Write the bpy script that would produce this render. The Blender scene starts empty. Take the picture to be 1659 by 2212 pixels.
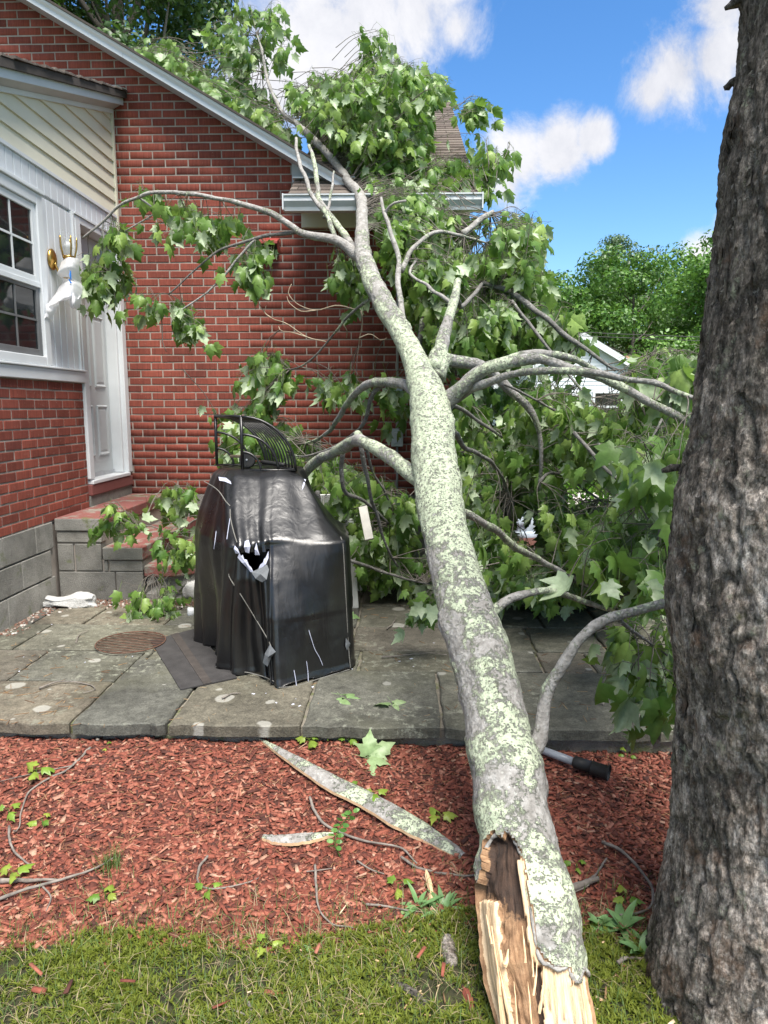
import bpy, math, random
import numpy as np
from mathutils import Vector, Matrix, noise as mn

SC = bpy.context.scene
COL = SC.collection
rng = np.random.default_rng(7)
random.seed(7)
R = math.radians

# ---------------------------------------------------------------- camera
FOC = 1534.0                      # focal length in pixels of a 1659 x 2212 picture
PITCH = math.atan(226 / FOC)
YAW = math.atan(40.5 * math.cos(PITCH) / FOC)
CAMLOC = np.array([0, 0, 1.58])
cam = bpy.data.cameras.new('camera')
cam.sensor_fit = 'VERTICAL'
cam.sensor_height = 36.0
cam.lens = 36.0 * FOC / 2212
cam.clip_start = 0.05
cam.clip_end = 2000
camo = bpy.data.objects.new('camera', cam)
camo.location = CAMLOC
camo.rotation_euler = (R(90) - PITCH, 0, YAW)
COL.objects.link(camo)
SC.camera = camo
_F = np.array([-math.sin(YAW) * math.cos(PITCH), math.cos(YAW) * math.cos(PITCH), -math.sin(PITCH)])
_R = np.array([math.cos(YAW), math.sin(YAW), 0])
_U = np.cross(_R, _F)

def ray(x, y): return _F * FOC + _R * (x - 829.5) - _U * (y - 1106)
def PY(x, y, Y): d = ray(x, y); return CAMLOC + d * (Y / d[1])
def PX(x, y, X): d = ray(x, y); return CAMLOC + d * (X / d[0])
def mound(x, y):                  # the mulch is heaped against the patio edge
    t = min(1, max(0, (y - 2.3) / .6)); u = min(1, max(0, (x + .3) / 1.2)); return (.080 - .035 * u) * t * t * (3 - 2 * t) if y < 3.2 else 0.0
def PG(x, y, z=0.0):
    d = ray(x, y); q = CAMLOC + d * ((z - 1.58) / d[2])
    if z < .1:
        for _ in range(4): q = CAMLOC + d * ((z + mound(q[0], q[1]) - 1.58) / d[2])
    return q
def PS(x, y):                     # on the sloping plane in which the fallen trunk lies
    d = ray(x, y)                 # z - 1.58 = -2.692 + .745 Y
    t = -2.692 / (d[2] - .745 * d[1]); return CAMLOC + d * t
def proj(P):
    v = np.asarray(P) - CAMLOC; w = v @ _F
    return 829.5 + FOC * (v @ _R) / w, 1106 - FOC * (v @ _U) / w

# ---------------------------------------------------------------- node helpers
def mat_new(name):
    m = bpy.data.materials.new(name); m.use_nodes = True
    nt = m.node_tree; return m, nt, nt.nodes['Principled BSDF']
def nd(nt, t, **kw):
    n = nt.nodes.new(t)
    for k, v in kw.items():
        if k.startswith('i_'):
            key = k[2:]
            key = int(key) if key.isdigit() else key.replace('_', ' ')
            s = n.inputs[key]
            if hasattr(v, 'is_output'): nt.links.new(v, s)
            else: s.default_value = v
        else: setattr(n, k, v)
    return n
def link(nt, a, b): nt.links.new(a, b)
def ramp(nt, fac, stops, interp='LINEAR'):
    n = nt.nodes.new('ShaderNodeValToRGB'); n.color_ramp.interpolation = interp
    e = n.color_ramp.elements
    while len(e) < len(stops): e.new(0.5)
    for q, (p, c) in zip(e, stops):
        q.position = p; q.color = (c, c, c, 1) if isinstance(c, (int, float)) else (*c, 1)
    if fac is not None: nt.links.new(fac, n.inputs[0])
    return n.outputs[0]
def coords(nt, scale=(1, 1, 1), kind='Object'):
    tc = nd(nt, 'ShaderNodeTexCoord'); mp = nd(nt, 'ShaderNodeMapping')
    mp.inputs['Scale'].default_value = scale
    link(nt, tc.outputs[kind], mp.inputs['Vector']); return mp.outputs[0]
def wcoords(nt, scale=(1, 1, 1)):
    g = nd(nt, 'ShaderNodeNewGeometry'); mp = nd(nt, 'ShaderNodeMapping')
    mp.inputs['Scale'].default_value = scale
    link(nt, g.outputs['Position'], mp.inputs['Vector']); return mp.outputs[0]
def noi(nt, vec, scale, detail=4.0, rough=.55, dist=0.0):
    n = nd(nt, 'ShaderNodeTexNoise', i_Scale=scale, i_Detail=detail, i_Roughness=rough, i_Distortion=dist)
    if vec is not None: link(nt, vec, n.inputs['Vector'])
    return n.outputs[0]
def vor(nt, vec, scale, feature='F1', out=0, rnd=1.0):
    n = nd(nt, 'ShaderNodeTexVoronoi', feature=feature, i_Scale=scale, i_Randomness=rnd)
    link(nt, vec, n.inputs['Vector']); return n.outputs[out]
def mixc(nt, fac, a, b, mode='MIX'):
    n = nd(nt, 'ShaderNodeMix', data_type='RGBA', blend_type=mode)
    for v, s in ((fac, 0), (a, 6), (b, 7)):
        if hasattr(v, 'is_output'): link(nt, v, n.inputs[s])
        elif s == 0: n.inputs[0].default_value = v
        else: n.inputs[s].default_value = (*v, 1)
    return n.outputs[2]
def mth(nt, op, a, b=None, c=None, clamp=False):
    n = nd(nt, 'ShaderNodeMath', operation=op, use_clamp=clamp)
    for i, v in enumerate((a, b, c)):
        if v is None: continue
        if hasattr(v, 'is_output'): link(nt, v, n.inputs[i])
        else: n.inputs[i].default_value = v
    return n.outputs[0]
def bump(nt, bs, h, strength=.5, dist=.01):
    b = nd(nt, 'ShaderNodeBump', i_Strength=strength, i_Distance=dist); link(nt, h, b.inputs['Height'])
    link(nt, b.outputs[0], bs.inputs['Normal'])
def rnd_piece(nt):                # one random number per piece, loose or joined
    oi = nd(nt, 'ShaderNodeObjectInfo'); g = nd(nt, 'ShaderNodeNewGeometry')
    return mth(nt, 'FRACT', mth(nt, 'ADD', oi.outputs['Random'], g.outputs['Random Per Island']))
def attr(nt, name, out='Fac'):
    return nd(nt, 'ShaderNodeAttribute', attribute_name=name).outputs[out]

# ---------------------------------------------------------------- world, sun, exposure
SUN_EL, SUN_AZ = R(64), R(24)     # a high midday sun behind thin cloud, a little behind the camera
w = bpy.data.worlds.new('World'); SC.world = w; w.use_nodes = True
nt = w.node_tree; bg = nt.nodes['Background']; bg.inputs['Strength'].default_value = 0.1
sky = nd(nt, 'ShaderNodeTexSky', sky_type='NISHITA', sun_disc=False, sun_elevation=SUN_EL, sun_rotation=R(180) - SUN_AZ,
         air_density=1.0, dust_density=.25, ozone_density=2.5)
hs = nd(nt, 'ShaderNodeHueSaturation', i_Saturation=1.27, i_Value=.89, i_Color=sky.outputs[0])
hs.inputs['Hue'].default_value = .503
tc = nd(nt, 'ShaderNodeTexCoord'); dirv = tc.outputs['Generated']
n1 = nd(nt, 'ShaderNodeTexNoise', i_Scale=8.0, i_Detail=10.0, i_Roughness=.68, i_Distortion=.25); link(nt, dirv, n1.inputs['Vector'])
n2 = nd(nt, 'ShaderNodeTexNoise', i_Scale=3.2, i_Detail=3.0); link(nt, dirv, n2.inputs['Vector'])
blobs = [(680, 50, 170), (800, 60, 170), (900, 30, 130), (615, 160, 110), (780, 170, 110), (985, 60, 60), (720, 180, 100),
         (1470, 155, 80), (1415, 195, 54), (1540, 125, 76), (1560, 10, 60),
         (1110, 350, 78), (1205, 328, 66), (1280, 300, 42), (1090, 400, 60), (1525, 545, 40), (1620, 500, 60)]
cl = None
bl = [(ray(x, y) / np.linalg.norm(ray(x, y)), r / FOC) for x, y, r in blobs]
for k in range(16):               # unseen clouds outside the view, enlarged for softer and whiter fill light
    a, e = 2 * math.pi * k / 16 + .13, R([24, 52, 38, 70][k % 4])
    d = np.array([math.cos(a) * math.cos(e), math.sin(a) * math.cos(e), math.sin(e)])
    if d @ _F < .42: bl += [(d, .40), (d + np.array([.2, .1, .06]), .26), (d + np.array([-.2, .16, -.04]), .24)]
for d, r in bl:
    vd = nd(nt, 'ShaderNodeVectorMath', operation='DISTANCE'); link(nt, dirv, vd.inputs[0]); vd.inputs[1].default_value = tuple(d)
    v = mth(nt, 'SUBTRACT', 1.0, mth(nt, 'DIVIDE', vd.outputs['Value'], r))
    cl = v if cl is None else mth(nt, 'MAXIMUM', cl, v)
fld = mth(nt, 'ADD', mth(nt, 'MULTIPLY', cl, 1.0), mth(nt, 'MULTIPLY', mth(nt, 'SUBTRACT', n1.outputs[0], .5), 2.7))
msk = nd(nt, 'ShaderNodeMapRange', interpolation_type='SMOOTHSTEP', i_Value=fld); msk.inputs[1].default_value = -.15; msk.inputs[2].default_value = .72
shade = ramp(nt, mth(nt, 'ADD', mth(nt, 'MULTIPLY', n1.outputs[0], .55), mth(nt, 'MULTIPLY', n2.outputs[0], .45)),
             [(.36, (2.5, 2.6, 2.95)), (.60, (3.85, 3.85, 4.0))])
link(nt, mixc(nt, msk.outputs[0], hs.outputs[0], shade), bg.inputs['Color'])
sl = bpy.data.lights.new('sun', 'SUN'); sl.energy = 3.6; sl.angle = R(34); sl.color = (1, .95, .88)
so = bpy.data.objects.new('sun', sl); COL.objects.link(so)
sd = Vector((math.sin(SUN_AZ) * math.cos(SUN_EL), -math.cos(SUN_AZ) * math.cos(SUN_EL), math.sin(SUN_EL)))
so.rotation_euler = (-sd).to_track_quat('-Z', 'Y').to_euler(); so.location = sd * 50
SC.view_settings.view_transform = 'Standard'; SC.view_settings.look = 'None'
SC.view_settings.exposure = 1.42; SC.view_settings.gamma = 1.0; SC.view_settings.use_curve_mapping = False
SC.render.engine = 'CYCLES'; SC.cycles.max_bounces = 6; SC.cycles.use_denoising = True

# ---------------------------------------------------------------- mesh helpers
def origin(o):
    v = Vector((0, 0, 0))
    while o is not None: v += o.location; o = o.parent
    return v
def thing(name, label, cat, loc=(0, 0, 0), group=None):
    o = bpy.data.objects.new(name, None); o.empty_display_size = .1; COL.objects.link(o); o.location = loc
    o['label'] = label; o['category'] = cat
    if group: o['group'] = group
    return o
def tag(o, label=None, cat=None, group=None, kind=None):
    for k, v in (('label', label), ('category', cat), ('group', group), ('kind', kind)):
        if v: o[k] = v
    return o
class MB:
    def __init__(s): s.v = []; s.f = []; s.sm = []; s.n = 0
    def add(s, v, f, smooth=False):
        v = np.asarray(v, float).reshape(-1, 3); s.v.append(v)
        s.f += [tuple(int(i) + s.n for i in q) for q in f]; s.sm += [smooth] * len(f); s.n += len(v); return s
    def box(s, x0, x1, y0, y1, z0, z1):
        v = [(x, y, z) for z in (z0, z1) for y in (y0, y1) for x in (x0, x1)]
        return s.add(v, [(0, 2, 3, 1), (4, 5, 7, 6), (0, 1, 5, 4), (2, 6, 7, 3), (0, 4, 6, 2), (1, 3, 7, 5)])
    def bar(s, a, b, wd, th, up=(0, 0, 1)):
        a, b = Vector(a), Vector(b); t = (b - a).normalized(); u = Vector(up)
        sx = t.cross(u)
        if sx.length < 1e-4: sx = t.cross(Vector((0, 1, 0)))
        sx.normalize(); uy = sx.cross(t)
        v = [p + sx * i * wd / 2 + uy * j * th / 2 for p in (a, b) for i, j in ((-1, -1), (1, -1), (1, 1), (-1, 1))]
        return s.add(v, [(0, 1, 2, 3), (7, 6, 5, 4), (0, 4, 5, 1), (1, 5, 6, 2), (2, 6, 7, 3), (3, 7, 4, 0)])
    def prism(s, poly, axis, c0, c1):        # poly in the two other axes, extruded along axis
        def p3(p, c):
            q = list(p); q.insert(axis, c); return q
        n = len(poly)
        v = [p3(p, c0) for p in poly] + [p3(p, c1) for p in poly]
        return s.add(v, [tuple(range(n)), tuple(range(2 * n - 1, n - 1, -1))] + [(i, i + n, (i + 1) % n + n, (i + 1) % n) for i in range(n)])
    def tube(s, pts, rad, n=8, cap=True, rough=0.0):
        v, f = tube_arrays(pts, rad, n, cap, rough); return s.add(v, f, True)
    def lathe(s, prof, c=(0, 0, 0), n=20):
        c = np.array(c); m = len(prof)
        v = [c + (r * math.cos(2 * math.pi * k / n), r * math.sin(2 * math.pi * k / n), z) for r, z in prof for k in range(n)]
        f = [(i * n + k, i * n + (k + 1) % n, (i + 1) * n + (k + 1) % n, (i + 1) * n + k) for i in range(m - 1) for k in range(n)]
        return s.add(v, f, True)
    def build(s, name, m, parent=None, bev=0, kind=None, label=None):
        v = np.concatenate(s.v) if s.v else np.zeros((0, 3))
        o = mesh_obj(name, v, s.f, m, parent)
        if len(s.sm): o.data.polygons.foreach_set('use_smooth', s.sm)
        if bev:
            b = o.modifiers.new('bevel', 'BEVEL'); b.width = bev; b.segments = 2; b.limit_method = 'ANGLE'
        return tag(o, label, None, None, kind)
def mesh_obj(name, v, f, m, parent=None):
    me = bpy.data.meshes.new(name)
    v = np.asarray(v, float)
    if parent is not None: v = v - np.array(origin(parent))
    me.from_pydata(v.tolist(), [], f if isinstance(f, list) else f.tolist()); me.materials.append(m)
    me.update()
    o = bpy.data.objects.new(name, me); COL.objects.link(o)
    if parent is not None: o.parent = parent
    return o
def fast_mesh(name, v, f, m, smooth=False):  # arrays with equal-sized faces
    me = bpy.data.meshes.new(name); nv, (nf, k) = len(v), f.shape
    me.vertices.add(nv); me.vertices.foreach_set('co', np.ascontiguousarray(v, np.float32).ravel())
    me.loops.add(nf * k); me.loops.foreach_set('vertex_index', np.ascontiguousarray(f, np.int32).ravel())
    me.polygons.add(nf); me.polygons.foreach_set('loop_start', np.arange(0, nf * k, k, dtype=np.int32))
    if smooth: me.polygons.foreach_set('use_smooth', np.ones(nf, bool))
    me.materials.append(m); me.update(calc_edges=True); return me
def fast_obj(name, v, f, m, parent=None, kind=None, smooth=False):
    v = np.asarray(v, float)
    if parent is not None: v = v - np.array(origin(parent))
    o = bpy.data.objects.new(name, fast_mesh(name, v, f, m, smooth)); COL.objects.link(o)
    if parent is not None: o.parent = parent
    return tag(o, kind=kind)
def piece(name, me, loc, parent, rot=(0, 0, 0), scale=(1, 1, 1)):
    o = bpy.data.objects.new(name, me); COL.objects.link(o); o.parent = parent
    o.location = Vector(loc) - origin(parent); o.rotation_euler = rot; o.scale = scale; return o
def set_attr(o, name, vals):
    a = o.data.attributes.new(name, 'FLOAT', 'POINT'); a.data.foreach_set('value', np.asarray(vals, np.float32))
def catmull(P, n):
    P = np.asarray(P, float); m = len(P)
    if m < 3:
        t = np.linspace(0, 1, n)[:, None]; return P[0] * (1 - t) + P[-1] * t
    Q = np.vstack([2 * P[0] - P[1], P, 2 * P[-1] - P[-2]])
    L = np.concatenate([[0], np.cumsum(np.linalg.norm(np.diff(P[:, :3], axis=0), axis=1))])
    u = np.interp(np.linspace(0, L[-1], n), L, np.arange(m)); out = []
    for x in u:
        i = min(int(x), m - 2); t = x - i
        p0, p1, p2, p3 = Q[i:i + 4]
        out.append(.5 * (2 * p1 + (p2 - p0) * t + (2 * p0 - 5 * p1 + 4 * p2 - p3) * t * t + (3 * p1 - p0 - 3 * p2 + p3) * t ** 3))
    return np.array(out)
def frames(P):
    P = np.asarray(P, float); T = np.gradient(P, axis=0); T /= np.linalg.norm(T, axis=1)[:, None] + 1e-9
    up = np.array([0, 0, 1.0]) if abs(T[0][2]) < .9 else np.array([1.0, 0, 0])
    A = []
    a = np.cross(T[0], up); a /= np.linalg.norm(a)
    for t in T:
        a = a - t * (a @ t); a /= np.linalg.norm(a) + 1e-9; A.append(a.copy())
    A = np.array(A); return T, A, np.cross(T, A)
def tube_arrays(pts, rad, n=8, cap=True, rough=0.0):
    P = np.asarray(pts, float); rad = np.broadcast_to(np.asarray(rad, float), (len(P),))
    T, A, B = frames(P); th = np.linspace(0, 2 * math.pi, n, endpoint=False)
    rr = rad[:, None] * (1 + (rng.normal(0, rough, (len(P), n)) if rough else 0))
    v = (P[:, None] + rr[..., None] * (np.cos(th)[None, :, None] * A[:, None] + np.sin(th)[None, :, None] * B[:, None])).reshape(-1, 3)
    m = len(P)
    f = [(i * n + k, i * n + (k + 1) % n, (i + 1) * n + (k + 1) % n, (i + 1) * n + k) for i in range(m - 1) for k in range(n)]
    if cap: f += [tuple(range(n - 1, -1, -1)), tuple(range((m - 1) * n, m * n))]
    return v, f
def fbm(p, s, o=3):
    return mn.fractal(Vector(p) * s, .9, 2.0, o)
# ---------------------------------------------------------------- materials
def simple(name, col, rough=.5, var=.12, scale=8, bmp=.15, metal=0.0, spec=.5, bscale=60):
    m, nt, bs = mat_new(name); c = coords(nt)
    a = tuple(x * (1 - var) for x in col); b = tuple(min(1, x * (1 + var)) for x in col)
    link(nt, ramp(nt, noi(nt, c, scale, 5, .6), [(.3, a), (.7, b)]), bs.inputs['Base Color'])
    bs.inputs['Roughness'].default_value = rough; bs.inputs['Metallic'].default_value = metal
    bs.inputs['Specular IOR Level'].default_value = spec
    if bmp: bump(nt, bs, noi(nt, c, bscale, 4), bmp, .003)
    return m
def mat_brick(name, paint=0):
    m, nt, bs = mat_new(name); r = rnd_piece(nt); wc = wcoords(nt)
    base = ramp(nt, r, [(0, (.17, .047, .034)), (.3, (.235, .062, .043)), (.65, (.28, .076, .053)), (.9, (.225, .060, .043)), (1, (.165, .047, .036))])
    st = noi(nt, wcoords(nt, (110, 110, 5)), 1.0, 3, .6)
    big = noi(nt, wcoords(nt, (1, 1, .4)), 2.2, 5, .65); sp = noi(nt, wc, 55, 3, .6)
    c = mixc(nt, 1.0, base, ramp(nt, st, [(.3, .72), (.65, 1.1)]), 'MULTIPLY')
    c = mixc(nt, 1.0, c, ramp(nt, big, [(.3, .74), (.7, 1.12)]), 'MULTIPLY')
    c = mixc(nt, mth(nt, 'MULTIPLY', ramp(nt, sp, [(.63, 0.0), (.72, 1.0)]), .5), c, (.36, .20, .16))
    link(nt, c, bs.inputs['Base Color']); bs.inputs['Roughness'].default_value = .82
    bs.inputs['Specular IOR Level'].default_value = .25
    bump(nt, bs, mth(nt, 'ADD', st, mth(nt, 'MULTIPLY', sp, .6)), .4, .003); return m
M_BRICK = mat_brick('brick')
M_MORTAR = simple('mortar', (.31, .272, .238), .95, .25, 6, .6, bscale=180)
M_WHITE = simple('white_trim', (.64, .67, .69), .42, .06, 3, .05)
M_VINYL = simple('white_vinyl', (.61, .64, .67), .45, .05, 3, .06)
M_CREAM = simple('cream_siding', (.66, .64, .52), .48, .05, 2.5, .08, bscale=120)
M_DOOR = simple('door_paint', (.46, .49, .50), .4, .07, 3, .06)
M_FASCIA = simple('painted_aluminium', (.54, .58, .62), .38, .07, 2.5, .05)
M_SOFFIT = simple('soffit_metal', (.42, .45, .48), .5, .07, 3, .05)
M_GUTTER = simple('gutter_metal', (.58, .61, .63), .33, .09, 4, .05)
M_PLASTIC = simple('white_resin', (.66, .67, .66), .45, .08, 5, .05)
M_BLACKIRON = simple('black_iron', (.010, .010, .011), .33, .2, 20, .2)
M_RUBBER = simple('black_rubber', (.012, .012, .012), .6, .3, 40, .3)
M_BRASS = simple('brass', (.50, .31, .09), .28, .2, 30, .1, metal=1.0)
M_STEELBOX = simple('galvanised_steel', (.42, .44, .46), .45, .12, 20, .1, metal=.5)
M_VENT = simple('red_vent_metal', (.30, .05, .04), .5, .15, 12, .1)
M_BLUE = simple('blue_tape', (.02, .19, .62), .5, .1, 20, .1)
M_STATUE = simple('grey_cast_stone', (.31, .36, .41), .8, .2, 14, .4)
M_CABLE = simple('cable', (.03, .03, .03), .6, .1, 9, 0)
def mat_glass():
    m, nt, bs = mat_new('window_glass'); c = wcoords(nt)
    link(nt, ramp(nt, noi(nt, c, 2.0, 3), [(.35, (.006, .008, .010)), (.7, (.02, .026, .03))]), bs.inputs['Base Color'])
    bs.inputs['Roughness'].default_value = .06; bs.inputs['Specular IOR Level'].default_value = .28
    bump(nt, bs, noi(nt, c, 3.0, 2), .03, .02); return m
M_GLASS = mat_glass()
def mat_thin(name, col, tr, rough=.4):
    m, nt, bs = mat_new(name); bs.inputs['Base Color'].default_value = (*col, 1); bs.inputs['Roughness'].default_value = rough
    t = nd(nt, 'ShaderNodeBsdfTransparent'); tl = nd(nt, 'ShaderNodeBsdfTranslucent'); tl.inputs[0].default_value = (*col, 1)
    a = nd(nt, 'ShaderNodeMixShader'); a.inputs[0].default_value = .35; link(nt, bs.outputs[0], a.inputs[1]); link(nt, tl.outputs[0], a.inputs[2])
    b = nd(nt, 'ShaderNodeMixShader'); link(nt, mth(nt, 'MULTIPLY', ramp(nt, noi(nt, coords(nt), 25, 3), [(.3, .3), (.7, 1.0)]), tr), b.inputs[0])
    link(nt, a.outputs[0], b.inputs[1]); link(nt, t.outputs[0], b.inputs[2])
    link(nt, b.outputs[0], nt.nodes['Material Output'].inputs['Surface']); return m
M_BAG = mat_thin('thin_white_plastic', (.82, .83, .85), .12)
M_SHARD = mat_thin('broken_glass', (.55, .58, .6), .55, .08)
def mat_concrete(name, lo, hi, paint=0.0, moss=.0, scale=5.0):
    m, nt, bs = mat_new(name); wc = wcoords(nt); r = rnd_piece(nt)
    n = noi(nt, wc, scale, 8, .65); g = noi(nt, wc, 160, 3, .7); pit = vor(nt, wc, 120)
    c = ramp(nt, n, [(.28, lo), (.72, hi)])
    c = mixc(nt, 1.0, c, ramp(nt, r, [(0, .78), (1, 1.15)]), 'MULTIPLY')
    c = mixc(nt, 1.0, c, ramp(nt, g, [(.3, .7), (.7, 1.2)]), 'MULTIPLY')
    c = mixc(nt, ramp(nt, noi(nt, wc, 9, 6, .7), [(.55, 0.0), (.7, .55)]), c, tuple(x * .45 for x in lo))
    if paint: c = mixc(nt, ramp(nt, noi(nt, wc, 6, 7, .7), [(.5 - paint * .25, 0.0), (.56 - paint * .25, .9)]), c, (.20, .055, .048))
    if moss: c = mixc(nt, ramp(nt, noi(nt, wc, 7, 6, .7), [(.62 - moss * .2, 0.0), (.72 - moss * .2, .8)]), c, (.10, .12, .04))
    link(nt, c, bs.inputs['Base Color']); bs.inputs['Roughness'].default_value = .92
    bump(nt, bs, mth(nt, 'ADD', mth(nt, 'MULTIPLY', n, .6), mth(nt, 'ADD', g, mth(nt, 'MULTIPLY', pit, .5))), .8, .005); return m
M_BLOCK = mat_concrete('concrete_block', (.15, .145, .13), (.31, .30, .272), moss=.05)
M_FOUND = mat_concrete('foundation_concrete', (.20, .20, .185), (.31, .30, .28))
M_STEPTOP = mat_concrete('worn_red_step', (.17, .15, .125), (.27, .25, .21), paint=.3, moss=.3)
M_STEPSIDE = mat_concrete('step_concrete', (.15, .15, .135), (.26, .25, .23), moss=.1)
M_FOOT = mat_concrete('footing', (.055, .052, .048), (.16, .155, .145), moss=.1, scale=11)
M_REDSILL = mat_concrete('red_painted_sill', (.17, .16, .15), (.26, .24, .22), paint=1.6)
M_RUBBLE = mat_concrete('white_concrete_chunk', (.52, .52, .51), (.72, .72, .70))
def mat_flag():
    m, nt, bs = mat_new('flagstone'); wc = wcoords(nt); r = rnd_piece(nt)
    base = ramp(nt, r, [(0, (.080, .081, .071)), (.35, (.113, .110, .086)), (.6, (.096, .095, .073)), (.8, (.118, .103, .078)), (1, (.086, .085, .075))])
    n = noi(nt, wc, 3.0, 8, .65); g = noi(nt, wc, 120, 4, .7)
    c = mixc(nt, 1.0, base, ramp(nt, n, [(.3, .58), (.5, 1.0), (.7, 1.5)]), 'MULTIPLY')
    c = mixc(nt, 1.0, c, ramp(nt, g, [(.3, .58), (.7, 1.42)]), 'MULTIPLY')
    c = mixc(nt, 1.0, c, ramp(nt, noi(nt, wc, 18, 6, .75), [(.32, .6), (.66, 1.3)]), 'MULTIPLY')
    c = mixc(nt, ramp(nt, noi(nt, wc, 1.7, 5, .6), [(.5, 0.0), (.72, .38)]), c, (.125, .125, .08))
    pat = mth(nt, 'MULTIPLY', ramp(nt, noi(nt, wc, 22, 6, .75), [(.54, 0.0), (.62, 1.0)]), ramp(nt, noi(nt, wc, 1.6, 3), [(.46, 0.0), (.6, .75)]))
    c = mixc(nt, pat, c, (.27, .28, .22))
    # round pale lichen spots
    wv = nd(nt, 'ShaderNodeVectorMath', operation='ADD'); link(nt, wc, wv.inputs[0])
    nv = nd(nt, 'ShaderNodeTexNoise', i_Scale=14.0, i_Detail=3.0); link(nt, wc, nv.inputs['Vector'])
    sc = nd(nt, 'ShaderNodeVectorMath', operation='SCALE'); link(nt, nv.outputs[1], sc.inputs[0]); sc.inputs['Scale'].default_value = .045; link(nt, sc.outputs[0], wv.inputs[1])
    v = nd(nt, 'ShaderNodeTexVoronoi', voronoi_dimensions='2D', i_Scale=3.6); link(nt, wv.outputs[0], v.inputs['Vector'])
    sep = nd(nt, 'ShaderNodeSeparateColor'); link(nt, v.outputs['Color'], sep.inputs[0])
    rad = mth(nt, 'MULTIPLY', mth(nt, 'SUBTRACT', sep.outputs[0], .56), .42)
    spot = nd(nt, 'ShaderNodeMapRange', i_Value=mth(nt, 'SUBTRACT', rad, v.outputs['Distance'])); spot.inputs[2].default_value = .03
    c = mixc(nt, mth(nt, 'MULTIPLY', spot.outputs[0], .62), c, (.36, .355, .32))
    link(nt, c, bs.inputs['Base Color']); link(nt, ramp(nt, n, [(.3, .62), (.7, .9)]), bs.inputs['Roughness'])
    bs.inputs['Specular IOR Level'].default_value = .35
    bump(nt, bs, mth(nt, 'ADD', mth(nt, 'MULTIPLY', n, 1.4), g), .6, .006); return m
M_FLAG = mat_flag()
M_JOINT = mat_concrete('patio_joint', (.16, .145, .115), (.30, .27, .22), moss=.5, scale=12)
def mat_shingle(name='shingle'):
    m, nt, bs = mat_new(name); r = rnd_piece(nt); wc = wcoords(nt)
    c = ramp(nt, r, [(0, (.085, .068, .058)), (.5, (.125, .10, .085)), (1, (.16, .135, .115))])
    c = mixc(nt, 1.0, c, ramp(nt, noi(nt, wc, 90, 4, .7), [(.3, .6), (.7, 1.35)]), 'MULTIPLY')
    link(nt, c, bs.inputs['Base Color']); bs.inputs['Roughness'].default_value = .95
    bump(nt, bs, noi(nt, wc, 150, 3), .6, .003); return m
M_SHINGLE = mat_shingle()
M_ROOFDECK = simple('roof_felt', (.05, .042, .037), .95, .3, 9, .3)

# ---------------------------------------------------------------- ground
def mat_ground():
    m, nt, bs = mat_new('ground'); wc = wcoords(nt)
    c = ramp(nt, noi(nt, wc, .6, 6, .6), [(.3, (.045, .085, .018)), (.7, (.085, .13, .03))])
    c = mixc(nt, ramp(nt, noi(nt, wc, 25, 4, .7), [(.4, 0.0), (.75, .6)]), c, (.12, .12, .05))
    link(nt, c, bs.inputs['Base Color']); bs.inputs['Roughness'].default_value = .95
    bump(nt, bs, noi(nt, wc, 60, 4), .8, .02); return m
def mat_soil(name, a, b, cc):
    m, nt, bs = mat_new(name); wc = wcoords(nt)
    c = ramp(nt, noi(nt, wc, 30, 6, .7), [(.3, a), (.55, b), (.75, cc)])
    link(nt, c, bs.inputs['Base Color']); bs.inputs['Roughness'].default_value = .95
    bump(nt, bs, noi(nt, wc, 70, 5, .7), 1.0, .015); return m
S = 900
tag(mesh_obj('ground', [(-S, -S, -.02), (S, -S, -.02), (S, S, -.02), (-S, S, -.02)], [(0, 1, 2, 3)], mat_ground()), kind='structure')
def edge_y(x): return 1.93 + .07 * math.sin(x * 2.1 + 1) + .05 * math.sin(x * 5.3) + (.10 if x > .62 else 0) * min(1, (x - .62) * 4 if x > .62 else 0)
def sheet(name, x0, x1, y0, y1, nx, ny, zf, m):
    xs, ys = np.linspace(x0, x1, nx), np.linspace(y0, y1, ny); v = [(x, y, zf(x, y)) for y in ys for x in xs]
    f = [(j * nx + i, j * nx + i + 1, (j + 1) * nx + i + 1, (j + 1) * nx + i) for j in range(ny - 1) for i in range(nx - 1)]
    o = mesh_obj(name, v, f, m); o.data.polygons.foreach_set('use_smooth', [True] * len(f)); return tag(o, kind='structure')
def gz(x, y): return mound(x, y) + .012 * fbm((x, y, 3), 1.6) + .006 * fbm((x, y, 9), 6)
sheet('mulch_bed', -5, 5, 1.0, 3.05, 120, 60, gz, mat_soil('mulch_soil', (.045, .018, .012), (.10, .032, .022), (.15, .055, .035)))
sheet('lawn', -5, 5, -3, 2.1, 160, 160, lambda x, y: gz(x, y) + (.006 if y < edge_y(x) - .02 else -.02), mat_soil('lawn_soil', (.016, .016, .007), (.035, .036, .012), (.075, .06, .03)))

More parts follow.
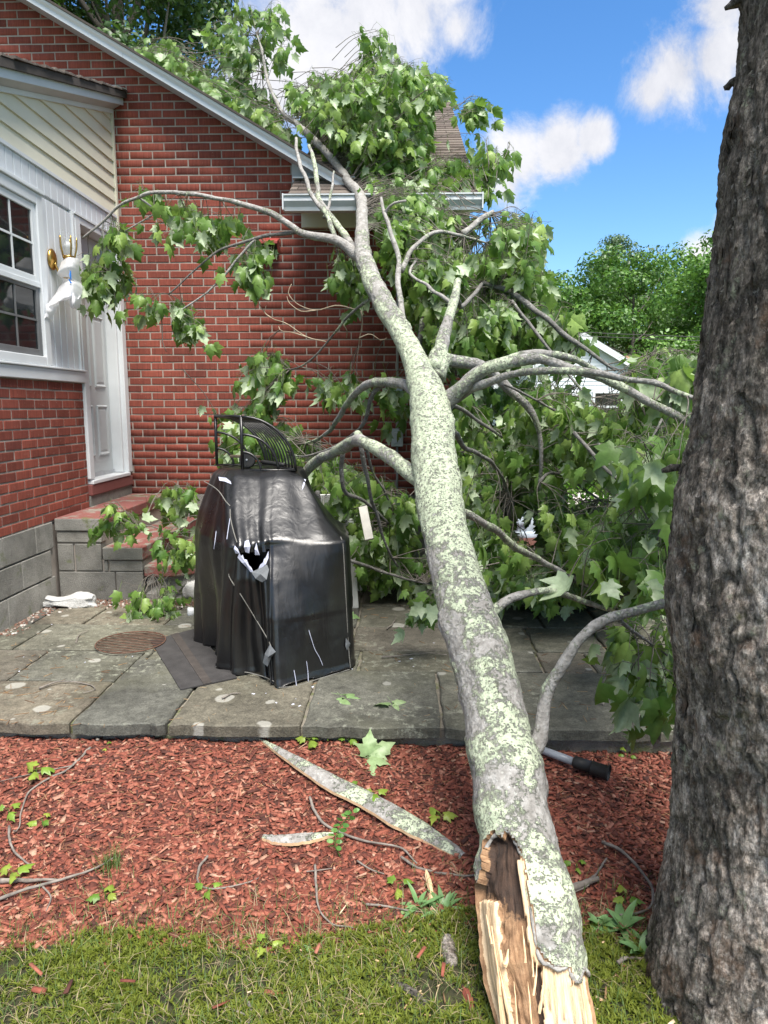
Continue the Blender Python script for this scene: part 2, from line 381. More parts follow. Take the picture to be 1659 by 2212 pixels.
# ---------------------------------------------------------------- patio of flagstones
PZ, PFY = .17, 2.99
X0P, X1P = -2.56, 2.9
pb = MB()
for x0, x1 in ((X0P, -.4), (-.4, 1.4), (1.4, X1P)): pass
pb.box(X0P - .6, X1P - .02, PFY + .035, 7.2, -.05, PZ - .018)
patio = tag(pb.build('patio', M_JOINT), kind='structure')
def yr(py): return float(PG(800, py, PZ)[1])
def xj(px, py): return float(PG(px, py, PZ)[0])
Y = {k: yr(k) for k in (1476, 1449, 1429, 1409, 1404, 1353, 1308, 1276, 1240, 1205)}
J1, J2, J3, J4, J5 = xj(153, 1560), xj(365, 1560), xj(655, 1555), xj(955, 1555), xj(1400, 1548)
stones = [(-3.2, J1, PFY, Y[1476]), (J1, J2, PFY, Y[1429]), (J2, J3, PFY, Y[1449]), (J3, J4, PFY, Y[1449]), (J4, J5, PFY, Y[1449]), (J5, 1.78, PFY, Y[1449]), (1.78, X1P, PFY, Y[1449]),
          (-3.2, xj(40, 1450), Y[1476], Y[1409]), (xj(40, 1450), J1, Y[1476], Y[1409]), (J1, xj(335, 1405), Y[1429], Y[1409]), (-3.2, -2.3, Y[1409], Y[1353]), (-2.3, xj(430, 1380), Y[1409], Y[1353]),
          (xj(335, 1405), J2, Y[1429], Y[1409]), (J2, xj(520, 1430), Y[1449], Y[1404]), (xj(520, 1430), xj(777, 1425), Y[1449], Y[1404]),
          (xj(777, 1425), xj(1060, 1425), Y[1449], Y[1404]), (xj(1060, 1425), xj(1176, 1449), Y[1449], Y[1373 if 1373 in Y else 1404]), (xj(1176, 1449), 1.05, Y[1449], Y[1404]), (1.05, 1.9, Y[1449], Y[1404]), (1.9, X1P, Y[1449], Y[1404]),
          (xj(430, 1380), xj(560, 1380), Y[1404], Y[1353]), (xj(560, 1380), xj(768, 1353), Y[1404], Y[1353]), (xj(768, 1353), xj(1000, 1353), Y[1404], Y[1353]), (xj(1000, 1353), xj(1150, 1390), Y[1404], Y[1353]), (xj(1150, 1390), xj(1300, 1390), Y[1404], Y[1353]), (xj(1300, 1390), 1.8, Y[1404], Y[1353]), (1.8, X1P, Y[1404], Y[1353])]
def rows(py0, py1, cuts):
    for a, b in zip(cuts[:-1], cuts[1:]): stones.append((a, b, Y[py0], Y[py1]))
rows(1353, 1308, [-3.2, xj(80, 1340), xj(205, 1330), xj(375, 1330), xj(560, 1330), xj(776, 1330), xj(960, 1330), xj(1160, 1330), xj(1280, 1330), 1.9, X1P])
rows(1308, 1276, [-2.6, xj(240, 1290), xj(410, 1290), xj(600, 1290), xj(783, 1290), xj(1000, 1290), xj(1140, 1290), 1.35, 2.1, X1P])
rows(1276, 1240, [-2.6, -1.6, -1.05, -.3, .35, .95, 1.6, 2.3, X1P])
rows(1240, 1205, [-2.6, -1.9, -1.2, -.6, .1, .8, 1.5, 2.2, X1P])
YL = Y[1205]
for a, b in zip([-1.5, -.8, -.1, .6, 1.3, 2.1], [-.8, -.1, .6, 1.3, 2.1, X1P]): stones.append((a, b, YL, 7.1))
for x0, x1, y0, y1 in stones:
    g = .009; n = 11 if y0 == PFY else 7; j = lambda: rng.uniform(-.005, .005)
    front = y0 == PFY
    e = []                                       # slightly wandering edges
    for k in range(n): e.append((x0 + g + (x1 - x0 - 2 * g) * k / n + j() * .6, y0 + (0 if front else g) + j() * (2.6 if front else 1)))
    for k in range(n): e.append((x1 - g + j(), y0 + g + (y1 - y0 - 2 * g) * k / n))
    for k in range(n): e.append((x1 - g - (x1 - x0 - 2 * g) * k / n, y1 - g + j()))
    for k in range(n): e.append((x0 + g + j(), y1 - g - (y1 - y0 - 2 * g) * k / n))
    dz = rng.uniform(-.003, .004); tx, ty = rng.uniform(-.003, .003, 2); cx, cy = (x0 + x1) / 2, (y0 + y1) / 2
    zt = lambda p: PZ + dz + tx * (p[0] - cx) + ty * (p[1] - cy)
    e = np.array(e); c = e.mean(0); q = e + (c - e) / np.linalg.norm(c - e, axis=1)[:, None] * .007
    v = [(p[0], p[1], PZ - .052) for p in e] + [(p[0], p[1], zt(p) - .006) for p in e] + [(p[0], p[1], zt(p)) for p in q]; N = len(e)
    f = [(r * N + i, r * N + (i + 1) % N, (r + 1) * N + (i + 1) % N, (r + 1) * N + i) for r in (0, 1) for i in range(N)] + [tuple(range(2 * N, 3 * N))]
    v = [(p[0] - cx, p[1] - cy, p[2] - PZ) for p in v]
    me = bpy.data.meshes.new('flagstone'); me.from_pydata(v, [], f); me.materials.append(M_FLAG)
    piece('flagstone', me, (cx, cy, PZ), patio)
# rough footing stones and mortar below the front edge
for k in range(24):
    x = -3.1 + k * .25; wd = .25
    b = MB(); v = []; n = 6
    for zz in (-.06, PZ - .056):
        for i in range(n + 1): v.append((x + .004 + (wd - .008) * i / n, PFY + .062 + rng.uniform(-.022, .022) + (0 if zz > 0 else .01), zz + rng.uniform(-.003, .003)))
    v += [(x + .004, PFY + .2, PZ - .058), (x + wd - .004, PFY + .2, PZ - .058)]
    f = [(i, i + 1, n + 2 + i, n + 1 + i) for i in range(n)]
    f.append(tuple(list(range(n + 1, 2 * n + 2)) + [2 * n + 3, 2 * n + 2]))
    b.add(v, f); b.build('footing_stone', M_FOOT, patio)

# ---------------------------------------------------------------- brick house
GY, PXX = 6.6, -2.56
FZ = .77                                   # top of the foundation
house = thing('brick_house', 'red brick house with white trim, side porch, panelled door and shingled roof', 'house', (-2.56, 6.6, 0))
RS = .5747
def rake_z(x): return 3.546 - RS * (x + .717)     # line where soffit and wall meet
HR = .55
g = MB()
g.prism([(-8, FZ), (HR, FZ), (HR, 3.40), (-.70, 3.5), (-.95, rake_z(-.95) + .01), (-6.2, rake_z(-6.2) + .01), (-8, 5.6)], 1, GY + .0025, GY + .2)
gable = g.build('gable_wall', M_MORTAR, house)
# bricks: those of the porch and the least hidden ones of the gable are parts, the rest is joined
BL, BH, BD = .1935, .0572, .055
def brick_mesh(seed, length=BL):
    r = np.random.default_rng(seed); hx, hz = length / 2, BH / 2; v = []
    for y, s in ((0, .0035), (.004, 0)):
        for sx, sz in ((-1, -1), (1, -1), (1, 1), (-1, 1)):
            v.append((sx * (hx - s) + r.uniform(-.0012, .0012), y + r.uniform(-.0006, .0006), sz * (hz - s) + r.uniform(-.0012, .0012)))
    v += [(sx * hx, BD, sz * hz) for sx, sz in ((-1, -1), (1, -1), (1, 1), (-1, 1))]
    f = [(0, 1, 2, 3)] + [(4 * l + (i + 1) % 4, 4 * l + i, 4 * l + 4 + i, 4 * l + 4 + (i + 1) % 4) for l in (0, 1) for i in range(4)]
    me = bpy.data.meshes.new('brick'); me.from_pydata(v, [], f); me.materials.append(M_BRICK); me.update(); return me
BM = [brick_mesh(k) for k in range(6)]
PITCHX, PITCHZ = .2045, .0677
cand = []                                   # (score, position, rotation z, length scale)
nrow = int((6.4 - FZ) / PITCHZ)
for r_ in range(nrow):
    z = FZ + .004 + BH / 2 + r_ * PITCHZ
    off = (0 if r_ % 2 else PITCHX / 2) + .006 * math.sin(r_ * 3.7)
    for k in range(-32, 20):
        a = k * PITCHX + off - 2.52 + .006; b = a + BL
        b = min(b, HR); hi = rake_z(b) + .01
        if b > -.80: hi = 3.36
        if z - BH / 2 > hi: b = min(b, -.717 + (3.546 - z + BH / 2) / RS) if b < -.80 else a
        if b - a < .03 or a < -6.2: continue
        if a < PXX - .02 and z < 3.9 - .3 * (PXX - a):
            if b < PXX + .03: continue
            a = PXX + .005
        x = (a + b) / 2; sx, sy = proj((x, GY, z))
        if sx < -40 or sy < -60: cand.append((-5, (x, GY - .002, z), 0.0, (b - a) / BL)); continue
        free = (250 < sx < 620 and 420 < sy < 900) + .5 * (sx < 560) + .4 * (620 < sx < 800 and 520 < sy < 900)
        cand.append((free + (b - a) + rng.uniform(0, .1), (x, GY - .002 + rng.uniform(-.0012, .0012), z), 0.0, (b - a) / BL))
pcand = []
for r_ in range(15):
    z = FZ + .004 + BH / 2 + r_ * PITCHZ - .013
    for k in range(0, 16):
        y0 = 3.3 + k * PITCHX + (PITCHX / 2 if r_ % 2 else 0); y1 = min(y0 + BL, 5.685)
        if y1 - y0 < .03: continue
        pcand.append(((PXX + .003 + rng.uniform(-.0015, .0015), (y0 + y1) / 2, z), R(90), (y1 - y0) / BL))
pwall = MB().box(-5.2, PXX - .0015, 3.2, 5.69, FZ - .02, 1.77).build('porch_wall', M_MORTAR, house)
seen_p = [c for c in pcand if proj(c[0])[0] > -30]
for pos, rz, s in seen_p:
    piece('brick', BM[rng.integers(6)], pos, pwall, (rng.normal(0, .005), rng.normal(0, .002), rz + rng.normal(0, .004)), (s, 1, 1))
cand.sort(key=lambda c: -c[0]); left = 300 - len(seen_p)
for sc_, pos, rz, s in cand[:left]:
    piece('brick', BM[rng.integers(6)], pos, gable, (rng.normal(0, .004), rng.normal(0, .0015), rng.normal(0, .003)), (s, 1, 1))
def joined_bricks(lst, parent):
    V, Fs = [], []; o = 0
    for pos, rz, s in lst:
        me = BM[rng.integers(6)]; v = np.array([q.co[:] for q in me.vertices]) * (s, 1, 1); c, sn = math.cos(rz), math.sin(rz)
        V.append(np.c_[v[:, 0] * c - v[:, 1] * sn, v[:, 0] * sn + v[:, 1] * c, v[:, 2]] + pos)
        Fs.append(np.array([p.vertices[:] for p in me.polygons]) + o); o += len(v)
    fast_obj('brick_courses', np.concatenate(V), np.concatenate(Fs), M_BRICK, parent, 'stuff')
side = [((HR + .009, GY + .1 + k * PITCHX + (PITCHX / 2 if r_ % 2 else 0), FZ + .03 + r_ * PITCHZ), R(90), 1.0) for r_ in range(40) for k in range(22)]
joined_bricks([(p, rz, s) for _, p, rz, s in cand[left:]], gable)
sw = MB().box(HR - .2, HR - .006, GY + .21, 11.2, FZ, 3.5).build('side_wall', M_MORTAR, house); joined_bricks(side, sw)
hid = [c for c in pcand if proj(c[0])[0] <= -30]
if hid: joined_bricks(hid, pwall)
fb = MB().box(-2.5, HR + .01, GY - .02, GY + .25, .02, FZ - .003); fb.box(HR - .2, HR + .01, GY + .252, 11.2, .02, FZ - .003)
fb.build('foundation', M_FOUND, house)
# foundation blocks of the porch
pf = MB().box(-5.2, PXX - .012, 3.2, 6.55, .0, FZ - .022).build('porch_foundation', M_MORTAR, house)
for r_ in range(3):
    z0 = .165 + r_ * .2
    for k in range(-1, 9):
        y0 = 3.2 + k * .405 + (.2 if r_ % 2 else 0) - .02; y1 = min(y0 + .395, 5.04 if True else 9); y0 = max(y0, 3.2)
        if y1 - y0 < .05: continue
        b = MB().box(PXX - .1, PXX + .012 + rng.uniform(-.002, .002), y0, y1, z0, z0 + .189); b.build('block', M_BLOCK, pf, .005)
# rake of the gable: soffit, fascia, crown and shingle edge
def rake_part(name, prof, m, x0=-8.0, x1=-.44, parent=house):
    # prof: (y, dz) points of the cross section, lofted along the slope
    n = len(prof); v = [(x, GY + y, rake_z(x) + dz) for x in (x0, x1) for y, dz in prof]
    f = [(i, (i + 1) % n, n + (i + 1) % n, n + i) for i in range(n)] + [tuple(range(n - 1, -1, -1)), tuple(range(n, 2 * n))]
    return mesh_obj(name, v, f, m, parent)
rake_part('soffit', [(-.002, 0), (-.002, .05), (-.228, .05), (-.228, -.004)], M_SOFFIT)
rake_part('rake_board', [(-.2285, -.012), (-.2285, .062), (-.246, .062), (-.246, -.016)], M_FASCIA)
rake_part('rake_moulding', [(-.2465, .022), (-.2465, .066), (-.268, .066), (-.265, .045), (-.252, .03)], M_WHITE)
rake_part('shingle_edge', [(-.285, .067), (-.285, .086), (.1, .086), (.1, .067)], M_ROOFDECK, x1=-.42)
# board joints in the rake trim
for xj_ in (-2.35, -.9): rake_part('trim_joint', [(-.247, -.014), (-.247, .02), (-.2485, .02), (-.2485, -.014)], M_SOFFIT, xj_, xj_ + .006)
# roofs: the gable slope and the main slope meet in a valley
v = [(x, y, rake_z(x) + .09) for x in (-6.0, -.42) for y in (GY + .1, 11.1)]
mesh_obj('gable_roof', v, [(0, 1, 3, 2)], M_ROOFDECK, house)
EZ, EY, SL, RX, RYD = 3.31, 6.15, .5747, .60, 11.2
RL = -.95
def mz(y): return EZ + SL * (y - EY)
main_roof = mesh_obj('main_roof', [(x, y, mz(y) - d) for d in (.0, .06) for y in (EY, RYD) for x in (RL, RX)],
                     [(0, 1, 3, 2), (4, 6, 7, 5), (0, 4, 5, 1), (1, 5, 7, 3), (3, 7, 6, 2), (2, 6, 4, 0)], M_ROOFDECK, house)
def shingle(x0, x1, y, exp=.122):
    L = exp / math.hypot(1, SL) * 1.25; t = .012; zz = lambda yy: mz(yy) + .004
    j = rng.uniform(-.004, .004); x0 += .003; x1 -= .003
    v = [(x0, y + j, zz(y) + .008), (x1, y + j, zz(y) + .008), (x1, y + L, zz(y + L)), (x0, y + L, zz(y + L)), (x0, y + j, zz(y) + .008 + t), (x1, y + j, zz(y) + .008 + t), (x1, y + L, zz(y + L) + .004), (x0, y + L, zz(y + L) + .004)]
    return v, [(0, 1, 5, 4), (4, 5, 6, 7), (0, 4, 7, 3), (1, 2, 6, 5)]
sb = MB(); dy = .122 / math.hypot(1, SL); row = 0; yy = EY - .02; cnt = 0
while yy < RYD - .1:
    x = RX + .012 - (.0 if row % 2 else .15)
    tabs = [(x, RX + .012)] if not row % 2 else []
    while x > RL + .02: tabs.append((max(x - .3, RL), x)); x -= .3
    for a, b in tabs:
        vis = b > .15 or (row < 4 and b < -.35)
        v_, f_ = shingle(a, b, yy)
        if vis and cnt < 290: mesh_obj('shingle', v_, f_, M_SHINGLE, main_roof); cnt += 1
        else: sb.add(v_, f_)
    yy += dy; row += 1
sb.build('shingle_courses', M_SHINGLE, main_roof, kind='stuff')
MB().box(RL, RX + .02, RYD - .12, RYD + .14, mz(RYD) - .08, mz(RYD) + .03).build('ridge_cap', M_SHINGLE, house, .02)
mesh_obj('roof_edge_trim', [(RX + o, y, mz(y) + d) for y in (EY, RYD) for o in (.0, .016) for d in (-.15, -.005)], [(0, 1, 3, 2), (4, 6, 7, 5), (0, 4, 5, 1), (1, 5, 7, 3), (3, 7, 6, 2), (2, 6, 4, 0)], M_SOFFIT, house)
# gutter (K profile), soffit box and frieze board under the main eave
GD = -.15
gp = [(6.02, 3.435), (6.02, 3.425), (6.035, 3.42), (6.03, 3.385), (6.06, 3.345), (6.065, 3.315), (6.14, 3.315), (6.14, 3.43), (6.13, 3.43), (6.13, 3.326), (6.075, 3.326), (6.07, 3.35), (6.042, 3.39), (6.045, 3.425), (6.035, 3.437)]
gp = [(a, b + GD) for a, b in gp]
MB().prism(gp, 0, RL - .02, RX + .03).build('gutter', M_GUTTER, house)
cp_ = [(6.021, 3.29), (6.021, 3.166), (6.139, 3.166), (6.139, 3.29)]
MB().prism(cp_, 0, RL - .032, RL - .021).prism(cp_, 0, RX + .031, RX + .042).build('gutter_cap', M_GUTTER, house)
MB().box(RL + .02, RX - .01, 6.142, 6.165, 3.18, 3.30).build('eave_fascia', M_WHITE, house)
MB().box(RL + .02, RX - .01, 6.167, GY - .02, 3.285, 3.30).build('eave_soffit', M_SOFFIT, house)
MB().box(-.90, HR + .03, GY - .055, GY - .014, 3.15, 3.283).build('frieze_board', M_CREAM, house, .004)
# small return panel and flashing under the lower end of the rake
mesh_obj('return_panel', [(-.98, GY - .03, 3.53), (-.60, GY - .03, 3.53), (-.60, GY - .03, 3.54), (-.98, GY - .03, rake_z(-.98)), (-.98, GY, 3.53), (-.60, GY, 3.53), (-.60, GY, 3.54), (-.98, GY, rake_z(-.98))],
         [(0, 1, 2, 3), (4, 7, 6, 5), (0, 3, 7, 4), (0, 4, 5, 1), (3, 2, 6, 7)], M_SOFFIT, house)
MB().bar((-.96, GY - .10, 3.545), (-.42, GY - .10, 3.545), .07, .012).build('return_flashing', M_WHITE, house)

# ---------------------------------------------------------------- porch
def rake_p(y): return 3.575 + .312 * (y - 4.762)          # lower edge of the porch's sloping trim
pc = MB().prism([(3.25, 1.77), (5.62, 1.77), (5.62, 3.06), (6.57, 3.06), (6.57, rake_p(6.57)), (3.25, rake_p(3.25))], 0, -5.1, PXX - .02)
pcore = pc.build('porch_frame', M_VINYL, house)
z = 3.262
while z < 4.15:
    z1 = z + .113; ya = 4.762 + (z - 3.575) / .312; yb = 4.762 + (z1 - 3.575) / .312
    y0, y1_ = max(3.25, ya), max(3.25, yb)
    if y0 < 6.5:
        zt = z1 + .006
        pts = [(y0, z), (6.545, z), (6.545, min(zt, rake_p(6.545))), (min(y1_, 6.545), min(zt, rake_p(6.545)))]
        v = []
        for (yq, zq) in pts: v.append((PXX + .001 + .017 * (1 - (zq - z) / .119), yq, zq))
        for (yq, zq) in pts: v.append((PXX - .018, yq, zq))
        mesh_obj('siding_board', v, [(0, 1, 2, 3), (0, 4, 5, 1), (1, 5, 6, 2), (3, 2, 6, 7), (0, 3, 7, 4)], M_CREAM, house)
    z = z1
MB().box(PXX - .015, PXX + .026, 6.548, 6.582, 3.06, rake_p(6.58)).build('corner_channel', M_CREAM, house)
MB().box(PXX - .015, PXX + .022, 3.25, 6.546, 3.238, 3.261).build('siding_starter', M_WHITE, house)
def grooved(y0, y1, z0, z1, wd=.098):
    y = y0
    while y < y1 - .012:
        a, b = y + .004, min(y + wd, y1) - .004
        MB().box(PXX - .019, PXX + .006, a, b, z0, z1).build('panel_board', M_VINYL, house, .004); y += wd
grooved(3.3, 6.53, 3.075, 3.236)
grooved(5.175, 5.66, 1.86, 3.05)
MB().box(PXX - .019, PXX + .02, 5.662, 5.684, 1.86, 3.072).build('panel_edge', M_WHITE, house)
MB().box(PXX - .019, PXX + .03, 3.25, 5.70, 1.772, 1.856).build('wall_cap', M_WHITE, house, .006)
MB().box(PXX - .019, PXX + .045, 3.25, 5.702, 1.857, 1.872).build('wall_cap_lip', M_WHITE, house, .004)
# sloping rake trim and shingles of the porch roof
def porch_rake(name, prof, m):
    n = len(prof); v = [(PXX + x, y, rake_p(y) + dz) for y in (3.1, 6.575) for x, dz in prof]
    f = [(i, (i + 1) % n, n + (i + 1) % n, n + i) for i in range(n)] + [tuple(range(n - 1, -1, -1)), tuple(range(n, 2 * n))]
    return mesh_obj(name, v, f, m, house)
porch_rake('porch_trim', [(-.018, -.022), (.028, -.022), (.028, .012), (-.018, .012)], M_WHITE)
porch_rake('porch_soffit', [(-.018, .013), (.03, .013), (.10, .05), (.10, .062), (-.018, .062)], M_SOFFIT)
porch_rake('porch_fascia', [(.101, .043), (.118, .043), (.118, .135), (.101, .135)], M_FASCIA)
porch_rake('porch_moulding', [(.1185, .1), (.137, .108), (.137, .15), (.1185, .15)], M_WHITE)
mesh_obj('porch_roof', [(x, y, rake_p(y) + d) for d in (.152, .1) for y in (3.05, 6.59) for x in (-5.2, PXX + .145)], [(0, 1, 3, 2), (4, 6, 7, 5), (0, 4, 5, 1), (1, 5, 7, 3), (3, 7, 6, 2), (2, 6, 4, 0)], M_ROOFDECK, house)
for k in range(26):
    y0 = 3.05 + k * .136; dx = rng.uniform(-.012, .012); t = rng.uniform(.012, .02)
    v = [(x, y, rake_p(y) + .155 + dz) for x in (-3.4, PXX + .155 + dx) for y, dz in ((y0, .006), (min(y0 + .15, 6.59), .0), (min(y0 + .15, 6.59), .006), (y0, .006 + t))]
    mesh_obj('porch_shingle', v, [(0, 1, 5, 4), (3, 2, 6, 7), (0, 4, 7, 3), (4, 5, 6, 7)], M_SHINGLE, house)
for k in range(7):
    MB().bar((PXX + .13 - .02 * k, 6.50 + rng.uniform(-.05, .05), rake_p(6.5) + .18), (PXX + .05 - .02 * k, 6.58, rake_p(6.5) + .215 + rng.uniform(0, .02)), .09, .006).build('step_flashing', M_STEELBOX, house)
# window: double hung, right-hand stile in view
win = MB().box(PXX - .02, PXX + .034, 5.085, 5.165, 1.874, 3.04).box(PXX - .02, PXX + .034, 3.62, 5.084, 2.965, 3.04)
win.box(PXX - .02, PXX + .034, 3.62, 5.084, 1.874, 1.935)
window = win.build('window', M_WHITE, house, .005)
MB().box(PXX - .02, PXX + .05, 3.6, 5.17, 3.042, 3.068).build('window_head', M_WHITE, window, .004)
def sash(name, y0, y1, z0, z1, x, fr, m):
    b = MB().box(x - .02, x, y0, y0 + fr, z0, z1).box(x - .02, x, y1 - fr, y1, z0, z1).box(x - .02, x - .0005, y0 + fr, y1 - fr, z1 - fr, z1).box(x - .02, x - .0005, y0 + fr, y1 - fr, z0, z0 + fr)
    b.build(name, m, window, .003)
    ny, nz = 5, 2; Y0, Y1, Z0, Z1 = y0 + fr, y1 - fr, z0 + fr, z1 - fr
    for i in range(ny):
        for j in range(nz):
            a, c = Y0 + (Y1 - Y0) * i / ny, Y0 + (Y1 - Y0) * (i + 1) / ny; p, q = Z0 + (Z1 - Z0) * j / nz, Z0 + (Z1 - Z0) * (j + 1) / nz
            MB().box(x - .016, x - .013, a, c, p, q).build('pane', M_GLASS, window)
    mb = MB()
    for i in range(1, ny): yq = Y0 + (Y1 - Y0) * i / ny; mb.box(x - .0128, x - .006, yq - .007, yq + .007, Z0, Z1)
    for j in range(1, nz): zq = Z0 + (Z1 - Z0) * j / nz; mb.box(x - .0126, x - .0055, Y0, Y1, zq - .007, zq + .007)
    mb.build('muntin', m, window)
sash('upper_sash', 3.66, 5.08, 2.43, 2.962, PXX + .02, .05, M_WHITE)
sash('lower_sash', 3.66, 5.08, 1.937, 2.428, PXX + .012, .045, simple('dark_screen_frame', (.13, .135, .14), .5, .1))
MB().box(PXX - .01, PXX + .026, 3.66, 5.08, 2.405, 2.44).build('meeting_rail', M_WHITE, window, .003)
# door with six raised panels, recessed between white jambs
DX = PXX - .10
door = MB().box(DX - .04, DX, 5.79, 6.45, 1.005, 3.0).build('door', M_DOOR, house)
for (a, b) in ((5.86, 6.08), (6.16, 6.38)):
    for (p, q) in ((1.16, 1.60), (1.75, 2.36), (2.5, 2.86)):
        b_ = MB()
        v = [(DX + .001, a, p), (DX + .001, b, p), (DX + .001, b, q), (DX + .001, a, q)]
        v += [(DX + .014, a + .012, p + .012), (DX + .014, b - .012, p + .012), (DX + .014, b - .012, q - .012), (DX + .014, a + .012, q - .012)]
        v += [(DX + .002, a + .03, p + .03), (DX + .002, b - .03, p + .03), (DX + .002, b - .03, q - .03), (DX + .002, a + .03, q - .03)]
        v += [(DX + .008, a + .05, p + .05), (DX + .008, b - .05, p + .05), (DX + .008, b - .05, q - .05), (DX + .008, a + .05, q - .05)]
        f = [(4 * l + i, 4 * l + (i + 1) % 4, 4 * l + 4 + (i + 1) % 4, 4 * l + 4 + i) for l in range(3) for i in range(4)] + [(12, 13, 14, 15)]
        b_.add(v, f).build('door_panel', M_DOOR, door)
MB().box(DX + .0, DX + .012, 5.785, 6.455, .985, 1.02).build('door_sweep', M_STEELBOX, door)
mesh_obj('door_knob', *(lambda t: (t[0], t[1]))(tube_arrays([(DX + .0, 5.85, 2.0), (DX + .03, 5.85, 2.0), (DX + .05, 5.85, 2.0), (DX + .065, 5.85, 2.0)], [.012, .012, .028, .02], 12)), M_BRASS, door)
MB().box(DX - .05, PXX + .022, 5.70, 5.785, 1.0, 3.06).build('door_jamb', M_WHITE, house, .006)
MB().box(DX - .05, PXX - .01, 6.46, 6.52, .99, 3.06).box(PXX - .06, PXX + .03, 6.50, 6.588, .985, 3.06).build('door_jamb', M_WHITE, house, .006)
MB().box(DX - .05, PXX + .02, 5.786, 6.52, 3.005, 3.058).build('door_head', M_WHITE, house, .005)
MB().box(PXX - .019, PXX + .03, 5.686, 6.54, 3.0595, 3.0745).build('head_flashing', M_WHITE, house)
MB().box(DX - .06, PXX + .035, 5.72, 6.52, .955, .986).build('door_sill', M_WHITE, house, .005)
MB().box(DX - .2, PXX + .028, 5.70, 6.585, .862, .953).build('red_sill', M_REDSILL, house, .008)
MB().box(DX - .2, PXX + .012, 5.70, 6.585, .60, .861).build('riser_block', M_STEPSIDE, house)

# ---------------------------------------------------------------- steps
steps = thing('concrete_steps', 'worn red painted concrete steps on grey blocks below the white door', 'steps', (-2.1, 5.8, PZ))
SY = 5.05
def slab(x0, x1, z0, z1, nm, y1=6.57):
    n = 10; top = []; side_ = []
    b = MB().box(x0, x1, SY, y1, z0, z1); o = b.build(nm, M_STEPTOP, steps, .008); o.data.materials.append(M_STEPSIDE); o.data.polygons[2].material_index = 1; return o
slab(-2.54, -2.20, .685, .78, 'landing_slab'); slab(-2.198, -1.90, .47, .565, 'tread_slab')
# lowest tread with a broken round corner
n = 12; poly = [(-1.898, SY), (-1.72, SY + .0)] + [(-1.72 + .2 * math.sin(t), SY + .24 - .24 * math.cos(t)) for t in np.linspace(.2, math.pi / 2, n)] + [(-1.52, 6.57), (-1.898, 6.57)]
MB().prism(poly, 2, .345, .43).build('tread_slab', M_STEPTOP, steps, .01)
pts = []; v = []; f = []
for i, t in enumerate(np.linspace(0, 1, 26)):
    p = catmull([(-1.89, SY + .03), (-1.72, SY + .035), (-1.60, SY + .1), (-1.545, SY + .28), (-1.55, 6.5)], 26)[i]
    for k, zz in enumerate((.165, .21, .27, .31, .344)): v.append((p[0] + rng.normal(0, .008), p[1] + rng.normal(0, .012), zz))
f = [(i * 5 + k, (i + 1) * 5 + k, (i + 1) * 5 + k + 1, i * 5 + k + 1) for i in range(25) for k in range(4)]
mesh_obj('rough_base', v, f, M_STEPSIDE, steps)
MB().box(-2.54, -2.215, SY + .03, 6.57, PZ - .02, .683).box(-2.214, -1.915, SY + .03, 6.57, PZ - .02, .468).build('step_core', M_MORTAR, steps)
for x0, x1, z0, z1 in ((-2.535, -2.205, .60, .682), (-2.535, -2.42, .388, .588), (-2.405, -2.212, .388, .588), (-2.195, -2.17, .385, .465), (-2.155, -1.91, .385, .465), (-2.535, -2.12, .165, .378), (-2.11, -1.91, .165, .378)):
    MB().box(x0, x1, SY + .012, SY + .1, z0, z1).build('block', M_BLOCK, steps, .005)

# ---------------------------------------------------------------- fittings on the gable wall
ebx = thing('electrical_conduit', 'thin grey electrical conduit running up the brick wall with switch and outlet boxes', 'conduit', (-.05, 6.58, 1.2))
cx_ = float(PY(858, 858, 6.56)[0])
for z0, z1 in ((.72, 1.22), (1.39, 1.575), (1.77, 2.75)): MB().tube([(cx_, 6.565, z0), (cx_ + .001, 6.565, (z0 + z1) / 2), (cx_, 6.565, z1)], .011, 10).build('conduit_pipe', M_STEELBOX, ebx)
for zc, h in ((1.672, .195), (1.305, .165)):
    bx_ = MB().box(cx_ - .055, cx_ + .055, 6.53, 6.585, zc - h / 2, zc + h / 2).build('switch_box' if h > .18 else 'outlet_box', M_STEELBOX, ebx, .006)
    if h > .18:
        MB().box(cx_ - .018, cx_ + .018, 6.515, 6.529, zc - .045, zc + .03).build('switch_plate', M_STEELBOX, bx_, .004)
        MB().bar((cx_, 6.505, zc - .01), (cx_, 6.50, zc + .045), .012, .012).build('toggle', M_SOFFIT, bx_, .002)
    else: MB().box(cx_ - .035, cx_ + .035, 6.518, 6.529, zc - .05, zc + .05).build('cover_flap', M_SOFFIT, bx_, .006)
vc = PY(570, 525, 6.5)
vent = thing('vent_hood', 'small red metal vent hood on the brick wall beneath the roof', 'vent', (vc[0], 6.55, vc[2]))
x, z = vc[0], vc[2]
MB().prism([(6.575, z + .06), (6.43, z + .005), (6.43, z - .02), (6.575, z + .045)], 0, x - .13, x + .13).build('hood', M_VENT, vent, .003)
MB().prism([(6.575, z + .03), (6.46, z - .003), (6.50, z - .07), (6.575, z - .075)], 0, x - .125, x - .118).prism([(6.575, z + .03), (6.46, z - .003), (6.50, z - .07), (6.575, z - .075)], 0, x + .118, x + .125).build('side_plate', M_VENT, vent)
MB().box(x - .12, x + .12, 6.568, 6.586, z - .08, z + .03).build('back_plate', M_RUBBER, vent)
